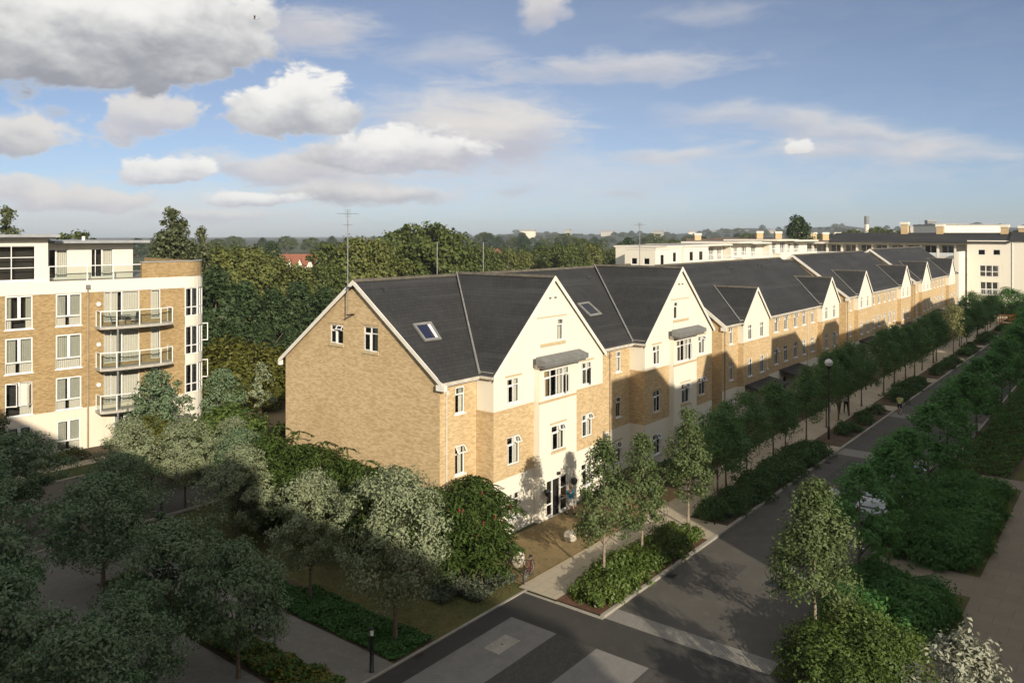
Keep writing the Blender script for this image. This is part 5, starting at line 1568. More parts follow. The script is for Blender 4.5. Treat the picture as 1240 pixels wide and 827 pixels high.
# pavement beside the terrace
p_ = MB(); rect(p_, 27.85, 19.55, 176, 21.55, 0.1, 'slabs')
for a, b in ((38.1, 40.5), (58.6, 60.6), (75.8, 77.9), (93.0, 95.4), (110.0, 113.6), (126.0, 128.0), (141.0, 143)):
    rect(p_, a, KY + 0.05, b, 19.55, 0.1, 'slabs')
rect(p_, 44.6, 21.55, 170, 22.3, 0.1, 'slabs')
structure('pavement', p_)
p_ = MB()
PLANT = [(27.85, 38.1), (40.5, 58.6), (60.6, 75.8), (77.9, 93.0), (95.4, 110.0), (113.6, 126.0), (128.0, 141.0), (143, 170)]
for a, b in PLANT:
    rect(p_, a, KY + 0.05, b, 19.55, 0.104, 'mulch' if a < 30 else 'soil')
structure('planting_beds', p_)
# forecourt of dry earth and grass, front gardens along the blocks
p_ = MB(); rect(p_, 28.2, 21.55, 44.6, 25.5, 0.06, 'lawn_dry'); rect(p_, 26.2, 25.5, 31.2, 27.0, 0.06, 'lawn_dry'); structure('forecourt', p_)
p_ = MB(); rect(p_, 44.6, 22.3, 170, 28.2, 0.06, 'soil'); structure('front_gardens', p_)
p_ = MB(); rect(p_, 28.2, 21.50, 44.6, 21.55, 0.115, 'stone_sill'); structure('forecourt_edge', p_)
# park on the left
p_ = MB(); rect(p_, 22.3, 21.28, 28.2, 27.5, 0.02, 'lawn'); rect(p_, 20.1, 27.5, 27.5, 42.0, 0.02, 'lawn'); structure('lawn', p_)
p_ = MB(); rect(p_, 18.25, 21.28, 20.2, 42.2, 0.024, 'gravel'); rect(p_, 10.0, 21.28, 16.6, 42.2, 0.024, 'gravel'); rect(p_, -3, 36.5, 18.2, 42.2, 0.028, 'gravel'); structure('park_paths', p_)
p_ = MB(); rect(p_, 16.6, 21.28, 18.25, 36.5, 0.02, 'soil'); rect(p_, 20.2, 21.28, 22.3, 34, 0.024, 'soil'); structure('park_beds', p_)
p_ = MB(); rect(p_, -20, 42.4, 62, 53.4, 0.008, 'asphalt'); rect(p_, 30, 39.4, 175, 52, 0.012, 'asphalt'); structure('back_road', p_)
p_ = MB()
x = -10.0
while x < 30:
    p_.box(x, 42.2, 0, x + 0.9, 42.38, 0.11, 'kerb_stone'); p_.box(x, 53.4, 0, x + 0.9, 53.55, 0.11, 'kerb_stone'); x += 0.91
structure('back_road_kerb', p_)
p_ = MB(); rect(p_, -20, 53.55, 32, 56.0, 0.02, 'grass_green'); rect(p_, -20, 57.2, 36, 64, 0.02, 'soil'); structure('verge', p_)
p_ = MB(); rect(p_, -20, 56.0, 36, 57.2, 0.024, 'slabs'); structure('footpath', p_)
p_ = MB(); rect(p_, 36, 52.2, 110, 66, 0.02, 'lawn_dry'); structure('dry_bank', p_)
p_ = MB(); rect(p_, 32, 66.2, 180, 140, 0.02, 'grass_green'); structure('wood_floor', p_)
# the garden side of the street on the right
p_ = MB(); rect(p_, 28.9, 6.5, 175, 10.25, 0.06, 'soil'); rect(p_, 20.0, 4.0, 28.9, 9.5, 0.06, 'soil'); structure('garden_beds', p_)
p_ = MB(); rect(p_, 26, 5.85, 39.0, 6.5, 0.064, 'lawn'); rect(p_, 41.5, 5.85, 57.2, 6.5, 0.064, 'lawn'); rect(p_, 59.3, 5.85, 160, 6.5, 0.064, 'lawn'); structure('grass_strip', p_)
p_ = MB(); rect(p_, 8, 0.2, 170, 5.85, 0.06, 'slabs_grey'); rect(p_, 39.0, 5.85, 41.5, 9.9, 0.068, 'slabs_grey'); rect(p_, 57.2, 5.85, 59.3, 9.9, 0.068, 'slabs_grey'); structure('garden_path', p_)
# low hedge wall at the foot of the flats, timber fence on the far street end
# ------------------------------------------------------------------ foliage
def leaf_mesh(name, cen, nrm, size, mat_, rng, aspect=0.55, extra=None):
    """one folded leaf (two triangles pairs) per centre"""
    n = len(cen)
    nrm = nrm / np.maximum(np.linalg.norm(nrm, axis=1, keepdims=True), 1e-6)
    r = rng.normal(size=(n, 3))
    t = r - (r * nrm).sum(1, keepdims=True) * nrm
    t /= np.maximum(np.linalg.norm(t, axis=1, keepdims=True), 1e-6)
    b = np.cross(nrm, t)
    s = size * rng.uniform(0.65, 1.3, (n, 1))
    fold = 0.22
    v = np.empty((n, 4, 3))
    v[:, 0] = cen - t * s * 0.5
    v[:, 1] = cen + b * s * aspect * 0.5 + nrm * s * fold * 0.5 + t * s * 0.05
    v[:, 2] = cen + t * s * 0.5 - nrm * s * 0.12
    v[:, 3] = cen - b * s * aspect * 0.5 + nrm * s * fold * 0.5 + t * s * 0.05
    V = v.reshape(-1, 3)
    me = bpy.data.meshes.new(name)
    me.vertices.add(4 * n); me.vertices.foreach_set('co', V.ravel())
    me.loops.add(4 * n); me.loops.foreach_set('vertex_index', np.arange(4 * n, dtype=np.int32))
    me.polygons.add(n)
    me.polygons.foreach_set('loop_start', np.arange(0, 4 * n, 4, dtype=np.int32))
    me.polygons.foreach_set('loop_total', np.full(n, 4, dtype=np.int32))
    me.materials.append(M[mat_])
    if extra:
        mats, frac = extra
        me.materials.append(M[mats])
        idx = (rng.random(n) < frac).astype(np.int32)
        me.polygons.foreach_set('material_index', idx)
    me.update(calc_edges=True)
    return me

def envelope(kind, h):
    """crown radius (0..1) against height (0..1)"""
    if kind == 'oval':      # upright, widest low down, pointed top
        return np.clip(np.interp(h, [0, 0.1, 0.3, 0.6, 0.85, 1], [0.45, 0.9, 1.0, 0.72, 0.38, 0.06]), 0, 1)
    if kind == 'round':
        return np.interp(h, [0, 0.12, 0.4, 0.7, 0.9, 1], [0.45, 0.82, 1.0, 0.86, 0.5, 0.12])
    if kind == 'cone':
        return np.interp(h, [0, 0.15, 0.5, 0.8, 1], [0.75, 1.0, 0.66, 0.32, 0.04])
    if kind == 'column':
        return np.interp(h, [0, 0.1, 0.5, 0.85, 1], [0.7, 1.0, 0.9, 0.6, 0.1])
    if kind == 'dome':
        return np.interp(h, [0, 0.3, 0.6, 0.85, 1], [0.95, 1.0, 0.85, 0.5, 0.1])
    return np.ones_like(h)

def crown_points(kind, H, Rr, n, k, rng, clump=0.34, hollow=0.45, lobes=3, flat=0.75):
    """leaf centres gathered in clumps along the shell of an uneven crown"""
    hc = rng.beta(1.25, 1.1, k)
    ac = rng.uniform(0, 2 * np.pi, k)
    ph = rng.uniform(0, 6.28, 4)
    lob = 1 + 0.16 * np.sin(lobes * ac + ph[0] + 3 * hc) + 0.10 * np.sin((lobes + 2) * ac + ph[1] - 5 * hc)
    rc = envelope(kind, hc) * lob * np.sqrt(rng.uniform(hollow ** 2, 1.0, k)) * Rr
    cc = np.stack([rc * np.cos(ac), rc * np.sin(ac), hc * H], 1)
    which = rng.integers(0, k, n)
    sz = clump * Rr * rng.uniform(0.5, 1.25, k)
    off = rng.normal(size=(n, 3)); off /= np.linalg.norm(off, axis=1, keepdims=True)
    off *= (rng.uniform(0, 1, (n, 1)) ** 0.45) * sz[which][:, None]
    off[:, 2] *= flat
    p = cc[which] + off
    out = p - np.array([0, 0, H * 0.38])
    out /= np.maximum(np.linalg.norm(out, axis=1, keepdims=True), 1e-6)
    nr = out * 0.55 + off / (sz[which][:, None]) * 0.55 + rng.normal(size=(n, 3)) * 0.42 + np.array([0, 0, 0.25])
    return p, nr, cc

def trunk_mesh(name, z0, H, cc, r0, mat_, rng, limbs=10, lean=0.06):
    t = MB()
    top = z0 + H * 0.78
    n = 6
    pts, rs = [], []
    lx, ly = rng.uniform(-lean, lean, 2)
    for i in range(n + 1):
        q = i / n
        pts.append((lx * q * top * 0.3 + 0.02 * math.sin(5 * q), ly * q * top * 0.3, top * q)); rs.append(r0 * (1 - 0.82 * q) * (1.25 if i == 0 else 1))
    t.tube(pts, rs, mat_, 8)
    idx = rng.choice(len(cc), min(limbs, len(cc)), replace=False)
    for i in idx:
        c = cc[i] * 0.92
        zc = z0 + c[2]
        zb = min(max(z0 * 0.85, zc - math.hypot(c[0], c[1]) * 1.0), top * 0.95)
        q = zb / top
        a = Vector((lx * q * top * 0.3, ly * q * top * 0.3, zb)); b = Vector((c[0], c[1], zc))
        mid = a.lerp(b, 0.5) + Vector((0, 0, 0.12 * (b - a).length))
        rr = r0 * (1 - 0.8 * q) * 0.5
        t.tube([a, mid, b], [rr, rr * 0.65, rr * 0.2], mat_, 5, cap=False)
    return t.mesh(name)

def tree_kind(kind, z0, H, Rr, n, k, size, lm, bark='bark', r0=0.07, seed=1, aspect=0.55, clump=0.34, hollow=0.45, limbs=10, extra=None, lobes=3, flat=0.75):
    rng = np.random.default_rng(seed)
    p, nr, cc = crown_points(kind, H, Rr, n, k, rng, clump, hollow, lobes, flat)
    p = p + np.array([0, 0, z0])
    return trunk_mesh('trunk', z0, H, cc, r0, bark, rng, limbs), leaf_mesh('crown', p, nr, size, lm, rng, aspect, extra), z0 + H
def plant(name, proto, loc, label, cat, group=None, height=None, rz=None, wide=1.0, top_part='crown', stem='trunk'):
    tr, cr, h = proto
    s = (height / h) if height else 1.0
    t = thing(name, label, cat, loc, rz if rz is not None else random.uniform(0, 6.28), group, (s * wide, s * wide, s))
    if tr is not None: link(stem, tr, t)
    link(top_part, cr, t)
    return t

# --- street trees beside the terrace
PEAR = [tree_kind('oval', 1.55, 4.6, 1.30, 7000, 120, 0.13, 'leaf_pear', 'bark_pale', 0.075, 10 + i, 0.62, 0.34, 0.3, 14) for i in range(3)]
near = [((30.35, 18.75), 6.35, 'nearest upright street tree, sunlit, at the near end of the first planting bed'),
        ((33.75, 18.75), 5.85, 'second upright street tree, sunlit, in the middle of the first planting bed'),
        ((39.0, 18.9), 6.2, 'third upright street tree, sunlit, at the far end of the first planting bed')]
for i, ((x, y), h, lb) in enumerate(near):
    plant('street_tree', PEAR[i], (x, y, 0.1), lb, 'tree', 'street trees along the terrace', h)
STREET = [tree_kind(('round', 'oval', 'round', 'oval')[i], 1.9, 3.9, 1.6, 6200, 90, 0.15, 'leaf_street', 'bark', 0.07, 30 + i, 0.6, 0.40, 0.3, 12) for i in range(4)]
xs = [(43.2, 19.1, 5.3), (46.2, 19.9, 5.0), (49.4, 19.9, 5.2), (54.1, 19.9, 5.4), (56.7, 20.0, 4.6), (59.9, 19.6, 5.5), (66.0, 20.0, 5.7), (69.2, 20.0, 5.8), (71.5, 19.8, 6.0), (76.1, 20.0, 5.4),
      (83.0, 19.8, 6.1), (88.5, 20.1, 5.8), (92.5, 19.9, 5.6), (95.2, 19.6, 5.7), (100.5, 19.9, 5.5), (107.2, 20.0, 6.2), (109.0, 20.0, 5.6), (121.3, 19.3, 5.2), (125.0, 20.1, 4.9), (130.9, 20.1, 5.0), (131.5, 18.9, 5.2),
      (140.4, 20.1, 4.8), (143.1, 19.2, 5.2), (147.6, 20.1, 4.9), (154.0, 20.2, 5.3), (160, 20.0, 5.0)]
for i, (x, y, h) in enumerate(xs):
    plant('street_tree', STREET[i % 4], (x, y, 0.1), f'{ORD[i + 3] if i + 3 < 30 else "last"} terrace street tree counted from the junction, round crown in shade', 'tree',
          'street trees along the terrace', h + random.uniform(-0.3, 0.4), None, random.uniform(0.9, 1.12) * (0.88 if 50 < x < 82 else 1))
LIME = tree_kind('round', 2.1, 4.4, 1.6, 4000, 70, 0.17, 'leaf_lime', 'bark_pale', 0.07, 51, 0.6, 0.4, 0.3, 12)
plant('street_tree', LIME, (115.9, 19.3, 0.1), 'pale lime green street tree standing out sunlit among dark ones', 'tree', 'street trees along the terrace', 6.4)
BIG = [tree_kind('round', 1.8, 6.2, 3.4, 6000, 90, 0.30, 'leaf_street', 'bark', 0.16, 60 + i, 0.6, 0.36, 0.3, 14) for i in range(2)]
plant('street_tree', BIG[0], (166, 19.0, 0), 'large dark spreading tree at the street end before the cream building', 'tree', None, 5.9, None, 1.35)
plant('street_tree', BIG[1], (160, 16.2, 0), 'large dark tree in front of the spreading one at the street end', 'tree', None, 4.8, None, 1.2)
plant('street_tree', BIG[1], (171, 25.5, 0), 'dark tree at the foot of the cream building beside the last terrace block', 'tree', None, 4.6, None, 1.2)

# --- planting bed shrubs
SHRUB = [(None, tree_kind('dome', 0.0, 0.85, 0.85, 1500, 34, 0.15, 'leaf_shrub', 'bark', 0.02, 70 + i, 0.5, 0.42, 0.2, 4)[1], 0.95) for i in range(3)]
SHRUBD = [(None, tree_kind('dome', 0.0, 0.85, 0.9, 1100, 30, 0.17, 'leaf_shrub_dark', 'bark', 0.02, 80 + i, 0.5, 0.42, 0.2, 4)[1], 0.95) for i in range(3)]
rs = random.Random(5)
sp = []
x = 28.75; j = 0
while x < 37.6:
    for y in (18.0, 18.85):
        sp.append((0, x + rs.uniform(-0.1, 0.15), y + rs.uniform(-0.1, 0.1), rs.uniform(0.75, 1.05), rs.uniform(0.95, 1.15)))
    x += 0.95
bedname = ['first', 'second', 'third', 'fourth', 'fifth', 'sixth', 'seventh', 'eighth']
for bi, (a, b) in enumerate(PLANT[1:], 1):
    x = a + 0.9
    full = bi == 1
    while x < b - 0.6:
        if full:
            for y in (17.95, 18.8):
                sp.append((bi, x + rs.uniform(-0.15, 0.15), y + rs.uniform(-0.08, 0.12), rs.uniform(0.75, 1.05), rs.uniform(1.0, 1.2)))
            x += 1.15
        else:
            if (x - a) / (b - a) > 0.12:
                sp.append((bi, x, 18.1 + rs.uniform(-0.2, 0.5), rs.uniform(0.7, 1.1), rs.uniform(1.0, 1.3)))
            x += rs.uniform(1.0, 2.0) if rs.random() > 0.25 else 3.2
cnt = {}
for (bi, x, y, h, wd) in sp:
    c = cnt[bi] = cnt.get(bi, 0) + 1
    nm = ORD[c - 1] if c <= 30 else 'last'
    light = 'bright green bedding shrub in sunlight' if bi == 0 else 'dark green rounded shrub'
    plant('shrub', (SHRUB if bi == 0 else SHRUBD)[(c + bi) % 3], (x, y, 0.1), f'{nm} {light} from the near end of the {bedname[bi]} kerbside bed', 'shrub', 'shrubs in the kerbside beds', h, None, wd * 0.95, 'foliage')

# --- silver leaved trees of the park on the left
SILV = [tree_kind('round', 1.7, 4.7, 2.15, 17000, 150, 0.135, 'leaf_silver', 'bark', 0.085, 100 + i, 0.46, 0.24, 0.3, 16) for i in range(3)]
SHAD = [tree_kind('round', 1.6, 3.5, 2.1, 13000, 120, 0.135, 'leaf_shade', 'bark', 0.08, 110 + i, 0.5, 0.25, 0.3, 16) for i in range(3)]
pk = [(SILV[0], 21.5, 22.6, 6.4, 1.0, 'silver leaved tree, sunlit above and shaded below, nearest the junction lawn'),
      (SILV[1], 21.6, 27.9, 5.3, 1.0, 'silvery park tree on the ivy bed, half shaded, next behind the sunlit silver tree'),
      (SHAD[1], 16.2, 24.9, 4.6, 0.95, 'small silvery tree by the gravel path, cut by the bottom of the view'),
      (SHAD[1], 15.2, 27.7, 5.0, 1.1, 'shaded tree beside the small silvery one, across the gravel path'),
      (SILV[2], 22.6, 34.6, 5.1, 1.1, 'silver leaved park tree with a dark shadow across its sunlit top'),
      (SHAD[2], 16.6, 35.8, 4.8, 1.3, 'wide shaded park tree left of the paths, under the flats'),
      (SILV[0], 24.3, 42.6, 5.0, 1.05, 'silver leaved tree by the back road kerb, the sunniest of its group'),
      (SILV[1], 22.0, 44.4, 5.2, 1.0, 'silver leaved tree at the back road, left of the sunniest one'),
      (SHAD[0], 17.1, 47.0, 4.9, 1.35, 'dark tree left of the silver pair, before the foot of the flats'),
      (SHAD[1], 19.2, 39.6, 4.5, 1.0, 'dark tree among the park paths below the silver trees'),
      (SHAD[0], 26.2, 40.2, 4.4, 1.0, 'dark tree in the long shadow between the silver trees and the gable end hedge'),
      (SHAD[1], 12.6, 43.5, 6.3, 1.25, 'tall dark tree at the left border of the park'),
      (SHAD[2], 10.8, 33.5, 6.3, 1.2, 'dark tree at the left border, beside the park path'),
      (SHAD[0], 9.4, 21.8, 5.2, 0.95, 'silvery shaded tree in the bottom left corner of the view'),
      (SHAD[0], 12.0, 24.6, 4.3, 1.0, 'low shaded tree beside the silvery corner tree'),
      (SHAD[2], 9.0, 27.2, 5.4, 1.1, 'dark tree at the left edge behind the silvery corner tree'),
      (SILV[2], 28.3, 44.0, 4.2, 1.0, 'low silver leaved tree behind the back road kerb, nearest the parked car')]
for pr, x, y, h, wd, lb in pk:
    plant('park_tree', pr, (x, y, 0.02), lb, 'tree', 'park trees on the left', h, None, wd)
DGRN = tree_kind('round', 1.2, 4.6, 1.9, 6500, 110, 0.20, 'leaf_shade', 'bark', 0.09, 131, 0.55, 0.30, 0.3, 14)
DGRN2 = tree_kind('round', 1.2, 4.6, 2.1, 6500, 110, 0.22, 'leaf_wood', 'bark', 0.09, 132, 0.55, 0.30, 0.3, 14)
plant('tree', DGRN, (28.6, 53.6, 0), 'rounded green tree against the balconies of the flats', 'tree', None, 5.9, None, 1.1)
plant('tree', DGRN, (33.6, 53.8, 0), 'smaller green tree below the rounded corner of the flats', 'tree', None, 5.4, None, 0.9)
plant('tree', DGRN2, (14.5, 54.0, 0), 'dark large leaved tree across the lower left windows of the flats', 'tree', None, 6.6, None, 1.1)
plant('tree', DGRN2, (17.9, 53.8, 0), 'smaller dark tree before the ground floor window of the flats', 'tree', None, 5.2, None, 0.8)
DOME = (None, tree_kind('dome', 0, 2.6, 3.1, 9000, 120, 0.26, 'leaf_shrub', 'bark', 0.05, 140, 0.45, 0.30, 0.35)[1], 2.8)
plant('bush', DOME, (31.2, 49.3, 0), 'large dome shaped green bush below the right corner of the flats', 'bush', None, 3.5, 0.4, 1.0, 'foliage')
OLV = tree_kind('round', 1.0, 3.0, 1.6, 4000, 70, 0.2, 'leaf_olive', 'bark', 0.06, 141, 0.5, 0.32, 0.3)
plant('tree', OLV, (25.4, 48.4, 0), 'yellow green tree behind the silver trees, right of the balconied flats', 'tree', None, 4.2, None, 1.0)
SAPL = tree_kind('oval', 1.7, 3.1, 1.0, 1500, 40, 0.2, 'leaf_silver', 'bark_pale', 0.05, 142, 0.5, 0.34, 0.2, 8)
plant('tree', SAPL, (38.2, 55.6, 0), 'thin young silver leaved tree on the dry bank left of the terrace', 'tree', None, 5.2)

# --- sumac hedge round the corner of the near block, with red seed heads
def sumac(seed, n=1500, Rr=1.5, H=1.9):
    """drooping fans of long leaflets"""
    rng = np.random.default_rng(seed)
    k = 80
    hc = rng.uniform(0.1, 1, k); ac = rng.uniform(0, 6.28, k)
    hc = hc + (rng.random(k) < 0.12) * rng.uniform(0.05, 0.25, k)
    rc = envelope('dome', np.minimum(hc, 0.95)) * Rr * np.sqrt(rng.uniform(0.1, 1.25, k)) * (1 + 0.28 * np.sin(3 * ac + seed) + 0.15 * np.sin(5 * ac))
    P, N = [], []
    for i in range(k):
        c = np.array([rc[i] * math.cos(ac[i]), rc[i] * math.sin(ac[i]), 0.5 + hc[i] * H])
        a2 = ac[i] + rng.normal() * 0.8
        for fr_ in range(4):
            a3 = a2 + fr_ * 1.57 + rng.normal() * 0.3
            d = np.array([math.cos(a3), math.sin(a3), 0.0])
            for s_ in np.linspace(0.08, 0.62, 9):
                q = c + d * s_ + np.array([0, 0, 0.10 - 0.55 * s_ * s_])
                for sd_ in (-1, 1):
                    side = np.array([-d[1], d[0], -0.2]) * sd_ * 0.09
                    P.append(q + side); N.append(np.array([0, 0, 1.0]) + d * 0.3 + rng.normal(size=3) * 0.25)
    P, N = np.array(P), np.array(N)
    me = leaf_mesh('foliage', P, N, 0.17, 'leaf_sumac', rng, 0.36)
    t = MB()
    for i in range(12):
        t.tube([(rng.uniform(-.3, .3), rng.uniform(-.3, .3), 0), (rc[i] * math.cos(ac[i]) * 0.8, rc[i] * math.sin(ac[i]) * 0.8, 0.5 + hc[i] * H * 0.9)], [0.03, 0.012], 'bark', 5)
    heads = []
    for i in range(k):
        if hc[i] > 0.4 and rng.random() < 0.2:
            c = (rc[i] * math.cos(ac[i]), rc[i] * math.sin(ac[i]), 0.5 + hc[i] * H + 0.06)
            s = MB(); s.lathe([(0.0, 0.0), (0.045, 0.04), (0.04, 0.11), (0.0, 0.19)], 'sumac_red', 6, c); heads.append(s.mesh('seed_head'))
    return t.mesh('stems'), me, heads, 0.5 + H
SUM = [sumac(150 + i) for i in range(3)]
def put_sumac(x, y, h, wd, lb):
    st, fo, se, hh = SUM[rs.randrange(3)]
    s_ = h / hh
    t = thing('sumac_bush', lb, 'bush', (x, y, 0.02), rs.uniform(0, 6.28), 'sumac bushes round the brick gable end', (s_ * wd, s_ * wd, s_))
    link('stems', st, t); link('foliage', fo, t)
    if 'red' in lb:
        for me in se: link('seed_head', me, t)
for i, (x, y, h) in enumerate(((26.6, 37.6, 4.2), (26.9, 35.6, 4.1), (26.7, 33.7, 4.0), (26.9, 31.9, 3.9), (26.8, 30.2, 3.7), (27.2, 28.6, 3.5), (24.9, 36.6, 3.4), (25.0, 34.6, 3.4))):
    put_sumac(x, y, h, 0.8, f'{ORD[i]} sumac bush along the blank brick gable end, counted from its rear corner')
for i, (x, y, h) in enumerate(((27.6, 26.2, 3.3), (28.7, 24.9, 3.8), (27.2, 24.2, 3.2), (27.9, 24.0, 3.1), (27.2, 23.3, 2.8), (26.3, 25.8, 3.0), (29.3, 25.2, 3.2))):
    put_sumac(x, y, h, 0.82, f'{ORD[i]} red headed sumac bush by the near front corner, counted from the wall')

# --- low planting
def patch(name, poly_rects, n, h, size, mat_, seed, label=None, extra=None, aspect=0.6, stuff=True):
    rng = np.random.default_rng(seed)
    P = []
    ar = [(c - a) * (d - b) for a, b, c, d in poly_rects]
    for (a, b, c, d), q in zip(poly_rects, ar):
        k = int(n * q / sum(ar))
        x, y = rng.uniform(a, c, k), rng.uniform(b, d, k)
        bump = 0.55 + 0.45 * np.sin(x * 2.1 + 1.3 * np.sin(y * 1.7)) * np.sin(y * 2.6 + x)
        P.append(np.stack([x, y, 0.04 + h * bump * rng.uniform(0.15, 1, k) ** 0.6], 1))
    P = np.concatenate(P)
    N = rng.normal(size=P.shape) * 0.45 + np.array([0, 0, 1.0])
    o = link(name, leaf_mesh(name, P, N, size, mat_, rng, aspect, extra))
    tag(o, label, None, None, 'stuff')
    return o
patch('ivy', [(20.25, 21.4, 22.35, 28.6), (20.4, 28.6, 21.9, 34)], 15000, 0.22, 0.13, 'leaf_ivy', 200, 'dark ivy ground cover beside the gravel path')
patch('ground_cover', [(16.7, 21.4, 18.15, 36)], 9000, 0.42, 0.16, 'leaf_yellow', 201, 'yellow green low planting between the two gravel paths', ('leaf_ivy', 0.45))
patch('sage_planting', [(25.6, 22.0, 28.4, 23.6), (24.6, 23.0, 27.6, 24.8)], 7000, 0.55, 0.17, 'leaf_sage', 202, 'grey green low planting between the lawn and the sumac bushes', None, 0.4)
patch('grass', [(22.5, 21.5, 28.0, 27.3), (22.4, 27.6, 27.2, 41)], 14000, 0.05, 0.11, 'grass_blade', 203, 'short parched grass of the shaded lawn', None, 0.2)
patch('dry_grass', [(28.4, 21.7, 44.4, 25.4)], 5000, 0.05, 0.11, 'grass_blade', 204, 'thin dry tufts on the earth forecourt', None, 0.2)
patch('bed_litter', [(60.7, 17.5, 75.6, 19.4), (78, 17.5, 92.8, 19.4), (95.5, 17.5, 109.8, 19.4)], 2500, 0.06, 0.12, 'leaf_ivy', 205, 'sparse low leaves on the bare kerbside beds')
patch('meadow', [(59.5, 6.7, 100, 9.9)], 16000, 0.55, 0.24, 'leaf_park', 206, 'low mixed meadow planting under the right hand trees', ('leaf_olive', 0.35), 0.4)
patch('verge_plants', [(-6, 57.4, 26, 60.0)], 5000, 0.5, 0.25, 'leaf_olive', 207, 'low hedge planting at the foot of the flats', ('leaf_wood_dark', 0.6), 0.5)
patch('garden_plants', [(44.8, 22.5, 60, 25.2), (71, 22.5, 75, 26), (82, 22.5, 86, 26)], 6000, 0.8, 0.2, 'leaf_shrub_dark', 208, 'shaded low plants in the front gardens')

# --- right hand side: trees over hedges
PARK = [tree_kind('oval', 1.7, 3.6, 1.75, 4000, 56, 0.19, 'leaf_park', 'bark', 0.07, 220 + i, 0.5, 0.30, 0.3, 14) for i in range(3)]
SUNT = tree_kind('cone', 2.3, 4.1, 1.9, 15000, 150, 0.125, 'leaf_pear', 'bark_pale', 0.085, 230, 0.6, 0.30, 0.3, 16)
plant('garden_tree', SUNT, (30.45, 9.6, 0.06), 'sunlit conical tree at the near right of the road', 'tree', 'trees on the right of the road', 6.2)
rx = [(36.6, 9.7, 5.2), (41.2, 9.6, 5.3), (44.7, 9.6, 5.1), (51.2, 9.8, 5.4), (58.5, 10.1, 5.3), (64.6, 9.9, 5.2), (70.8, 10.2, 5.6), (77, 10.0, 5.3), (83.5, 10.1, 5.7),
      (90, 10.2, 5.5), (97, 10.4, 5.9), (104, 10.6, 5.8), (111, 10.9, 6.2), (119, 11.4, 6.0), (128, 12.0, 6.4), (137, 12.6, 6.2), (146, 13.0, 6.4)]
for i, (x, y, h) in enumerate(rx):
    second = i >= 30
    lb = (f'{ORD[i]} shaded green tree along the right kerb, counted from the sunlit conical tree' if not second else
          f'{ORD[i - 20]} shaded tree set back from the right kerb row, among the low planting')
    plant('garden_tree', PARK[i % 3], (x, y, 0.06), lb, 'tree', 'trees on the right of the road', h + 0.2, None, random.uniform(1.0, 1.25))
HEDGE = [(None, tree_kind('dome', 0.0, 1.0, 1.15, 2000, 40, 0.18, 'leaf_park', 'bark', 0.02, 240 + i, 0.42, 0.40, 0.25, 4)[1], 1.15) for i in range(3)]
BUSHL = [(None, tree_kind('dome', 0.0, 1.15, 1.15, 5200, 70, 0.095, 'leaf_bush', 'bark', 0.02, 250 + i, 0.55, 0.36, 0.25, 4)[1], 1.3) for i in range(2)]
hid = 0
for blk, (xa, xb) in enumerate(((33.7, 38.2), (42.6, 56.2))):
    c = 0
    x = xa
    while x < xb:
        for y in (7.2, 8.3, 9.3):
            if blk == 0 and x < 32.5 and y > 9: continue
            c += 1
            nm = ORD[c - 1] if c <= 30 else 'last'
            plant('hedge_shrub', HEDGE[c % 3], (x + rs.uniform(-.2, .2), y + rs.uniform(-.15, .15), 0.06),
                  f'{nm} fern-like shrub of the {"nearer" if blk == 0 else "longer"} shaded hedge right of the road', 'shrub', 'shaded hedge on the right', rs.uniform(1.0, 1.45), None, rs.uniform(0.95, 1.2), 'foliage')
        x += 1.25
for i, (x, y, h, wd) in enumerate(((28.6, 8.6, 1.7, 1.2), (29.6, 7.3, 1.6, 1.15), (30.8, 8.3, 1.9, 1.2), (27.4, 7.6, 1.4, 1.1), (31.0, 7.1, 1.5, 1.0), (29.4, 9.3, 1.5, 0.95), (28.2, 6.9, 1.3, 1.0))):
    plant('bush', BUSHL[i % 2], (x, y, 0.06), f'{ORD[i]} sunlit rounded bush at the foot of the conical tree, counted from the road', 'bush', 'sunlit bushes at the near right', h, None, wd, 'foliage')
# upright shoots on top
rng = np.random.default_rng(261)
P, N = [], []
for k in range(26):
    a_ = rng.uniform(0, 6.28); r0 = rng.uniform(0, 0.95)
    b = np.array([r0 * math.cos(a_), r0 * math.sin(a_), 4.2 + rng.uniform(0, 0.7) * (1.2 - r0)])
    for z in np.linspace(0, rng.uniform(0.5, 0.95), 9):
        for q in range(3):
            d = rng.normal(size=3) * np.array([1, 1, 0.3]); d /= np.linalg.norm(d)
            P.append(b + np.array([0, 0, z]) + d * 0.09); N.append(d * 0.7 + np.array([0, 0, 0.5]))
p_, n_, cc_ = crown_points('round', 3.4, 1.05, 4200, 60, rng, 0.34, 0.2)
BSILV = (trunk_mesh('trunk', 1.9, 3.4, cc_, 0.05, 'bark_pale', rng, 10),
         leaf_mesh('crown', np.concatenate([p_ + np.array([0, 0, 1.9]), np.array(P)]), np.concatenate([n_, np.array(N)]), 0.14, 'leaf_whitebeam', rng, 0.42), 5.3)
plant('garden_tree', BSILV, (22.4, 3.5, 0.06), 'white leaved sunlit tree top with upright shoots at the bottom right', 'tree', None, 5.55)
plant('garden_tree', PARK[1], (19.6, 1.9, 0.06), 'tree just out of view below the white leaved one, shading the crossing strip', 'tree', None, 5.0, None, 1.0)

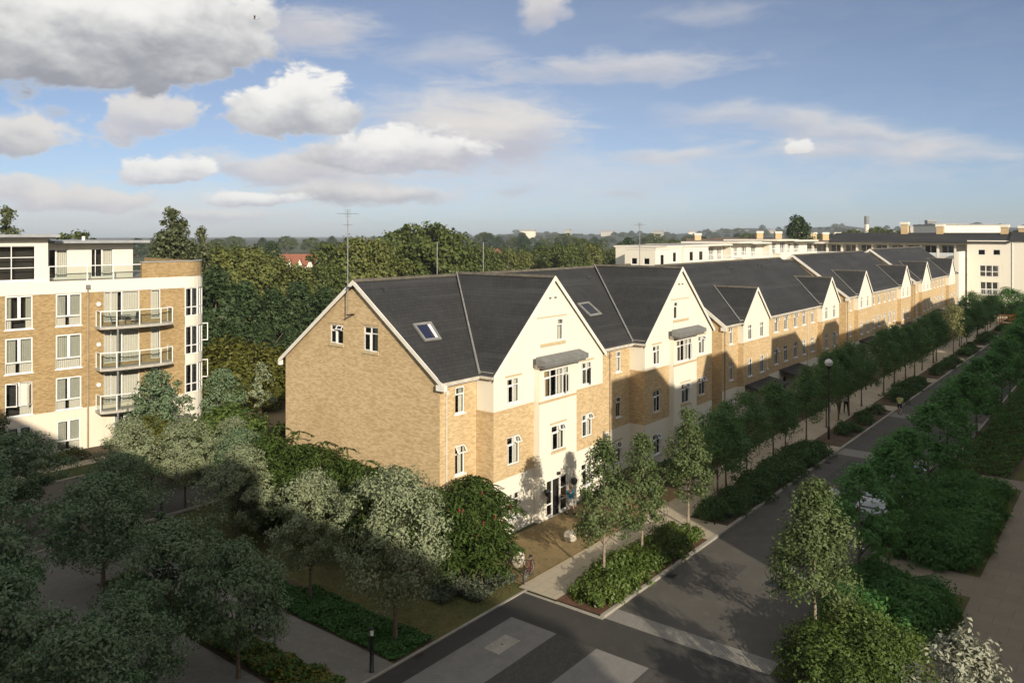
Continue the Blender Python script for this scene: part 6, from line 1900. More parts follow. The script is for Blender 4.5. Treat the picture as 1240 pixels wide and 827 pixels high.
# --- woods behind
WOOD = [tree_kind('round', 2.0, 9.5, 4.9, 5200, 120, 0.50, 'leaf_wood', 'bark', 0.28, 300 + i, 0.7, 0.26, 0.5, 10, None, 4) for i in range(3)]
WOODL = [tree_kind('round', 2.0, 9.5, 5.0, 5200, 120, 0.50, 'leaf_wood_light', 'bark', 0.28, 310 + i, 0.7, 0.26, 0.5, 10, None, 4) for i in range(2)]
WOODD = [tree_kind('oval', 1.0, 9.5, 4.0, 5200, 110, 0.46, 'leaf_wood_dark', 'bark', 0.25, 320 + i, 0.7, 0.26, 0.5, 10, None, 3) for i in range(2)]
OLIVE = [tree_kind('round', 0.4, 5.2, 3.6, 4200, 90, 0.36, 'leaf_olive', 'bark', 0.15, 330 + i, 0.5, 0.30, 0.4, 8) for i in range(2)]
POP = tree_kind('column', 2.0, 14.0, 2.1, 4800, 110, 0.40, 'leaf_poplar', 'bark', 0.25, 340, 0.6, 0.42, 0.2, 14)
CYP = tree_kind('column', 0.5, 10, 1.9, 3200, 70, 0.40, 'leaf_wood_dark', 'bark', 0.2, 341, 0.6, 0.45, 0.2, 8)
def wood(u, dist, top_v, proto, lb, nm='woodland_tree', wide=1.0, group=None):
    x, y, _ = far_at(u, dist)
    h = CAM_H + (284 - top_v) / FPX * dist
    plant(nm, proto, (x, y, 0), lb, 'tree', group, h, None, wide)
W1 = 'dense wood between the flats and the terrace'
for i, (u, dist, tv, k, wd) in enumerate((
        (262, 88, 330, 0, 1.0), (295, 92, 345, 1, 1.0), (330, 95, 352, 0, 1.0), (362, 97, 345, 1, 1.0), (395, 95, 352, 0, 1.0), (425, 100, 350, 1, 1.0),
        (250, 80, 385, 1, 0.9), (282, 82, 390, 0, 0.9), (318, 84, 395, 1, 0.9), (352, 86, 398, 0, 0.9))):
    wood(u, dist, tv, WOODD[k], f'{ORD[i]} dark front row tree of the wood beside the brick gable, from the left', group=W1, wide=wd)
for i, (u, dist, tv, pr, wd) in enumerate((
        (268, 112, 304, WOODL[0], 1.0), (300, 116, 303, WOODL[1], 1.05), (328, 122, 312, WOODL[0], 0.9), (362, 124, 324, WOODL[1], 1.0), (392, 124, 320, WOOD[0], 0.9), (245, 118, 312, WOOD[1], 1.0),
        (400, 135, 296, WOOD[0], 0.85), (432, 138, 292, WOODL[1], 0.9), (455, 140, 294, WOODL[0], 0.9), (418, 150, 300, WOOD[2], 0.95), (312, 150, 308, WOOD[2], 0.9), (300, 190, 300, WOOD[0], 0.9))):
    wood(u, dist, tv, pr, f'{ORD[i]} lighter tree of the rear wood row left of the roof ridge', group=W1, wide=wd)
for i, (u, dist, tv, k) in enumerate(((275, 73, 415, 0), (305, 74, 420, 1), (335, 76, 428, 0), (258, 70, 450, 1), (300, 70, 462, 0), (332, 71, 470, 1))):
    wood(u, dist, tv, OLIVE[k], f'{ORD[i]} olive yellow bush at the foot of the wood behind the dry bank', 'bush', 1.25, 'olive bushes below the wood')
big = [(478, 150, 282, 1.0), (500, 152, 276, 1.0), (522, 150, 273, 1.05), (540, 153, 279, 0.95)]
for i, (u, dist, tv, wd) in enumerate(big):
    wood(u, dist, tv, WOOD[i % 3], f'{ORD[i]} of four tall round trees above the ridge left of the first gable', wide=wd, group='tall trees above the ridge')
for i, u in enumerate(range(556, 800, 20)):
    wood(u + rs.uniform(-6, 6), 165 + rs.uniform(-12, 22) + (u - 560) * 0.25, 304 + rs.uniform(-5, 5) - (u - 556) * 0.02, (WOOD + WOODL)[i % 5], f'{ORD[i]} tree of the belt behind the terrace ridge, from the tall round trees', group='tree belt behind the ridge', wide=0.9)
for i, u in enumerate(range(240, 1010, 22)):
    if 335 < u < 390: continue
    wood(u + rs.uniform(-8, 8), 290 + rs.uniform(-30, 70), 297 + rs.uniform(-4, 4) - (5 if u > 700 else 0), (WOOD + WOODD)[i % 5], 'broad tree of the far tree belt below the skyline', group='far tree belt', wide=1.1)
for i in range(60):
    u = rs.uniform(200, 1260); dist = rs.uniform(520, 900)
    wood(u, dist, 290 + rs.uniform(-4, 3) - (4 if u > 560 else 0), (WOOD + WOODD)[i % 5], 'small dark tree of the farthest wooded skyline', group='skyline trees', wide=1.5)
for i in range(200):
    u = rs.uniform(420, 1270); dist = rs.uniform(1150, 2300)
    x, y, _ = far_at(u, dist)
    plant('hillside_tree', (WOOD + WOODD)[i % 5], (x, y, hill_h(x, y) - 2), 'dark tree dotted over the distant hillside', 'tree', 'hillside trees', rs.uniform(7, 12), None, 2.4)
for i, u in enumerate(range(-30, 270, 14)):
    wood(u, 620 + 90 * math.sin(i * 2.1), 292 + 2.5 * math.sin(i * 1.7), (WOOD + WOODD)[i % 5], 'small dark tree of the farthest wooded skyline', group='skyline trees', wide=1.7)
for i, (u, tv) in enumerate(((674, 288), (683, 289), (698, 291), (722, 290), (728, 291))):
    wood(u, 520, tv, CYP, f'{ORD[i]} pointed dark poplar on the tree skyline behind the first gables, from the left', 'poplar', 0.7, 'pointed skyline poplars')
for i, (u, tv, wd, dist) in enumerate(((206, 255, 0.9, 95), (222, 268, 0.8, 97), (196, 282, 0.8, 96), (243, 278, 0.75, 98), (213, 272, 0.9, 99), (8, 254, 0.8, 92), (186, 300, 0.9, 100))):
    wood(u, dist, tv, POP, (f'{ORD[i]} feathery poplar rising behind the round corner of the flats' if i != 5 else 'poplar tip showing above the flats roof at the far left'), 'poplar', wd, 'poplars behind the flats')
wood(90, 130, 281, WOOD[0], 'bare looking tree crown just above the flats roof', wide=0.9)
for i, (u, tv, wd) in enumerate(((966, 264, 0.95), (975, 272, 0.9), (958, 273, 0.6))):
    wood(u, 205, tv, CYP, ('tallest', 'second', 'smallest')[i] + ' of the dark cypresses on the skyline behind the white apartments', 'cypress', wd, 'dark cypresses')
for i, (u, tv) in enumerate(((1034, 278), (1062, 277), (1075, 279), (1094, 279), (1022, 283))):
    wood(u, 300, tv, WOOD[i % 3], f'{ORD[i]} tree behind the dark roof near the power station chimney, from the left', group='trees behind the dark roof', wide=0.9)
# ------------------------------------------------------------------ lamps, bollards, cars, bicycle, people
def globe_lamp(loc, H, label, plate=True):
    t = thing('street_lamp', label, 'street lamp', loc, 0.6, 'globe street lamps')
    a = MB()
    a.tube([(0, 0, 0), (0, 0, 0.9), (0, 0, 0.95), (0, 0, H - 0.62)], [0.11, 0.10, 0.06, 0.05], 'black_metal', 12)
    a.lathe([(0.05, H - 0.8), (0.09, H - 0.72), (0.16, H - 0.58), (0.20, H - 0.5), (0.20, H - 0.46), (0.0, H - 0.46)], 'black_metal', 14)
    a.build('pole', t)
    a = MB()
    a.lathe([(0.19, H - 0.45)] + [(0.30 * math.sin(q), H - 0.28 - 0.30 * math.cos(q)) for q in np.linspace(0.7, math.pi - 0.05, 12)] + [(0, H + 0.02)], 'globe', 20)
    a.build('globe', t)
    a = MB(); a.lathe([(0.302, H - 0.30), (0.302, H - 0.27), (0.30, H - 0.26)], 'grey_metal', 20); a.lathe([(0.07, H + 0.0), (0.05, H + 0.06), (0, H + 0.08)], 'grey_metal', 10); a.build('cap', t)
    if plate:
        a = MB(); a.box(-0.2, -0.10, 2.0, 0.2, -0.07, 2.75, 'cloth_white'); a.build('sign_plate', t)
    return t
globe_lamp((62.45, 18.75, 0.1), 6.0, 'globe street lamp on a black pole with a small white plate, in the third bed')
globe_lamp((37.1, 10.9, 0.0), 4.15, 'globe street lamp half hidden behind the sunlit conical tree', False)

def bollard(loc, label, H=1.0, lit=False):
    t = thing('bollard', label, 'bollard', loc, 0, 'black bollards')
    a = MB()
    r = 0.075 if lit else 0.07
    if lit:
        a.lathe([(r * 1.3, 0), (r * 1.3, 0.04), (r, 0.05), (r, H - 0.34), (r * 1.15, H - 0.33), (r * 1.15, H - 0.30), (0, H - 0.30)], 'black_metal', 16); a.build('post', t)
        a = MB(); a.lathe([(r * 0.9, H - 0.30), (r * 0.9, H - 0.10)], 'globe', 14); a.build('lens', t)
        a = MB(); a.lathe([(r * 1.15, H - 0.10), (r * 1.2, H - 0.05), (r * 0.8, H - 0.01), (0, H)], 'black_metal', 16); a.build('cap', t)
    else:
        a.lathe([(r, 0), (r, H - 0.26), (r * 0.7, H - 0.24), (r * 0.7, H - 0.19), (r, H - 0.17), (r, H - 0.05), (r * 0.6, H), (0, H)], 'black_metal', 14)
        a.build('post', t)
bollard((19.35, 21.55, 0.0), 'tall black bollard with a glass light head at the gravel path entrance', 1.62, True)
bollard((28.05, 22.35, 0.05), 'black bollard between the sage planting and the bicycle', 0.95)
bollard((27.1, 22.7, 0.05), 'black bollard under the sumac bushes, left of the one by the bicycle', 1.0)
bollard((22.6, 42.0, 0.02), 'small black bollard by the back road below the silver trees', 1.0)
for i, (x, y) in enumerate(((84.5, 21.8), (86.4, 21.8), (78.0, 21.9), (104, 21.8))):
    bollard((x, y, 0.1), f'{ORD[i]} black post on the far pavement near the third terrace block', 1.0)

# drain and service cover
a = MB(); a.box(20.95, 20.86, 0.008, 21.45, 21.14, 0.016, 'black_metal')
for k in range(7):
    a.box(21.0 + k * 0.062, 20.9, 0.016, 21.03 + k * 0.062, 21.1, 0.020, 'rubber')
tag(a.build('drain_cover'), 'black slotted drain cover at the edge of the junction asphalt', 'drain')
a = MB(); a.box(23.05, 18.75, 0.012, 24.35, 19.5, 0.02, 'kerb_stone'); a.box(23.66, 19.08, 0.02, 23.74, 19.16, 0.024, 'black_metal')
tag(a.build('manhole_cover'), 'pale square service cover set in the granite band', 'manhole cover')

# boulder
def rock(loc, s, label, seed, m_='rock_white'):
    bm = bmesh.new(); bmesh.ops.create_icosphere(bm, subdivisions=3, radius=1)
    rn = random.Random(seed)
    ph = [(Vector((rn.gauss(0, 1), rn.gauss(0, 1), rn.gauss(0, 1))).normalized(), rn.uniform(0.68, 0.98)) for _ in range(15)]
    for v in bm.verts:
        p = v.co.copy()
        for d, lim in ph:
            k = p.dot(d)
            if k > lim: p -= d * (k - lim)
        v.co = Vector((p.x * s[0], p.y * s[1], (p.z + 0.7) * s[2]))
    me = bpy.data.meshes.new('boulder'); bm.to_mesh(me); bm.free(); me.materials.append(M[m_])
    tag(link('boulder', me, None, loc, rn.uniform(0, 3)), label, 'boulder')
rock((29.75, 23.0, 0.04), (0.42, 0.36, 0.46), 'large white boulder on the dry forecourt behind the bicycle', 3)
rock((33.9, 22.9, 0.02), (0.45, 0.36, 0.32), 'pale boulder beneath the nearest street tree, by the entrance', 9)

# bicycle
def bicycle(loc, rz, label):
    t = thing('bicycle', label, 'bicycle', loc, rz)
    R, x1, x0 = 0.33, 0.52, -0.52
    for x in (x0, x1):
        w = MB(); w.torus((x, 0, R), (0, 1, 0), R - 0.02, 0.022, 'rubber', 30, 7); o = w.build('wheel', t)
        w = MB(); w.torus((x, 0, R), (0, 1, 0), R - 0.05, 0.012, 'grey_metal', 30, 6); w.build('rim', o)
        w = MB()
        for k in range(14):
            q = 2 * math.pi * k / 14
            w.tube([(x, 0.02 * (-1) ** k, R), (x + (R - 0.05) * math.cos(q), 0, R + (R - 0.05) * math.sin(q))], 0.003, 'grey_metal', 4, False)
        w.tube([(x, -0.05, R), (x, 0.05, R)], 0.025, 'grey_metal', 8)
        w.build('spokes', o)
    f = MB()
    bb, st, hd, hb = (-0.06, 0, 0.29), (-0.22, 0, 0.78), (0.34, 0, 0.80), (0.38, 0, 0.66)
    for a_, b_ in ((bb, st), (bb, hb), (st, hd), (hd, hb), (bb, (x0, 0.05, R)), (bb, (x0, -0.05, R)), (st, (x0, 0.05, R)), (st, (x0, -0.05, R))):
        f.tube([a_, b_], 0.019, 'red_paint', 7)
    f.build('frame', t)
    f = MB()
    for s_ in (-1, 1):
        f.tube([hb, (0.42, 0.05 * s_, 0.6), (x1, 0.055 * s_, R)], 0.014, 'black_metal', 6)
    f.build('fork', t)
    f = MB(); f.tube([hd, (0.31, 0, 0.95)], 0.015, 'black_metal', 6); f.tube([(0.26, -0.3, 0.99), (0.34, -0.12, 0.97), (0.31, 0, 0.95), (0.34, 0.12, 0.97), (0.26, 0.3, 0.99)], 0.014, 'black_metal', 6); f.build('handlebar', t)
    f = MB(); f.tube([st, (-0.25, 0, 0.9)], 0.014, 'grey_metal', 6); f.prism([(-0.38, -0.08, 0.9), (-0.38, 0.08, 0.9), (-0.2, 0.04, 0.9), (-0.08, 0.02, 0.9), (-0.08, -0.02, 0.9), (-0.2, -0.04, 0.9)], (0, 0, 0.05), 'rubber'); f.build('saddle', t)
    f = MB(); f.torus((-0.06, 0.04, 0.29), (0, 1, 0), 0.09, 0.008, 'black_metal', 18, 5)
    for s_ in (-1, 1):
        f.tube([(-0.06, 0.08 * s_, 0.29), (-0.06 + 0.12 * s_, 0.08 * s_, 0.29 - 0.11 * s_)], 0.011, 'grey_metal', 5); f.box(-0.1 + 0.12 * s_, 0.08 * s_ - 0.04, 0.275 - 0.11 * s_, -0.02 + 0.12 * s_, 0.08 * s_ + 0.04, 0.295 - 0.11 * s_, 'rubber')
    f.build('crankset', t)
bicycle((28.85, 21.75, 0.06), rad(200), 'red bicycle parked at the corner of the forecourt, by the white boulder')

# cars
def car(loc, rz, body_m, label):
    t = thing('parked_car', label, 'car', loc, rz)
    L, w = 4.2, 0.86
    side = [(-2.1, 0.35), (-2.12, 0.62), (-2.0, 0.86), (-1.15, 0.96), (-0.55, 1.38), (-0.2, 1.45), (0.9, 1.45), (1.5, 1.28), (1.98, 0.98), (2.08, 0.8), (2.1, 0.35)]
    b = MB(); n = len(side)
    rows = []
    for yk, ins, dz in ((-w, 0.0, 0.0), (-w * 0.93, 0.03, 0.0), (w * 0.93, 0.03, 0.0), (w, 0.0, 0.0)):
        rows.append([])
    def ring(k):
        x, z = side[k]
        tum = 0.16 if z > 1.0 else 0.0
        return [(x, -w + tum, z), (x, -w * 0.8 + tum, z + (0.03 if z > 0.5 else 0)), (x, w * 0.8 - tum, z + (0.03 if z > 0.5 else 0)), (x, w - tum, z)]
    vs = [p for k in range(n) for p in ring(k)]
    fs = [(k * 4 + j, k * 4 + j + 1, (k + 1) * 4 + j + 1, (k + 1) * 4 + j) for k in range(n - 1) for j in range(3)]
    fs += [tuple(k * 4 for k in range(n - 1, -1, -1)), tuple(k * 4 + 3 for k in range(n)), (0, 1, 2, 3)]
    fs.append(((n - 1) * 4 + 3, (n - 1) * 4 + 2, (n - 1) * 4 + 1, (n - 1) * 4)); fs.append((0, (n - 1) * 4, (n - 1) * 4 + 3, 3))
    b.faces(vs, fs, body_m, False); b.build('body', t)
    for s_ in (-1, 1):
        g_ = MB(); y = s_ * (w - 0.165); yb = s_ * (w - 0.02)
        q = [(-0.98, yb * 0.985, 1.0), (-0.5, y, 1.36), (0.85, y, 1.40), (1.4, y, 1.24), (1.62, yb * 0.985, 1.02)]
        g_.poly([(x, yy + s_ * 0.02, z) for x, yy, z in q], 'car_glass'); g_.build('side_window', t)
    g_ = MB(); g_.poly([(-1.12, -0.66, 1.01), (-1.12, 0.66, 1.01), (-0.58, 0.56, 1.40), (-0.58, -0.56, 1.40)], 'car_glass'); g_.build('windscreen', t)
    g_ = MB(); g_.poly([(1.05, -0.55, 1.46), (1.05, 0.55, 1.46), (1.93, 0.62, 1.06), (1.93, -0.62, 1.06)], 'car_glass'); g_.build('rear_window', t)
    for x in (-1.3, 1.28):
        for s_ in (-1, 1):
            k = MB(); k.torus((x, s_ * (w - 0.08), 0.31), (0, 1, 0), 0.23, 0.085, 'rubber', 22, 8); o = k.build('wheel', t)
            k = MB(); k.tube([(x, s_ * (w - 0.1), 0.31), (x, s_ * (w - 0.03), 0.31)], 0.17, 'grey_metal', 14); k.build('rim', o)
    for s_ in (-1, 1):
        k = MB(); k.box(2.07, s_ * 0.78, 0.74, 2.115, s_ * 0.55, 0.95, 'red_paint'); k.build('tail_light', t)
        k = MB(); k.box(-2.13, s_ * 0.78, 0.62, -2.05, s_ * 0.5, 0.76, 'globe'); k.build('headlight', t)
car((33.2, 43.6, 0.012), rad(78), 'car_white', 'white car by the rear corner of the brick gable end')
car((47.0, 11.4, 0.008), rad(182), 'car_silver', 'nearer silver car half hidden by the right kerb trees')
car((53.4, 11.5, 0.008), rad(180), 'car_silver', 'farther silver car half hidden by the right kerb trees')
car((148.0, 13.0, 0.008), rad(180), 'car_white', 'white car beneath the orange lift at the far end of the street')

# orange lift at the street end
t = thing('boom_lift', 'orange boom lift with a railed basket at the far end of the street', 'lift', (143.5, 15.2, 0.0), rad(80))
a = MB(); a.box(-1.6, -0.9, 0.35, 1.6, 0.9, 1.0, 'orange_paint'); a.build('chassis', t)
for x in (-1.1, 1.1):
    for s_ in (-1, 1):
        k = MB(); k.torus((x, s_ * 0.95, 0.42), (0, 1, 0), 0.28, 0.14, 'rubber', 20, 8); k.build('wheel', t)
a = MB(); a.box(-0.8, -0.6, 1.0, 0.9, 0.6, 1.7, 'orange_paint'); a.tube([(0.6, 0, 1.6), (-1.0, 0, 4.3), (0.9, 0, 2.9)], 0.16, 'orange_paint', 8); a.build('boom', t)
a = MB()
for z in (2.0, 2.55, 3.1):
    for p, q in (((0.7, -1.0), (2.2, -1.0)), ((2.2, -1.0), (2.2, 1.0)), ((2.2, 1.0), (0.7, 1.0)), ((0.7, 1.0), (0.7, -1.0))):
        a.tube([(*p, z), (*q, z)], 0.05, 'orange_paint', 6)
for p in ((0.7, -1), (2.2, -1), (2.2, 1), (0.7, 1), (2.2, 0), (0.7, 0)):
    a.tube([(*p, 2.0), (*p, 3.1)], 0.05, 'orange_paint', 6)
a.box(0.7, -1, 1.93, 2.2, 1, 2.0, 'grey_metal'); a.build('basket', t)

# timber fence along the far end of the pavement
t = thing('timber_fence', 'pale timber fence at the far end of the terrace pavement', 'fence', (118, 22.4, 0))
for k in range(19):
    x0_ = k * 2.5
    a = MB()
    for j in range(10):
        a.box(x0_ + j * 0.24 + 0.06, 0.0, 0.05, x0_ + j * 0.24 + 0.28, 0.03, 1.45, 'timber_fence')
    a.build('panel', t)
    a = MB(); a.box(x0_ - 0.05, -0.04, 0, x0_ + 0.05, 0.07, 1.55, 'timber_fence'); a.build('post', t)

# flower pot and blue bin
t = thing('flower_pot', 'terracotta pot with a small plant beside the entrance doors', 'pot', (38.9, 25.0, 0.06))
a = MB(); a.lathe([(0.0, 0.0), (0.16, 0.0), (0.22, 0.34), (0.24, 0.34), (0.24, 0.40), (0.2, 0.40), (0.19, 0.36), (0, 0.36)], 'terracotta', 16); a.build('pot', t)
link('plant', SHRUB[0][1], t, (0, 0, 0.34), 0.3, 0.33)
t = thing('recycling_bin', 'blue wheeled bin beside a porch of the second terrace block', 'bin', (82.0, 24.9, 0.06), 0.2)
a = MB(); a.prism([(-0.24, -0.24, 0.06), (0.24, -0.24, 0.06), (0.28, -0.3, 0.95), (-0.28, -0.3, 0.95)], (0, 0.55, 0), 'blue_plastic'); a.build('body', t)
a = MB(); a.prism([(-0.3, -0.34, 0.96), (0.3, -0.34, 0.96), (0.3, 0.3, 1.0), (-0.3, 0.3, 1.0)], (0, 0, 0.07), 'blue_plastic'); a.build('lid', t)
for s_ in (-1, 1):
    a = MB(); a.torus((0.24 * s_, 0.28, 0.1), (1, 0, 0), 0.07, 0.03, 'rubber', 14, 6); a.build('wheel', t)

# people: one skinned body each, clothes grown from the same skeleton
def skin_obj(name, pts, edges, radii, m_, parent, levels=2, root=0):
    me = bpy.data.meshes.new(name)
    me.from_pydata(pts, edges, []); me.update()
    o = link(name, me, parent)
    o.modifiers.new('skin', 'SKIN')
    if not me.skin_vertices:
        bpy.context.view_layer.objects.active = o
    sv = me.skin_vertices[0].data
    for i, r in enumerate(radii):
        sv[i].radius = (r, r) if not isinstance(r, tuple) else r
        sv[i].use_root = (i == root)
    s_ = o.modifiers.new('sub', 'SUBSURF'); s_.levels = levels; s_.render_levels = levels
    dg = bpy.context.evaluated_depsgraph_get()
    me2 = bpy.data.meshes.new_from_object(o.evaluated_get(dg))
    me2.materials.clear(); me2.materials.append(M[m_])
    for p in me2.polygons: p.use_smooth = True
    o.modifiers.clear(); o.data = me2; me2.name = name
    return o
def person(loc, rz, label, top_m, leg_m, hair_m='hair_brown', H=1.74, stride=0.32, arms=(0.25, -0.2), shorts=False, skirt=False, bag=None, lean=0.04, elbow=0.25):
    t = thing('person', label, 'person', loc, rz, None, H / 1.74)
    # x forward, y left
    hip, kn, an = 0.92, 0.50, 0.085
    P = {'pel': (0, 0, 0.96), 'wst': (lean * 0.4, 0, 1.10), 'chs': (lean, 0, 1.30), 'nek': (lean * 1.3, 0, 1.48), 'hd0': (lean * 1.4 + 0.01, 0, 1.555), 'hd1': (lean * 1.5 + 0.015, 0, 1.63), 'hd2': (lean * 1.5 + 0.01, 0, 1.70)}
    R = {'pel': (0.135, 0.10), 'wst': (0.125, 0.09), 'chs': (0.155, 0.105), 'nek': 0.05, 'hd0': 0.07, 'hd1': (0.078, 0.09), 'hd2': (0.062, 0.072)}
    E = [('pel', 'wst'), ('wst', 'chs'), ('chs', 'nek'), ('nek', 'hd0'), ('hd0', 'hd1'), ('hd1', 'hd2')]
    for s_, nm, st, ar in ((1, 'l', stride, arms[0]), (-1, 'r', -stride, arms[1])):
        P['hip' + nm] = (0, 0.095 * s_, 0.90); R['hip' + nm] = 0.088
        P['kne' + nm] = (st * 0.62 + 0.03, 0.10 * s_, 0.50); R['kne' + nm] = 0.055
        bk = -0.12 if st < 0 else 0.0
        P['ank' + nm] = (st + bk * 0.4, 0.10 * s_, 0.085 + (0.05 if st < 0 else 0)); R['ank' + nm] = 0.036
        P['toe' + nm] = (st + 0.17 + bk * 0.4, 0.115 * s_, 0.035); R['toe' + nm] = 0.034
        P['sho' + nm] = (lean, 0.185 * s_, 1.40); R['sho' + nm] = 0.056
        P['elb' + nm] = (lean + ar * 0.6 - 0.02, 0.245 * s_, 1.13); R['elb' + nm] = 0.040
        P['wri' + nm] = (lean + ar + elbow * 0.55, 0.235 * s_, 0.92 + abs(elbow) * 0.32); R['wri' + nm] = 0.028
        E += [('pel', 'hip' + nm), ('hip' + nm, 'kne' + nm), ('kne' + nm, 'ank' + nm), ('ank' + nm, 'toe' + nm), ('chs', 'sho' + nm), ('sho' + nm, 'elb' + nm), ('elb' + nm, 'wri' + nm)]
    def grow(name, keys, m_, add=0.0, scale_pts=None, pts_over=None, root=None):
        Q = dict(P); 
        if pts_over: Q.update(pts_over)
        ed = [(keys.index(a), keys.index(b)) for a, b in E if a in keys and b in keys]
        rr = []
        for k in keys:
            r = R[k]
            rr.append((r[0] + add, r[1] + add) if isinstance(r, tuple) else r + add)
        return skin_obj(name, [Q[k] for k in keys], ed, rr, m_, t, 2, keys.index(root) if root else 0)
    body = grow('body', list(P.keys()), 'skin', 0, root='pel')
    # hands: palm with five fingers
    h_ = MB()
    for s_, nm in ((1, 'l'), (-1, 'r')):
        w = Vector(P['wri' + nm]); e_ = Vector(P['elb' + nm]); d = (w - e_).normalized()
        side = Vector((0, -s_, 0)); fw = d.cross(side).normalized()
        h_.tube([w, w + d * 0.05, w + d * 0.09], [0.026, 0.036, 0.033], 'skin', 8)
        for k, (o_, ln) in enumerate(((-0.03, 0.07), (-0.01, 0.08), (0.01, 0.076), (0.03, 0.06))):
            b_ = w + d * 0.085 + fw * o_
            h_.tube([b_, b_ + d * ln * 0.55 + side * 0.008, b_ + d * ln + side * 0.03], [0.0095, 0.0085, 0.006], 'skin', 6)
        b_ = w + d * 0.03 - fw * 0.03
        h_.tube([b_, b_ + d * 0.03 - fw * 0.025, b_ + d * 0.065 - fw * 0.03], [0.012, 0.01, 0.007], 'skin', 6)
    h_.build('hands', t)
    f_ = MB()
    hx, hz = P['hd1'][0], P['hd1'][2]
    for s_ in (-1, 1):
        f_.lathe([(0, -0.009), (0.009, -0.004), (0.009, 0.004), (0, 0.009)], 'cloth_white', 8, (hx + 0.083, 0.03 * s_, hz)); f_.lathe([(0, -0.005), (0.005, 0), (0, 0.005)], 'cloth_black', 6, (hx + 0.089, 0.03 * s_, hz))
        f_.lathe([(0, -0.03), (0.014, -0.01), (0.016, 0.015), (0, 0.03)], 'skin', 8, (hx, 0.082 * s_, hz - 0.01))
    f_.prism([(hx + 0.08, -0.012, hz - 0.04), (hx + 0.08, 0.012, hz - 0.04), (hx + 0.085, 0.006, hz), (hx + 0.085, -0.006, hz)], (0.022, 0, -0.005), 'skin')
    f_.box(hx + 0.07, -0.022, hz - 0.072, hx + 0.083, 0.022, hz - 0.062, 'red_paint')
    f_.build('face', t)
    hr = MB()
    hr.lathe([(0.082, -0.01), (0.096, 0.03), (0.09, 0.075), (0.06, 0.115), (0, 0.13)], hair_m, 14, (hx - 0.012, 0, hz))
    hr.tube([(hx - 0.045, 0, hz + 0.05), (hx - 0.07, 0, hz - 0.02), (hx - 0.055, 0, hz - 0.09)], [0.065, 0.06, 0.03], hair_m, 10)
    hr.build('hair', t)
    ar = ['elbl', 'elbr']
    mid = {'elb' + n: tuple(Vector(P['sho' + n]).lerp(Vector(P['elb' + n]), 0.75)) for n in 'lr'}
    grow('shirt', ['pel', 'wst', 'chs', 'shol', 'shor', 'elbl', 'elbr'], top_m, 0.018, None, mid, 'wst')
    if skirt:
        k = MB(); k.lathe([(0.145, 1.02), (0.16, 0.92), (0.20, 0.60), (0.19, 0.60)], leg_m, 18); k.build('skirt', t)
    elif shorts:
        mk = {'kne' + n: tuple(Vector(P['hip' + n]).lerp(Vector(P['kne' + n]), 0.85)) for n in 'lr'}
        grow('shorts', ['pel', 'hipl', 'hipr', 'knel', 'kner'], leg_m, 0.022, None, mk, 'pel')
    else:
        grow('trousers', ['pel', 'hipl', 'hipr', 'knel', 'kner', 'ankl', 'ankr'], leg_m, 0.018, None, None, 'pel')
    sh = MB()
    for nm in 'lr':
        a_, b_ = Vector(P['ank' + nm]), Vector(P['toe' + nm])
        sh.tube([a_ + Vector((-0.05, 0, -0.035)), a_ + Vector((0.03, 0, -0.03)), b_ + Vector((0.03, 0, 0.002))], [0.045, 0.05, 0.036], 'cloth_black', 10)
    sh.build('shoes', t)
    if bag:
        k = MB(); k.prism([(lean - 0.13, -0.14, 1.02), (lean - 0.13, 0.14, 1.02), (lean - 0.13, 0.13, 1.42), (lean - 0.13, -0.13, 1.42)], (-0.15, 0, 0), bag); k.build('rucksack', t)
    return t
person((75.0, 16.6, 0.01), rad(12), 'person in a pale yellow top and dark shorts at the road edge', 'cloth_yellow', 'cloth_navy', shorts=True, stride=0.16)
person((71.9, 20.75, 0.1), rad(5), 'person in a grey top and black trousers on the pavement, the left of two', 'cloth_grey', 'cloth_black', stride=0.26)
person((72.6, 20.35, 0.1), rad(3), 'person in black with a pale bag on the pavement, the right of two', 'cloth_black', 'cloth_black', stride=-0.24, bag='cloth_white')
person((36.9, 24.9, 0.06), rad(80), 'person in a teal top and white skirt stepping to the open entrance doors', 'cloth_teal', 'cloth_white', 'hair_fair', 1.62, 0.2, skirt=True, elbow=0.5)

# walking stick
a = MB(); a.tube([(75.3, 16.30, 0.01), (75.18, 16.35, 0.95)], 0.02, 'grey_metal', 6)
tag(a.build('walking_stick'), 'thin stick held by the person in the yellow top', 'stick')
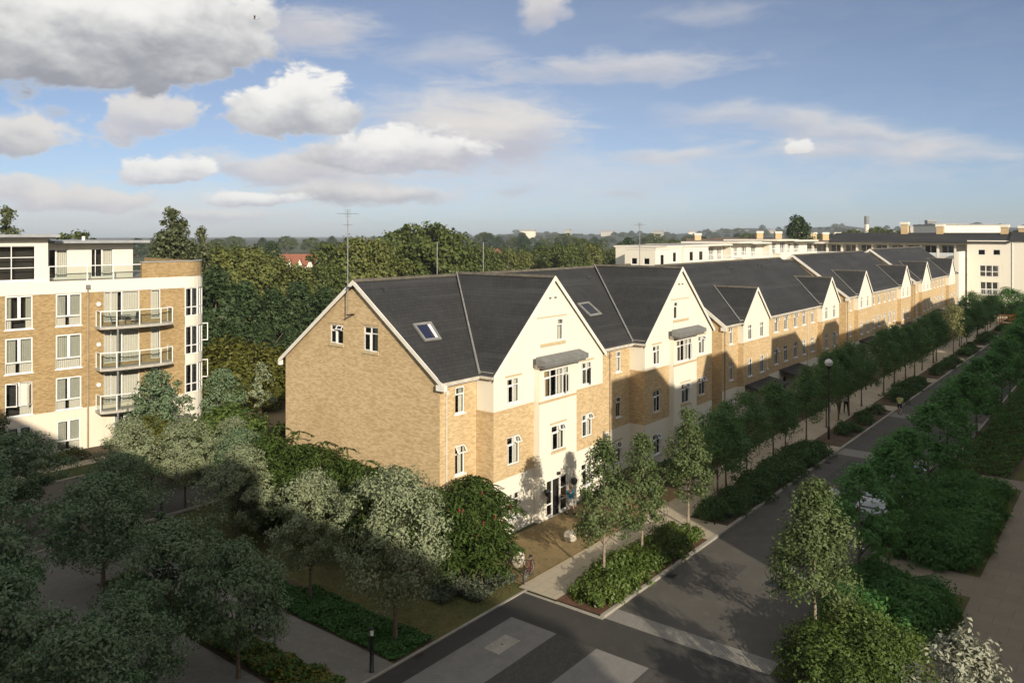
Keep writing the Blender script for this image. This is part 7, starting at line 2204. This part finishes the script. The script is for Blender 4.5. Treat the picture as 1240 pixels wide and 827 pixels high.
# gull
t = thing('gull', 'gull gliding in front of the big grey cloud at upper left', 'bird', (42.0, 62.0, 34.6), rad(150))
a = MB(); a.tube([(-0.26, 0, 0), (-0.1, 0, 0.0), (0.1, 0, 0.01), (0.22, 0, 0.03), (0.29, 0, 0.02)], [0.02, 0.07, 0.075, 0.045, 0.012], 'feather', 10); a.build('body', t)
for s_ in (-1, 1):
    a = MB()
    a.prism([(0.1, 0.05 * s_, 0.03), (0.16, 0.35 * s_, 0.16), (0.02, 0.72 * s_, 0.10), (-0.02, 0.72 * s_, 0.10), (0.02, 0.35 * s_, 0.15), (-0.06, 0.05 * s_, 0.03)], (0, 0, 0.012), 'feather'); a.build('wing', t)
a = MB(); a.prism([(-0.24, -0.03, 0), (-0.24, 0.03, 0), (-0.40, 0.09, 0), (-0.40, -0.09, 0)], (0, 0, 0.01), 'feather'); a.build('tail', t)
for lb, x, y in (('round iron manhole cover in the sunlit part of the road', 35.2, 13.0), ('round iron manhole cover further up the shaded road', 55.0, 14.2)):
    a = MB(); a.lathe([(0.0, 0.018), (0.30, 0.018), (0.33, 0.014), (0.33, 0.008)], 'black_metal', 20, (x, y, 0)); tag(a.build('manhole_cover'), lb, 'manhole cover')
for i, x in enumerate((33.0, 56.0, 80.0)):
    a = MB(); a.box(x, 16.72, 0.008, x + 0.45, 17.14, 0.016, 'black_metal')
    for k in range(5):
        a.box(x + 0.04 + k * 0.08, 16.76, 0.016, x + 0.08 + k * 0.08, 17.1, 0.019, 'rubber')
    tag(a.build('gully_grate'), f'{ORD[i]} iron gully grate along the left kerb, counted from the junction', 'drain')
# ------------------------------------------------------------------ the air: one closed box, far things fade slightly
m, t, out = new_mat('haze_air')
pv = t.n('ShaderNodeVolumePrincipled')
pv.inputs['Color'].default_value = (0.80, 0.88, 1.0, 1)
pv.inputs['Density'].default_value = 0.00014
pv.inputs['Anisotropy'].default_value = 0.0
t.l(pv.outputs[0], out.inputs['Volume'])
h_ = MB()
h_.box(-700, -1700, -1.0, 3900, 3900, 62, 'haze_air')
tag(h_.build('haze'), 'thin pale haze in the air', None, None, 'stuff')
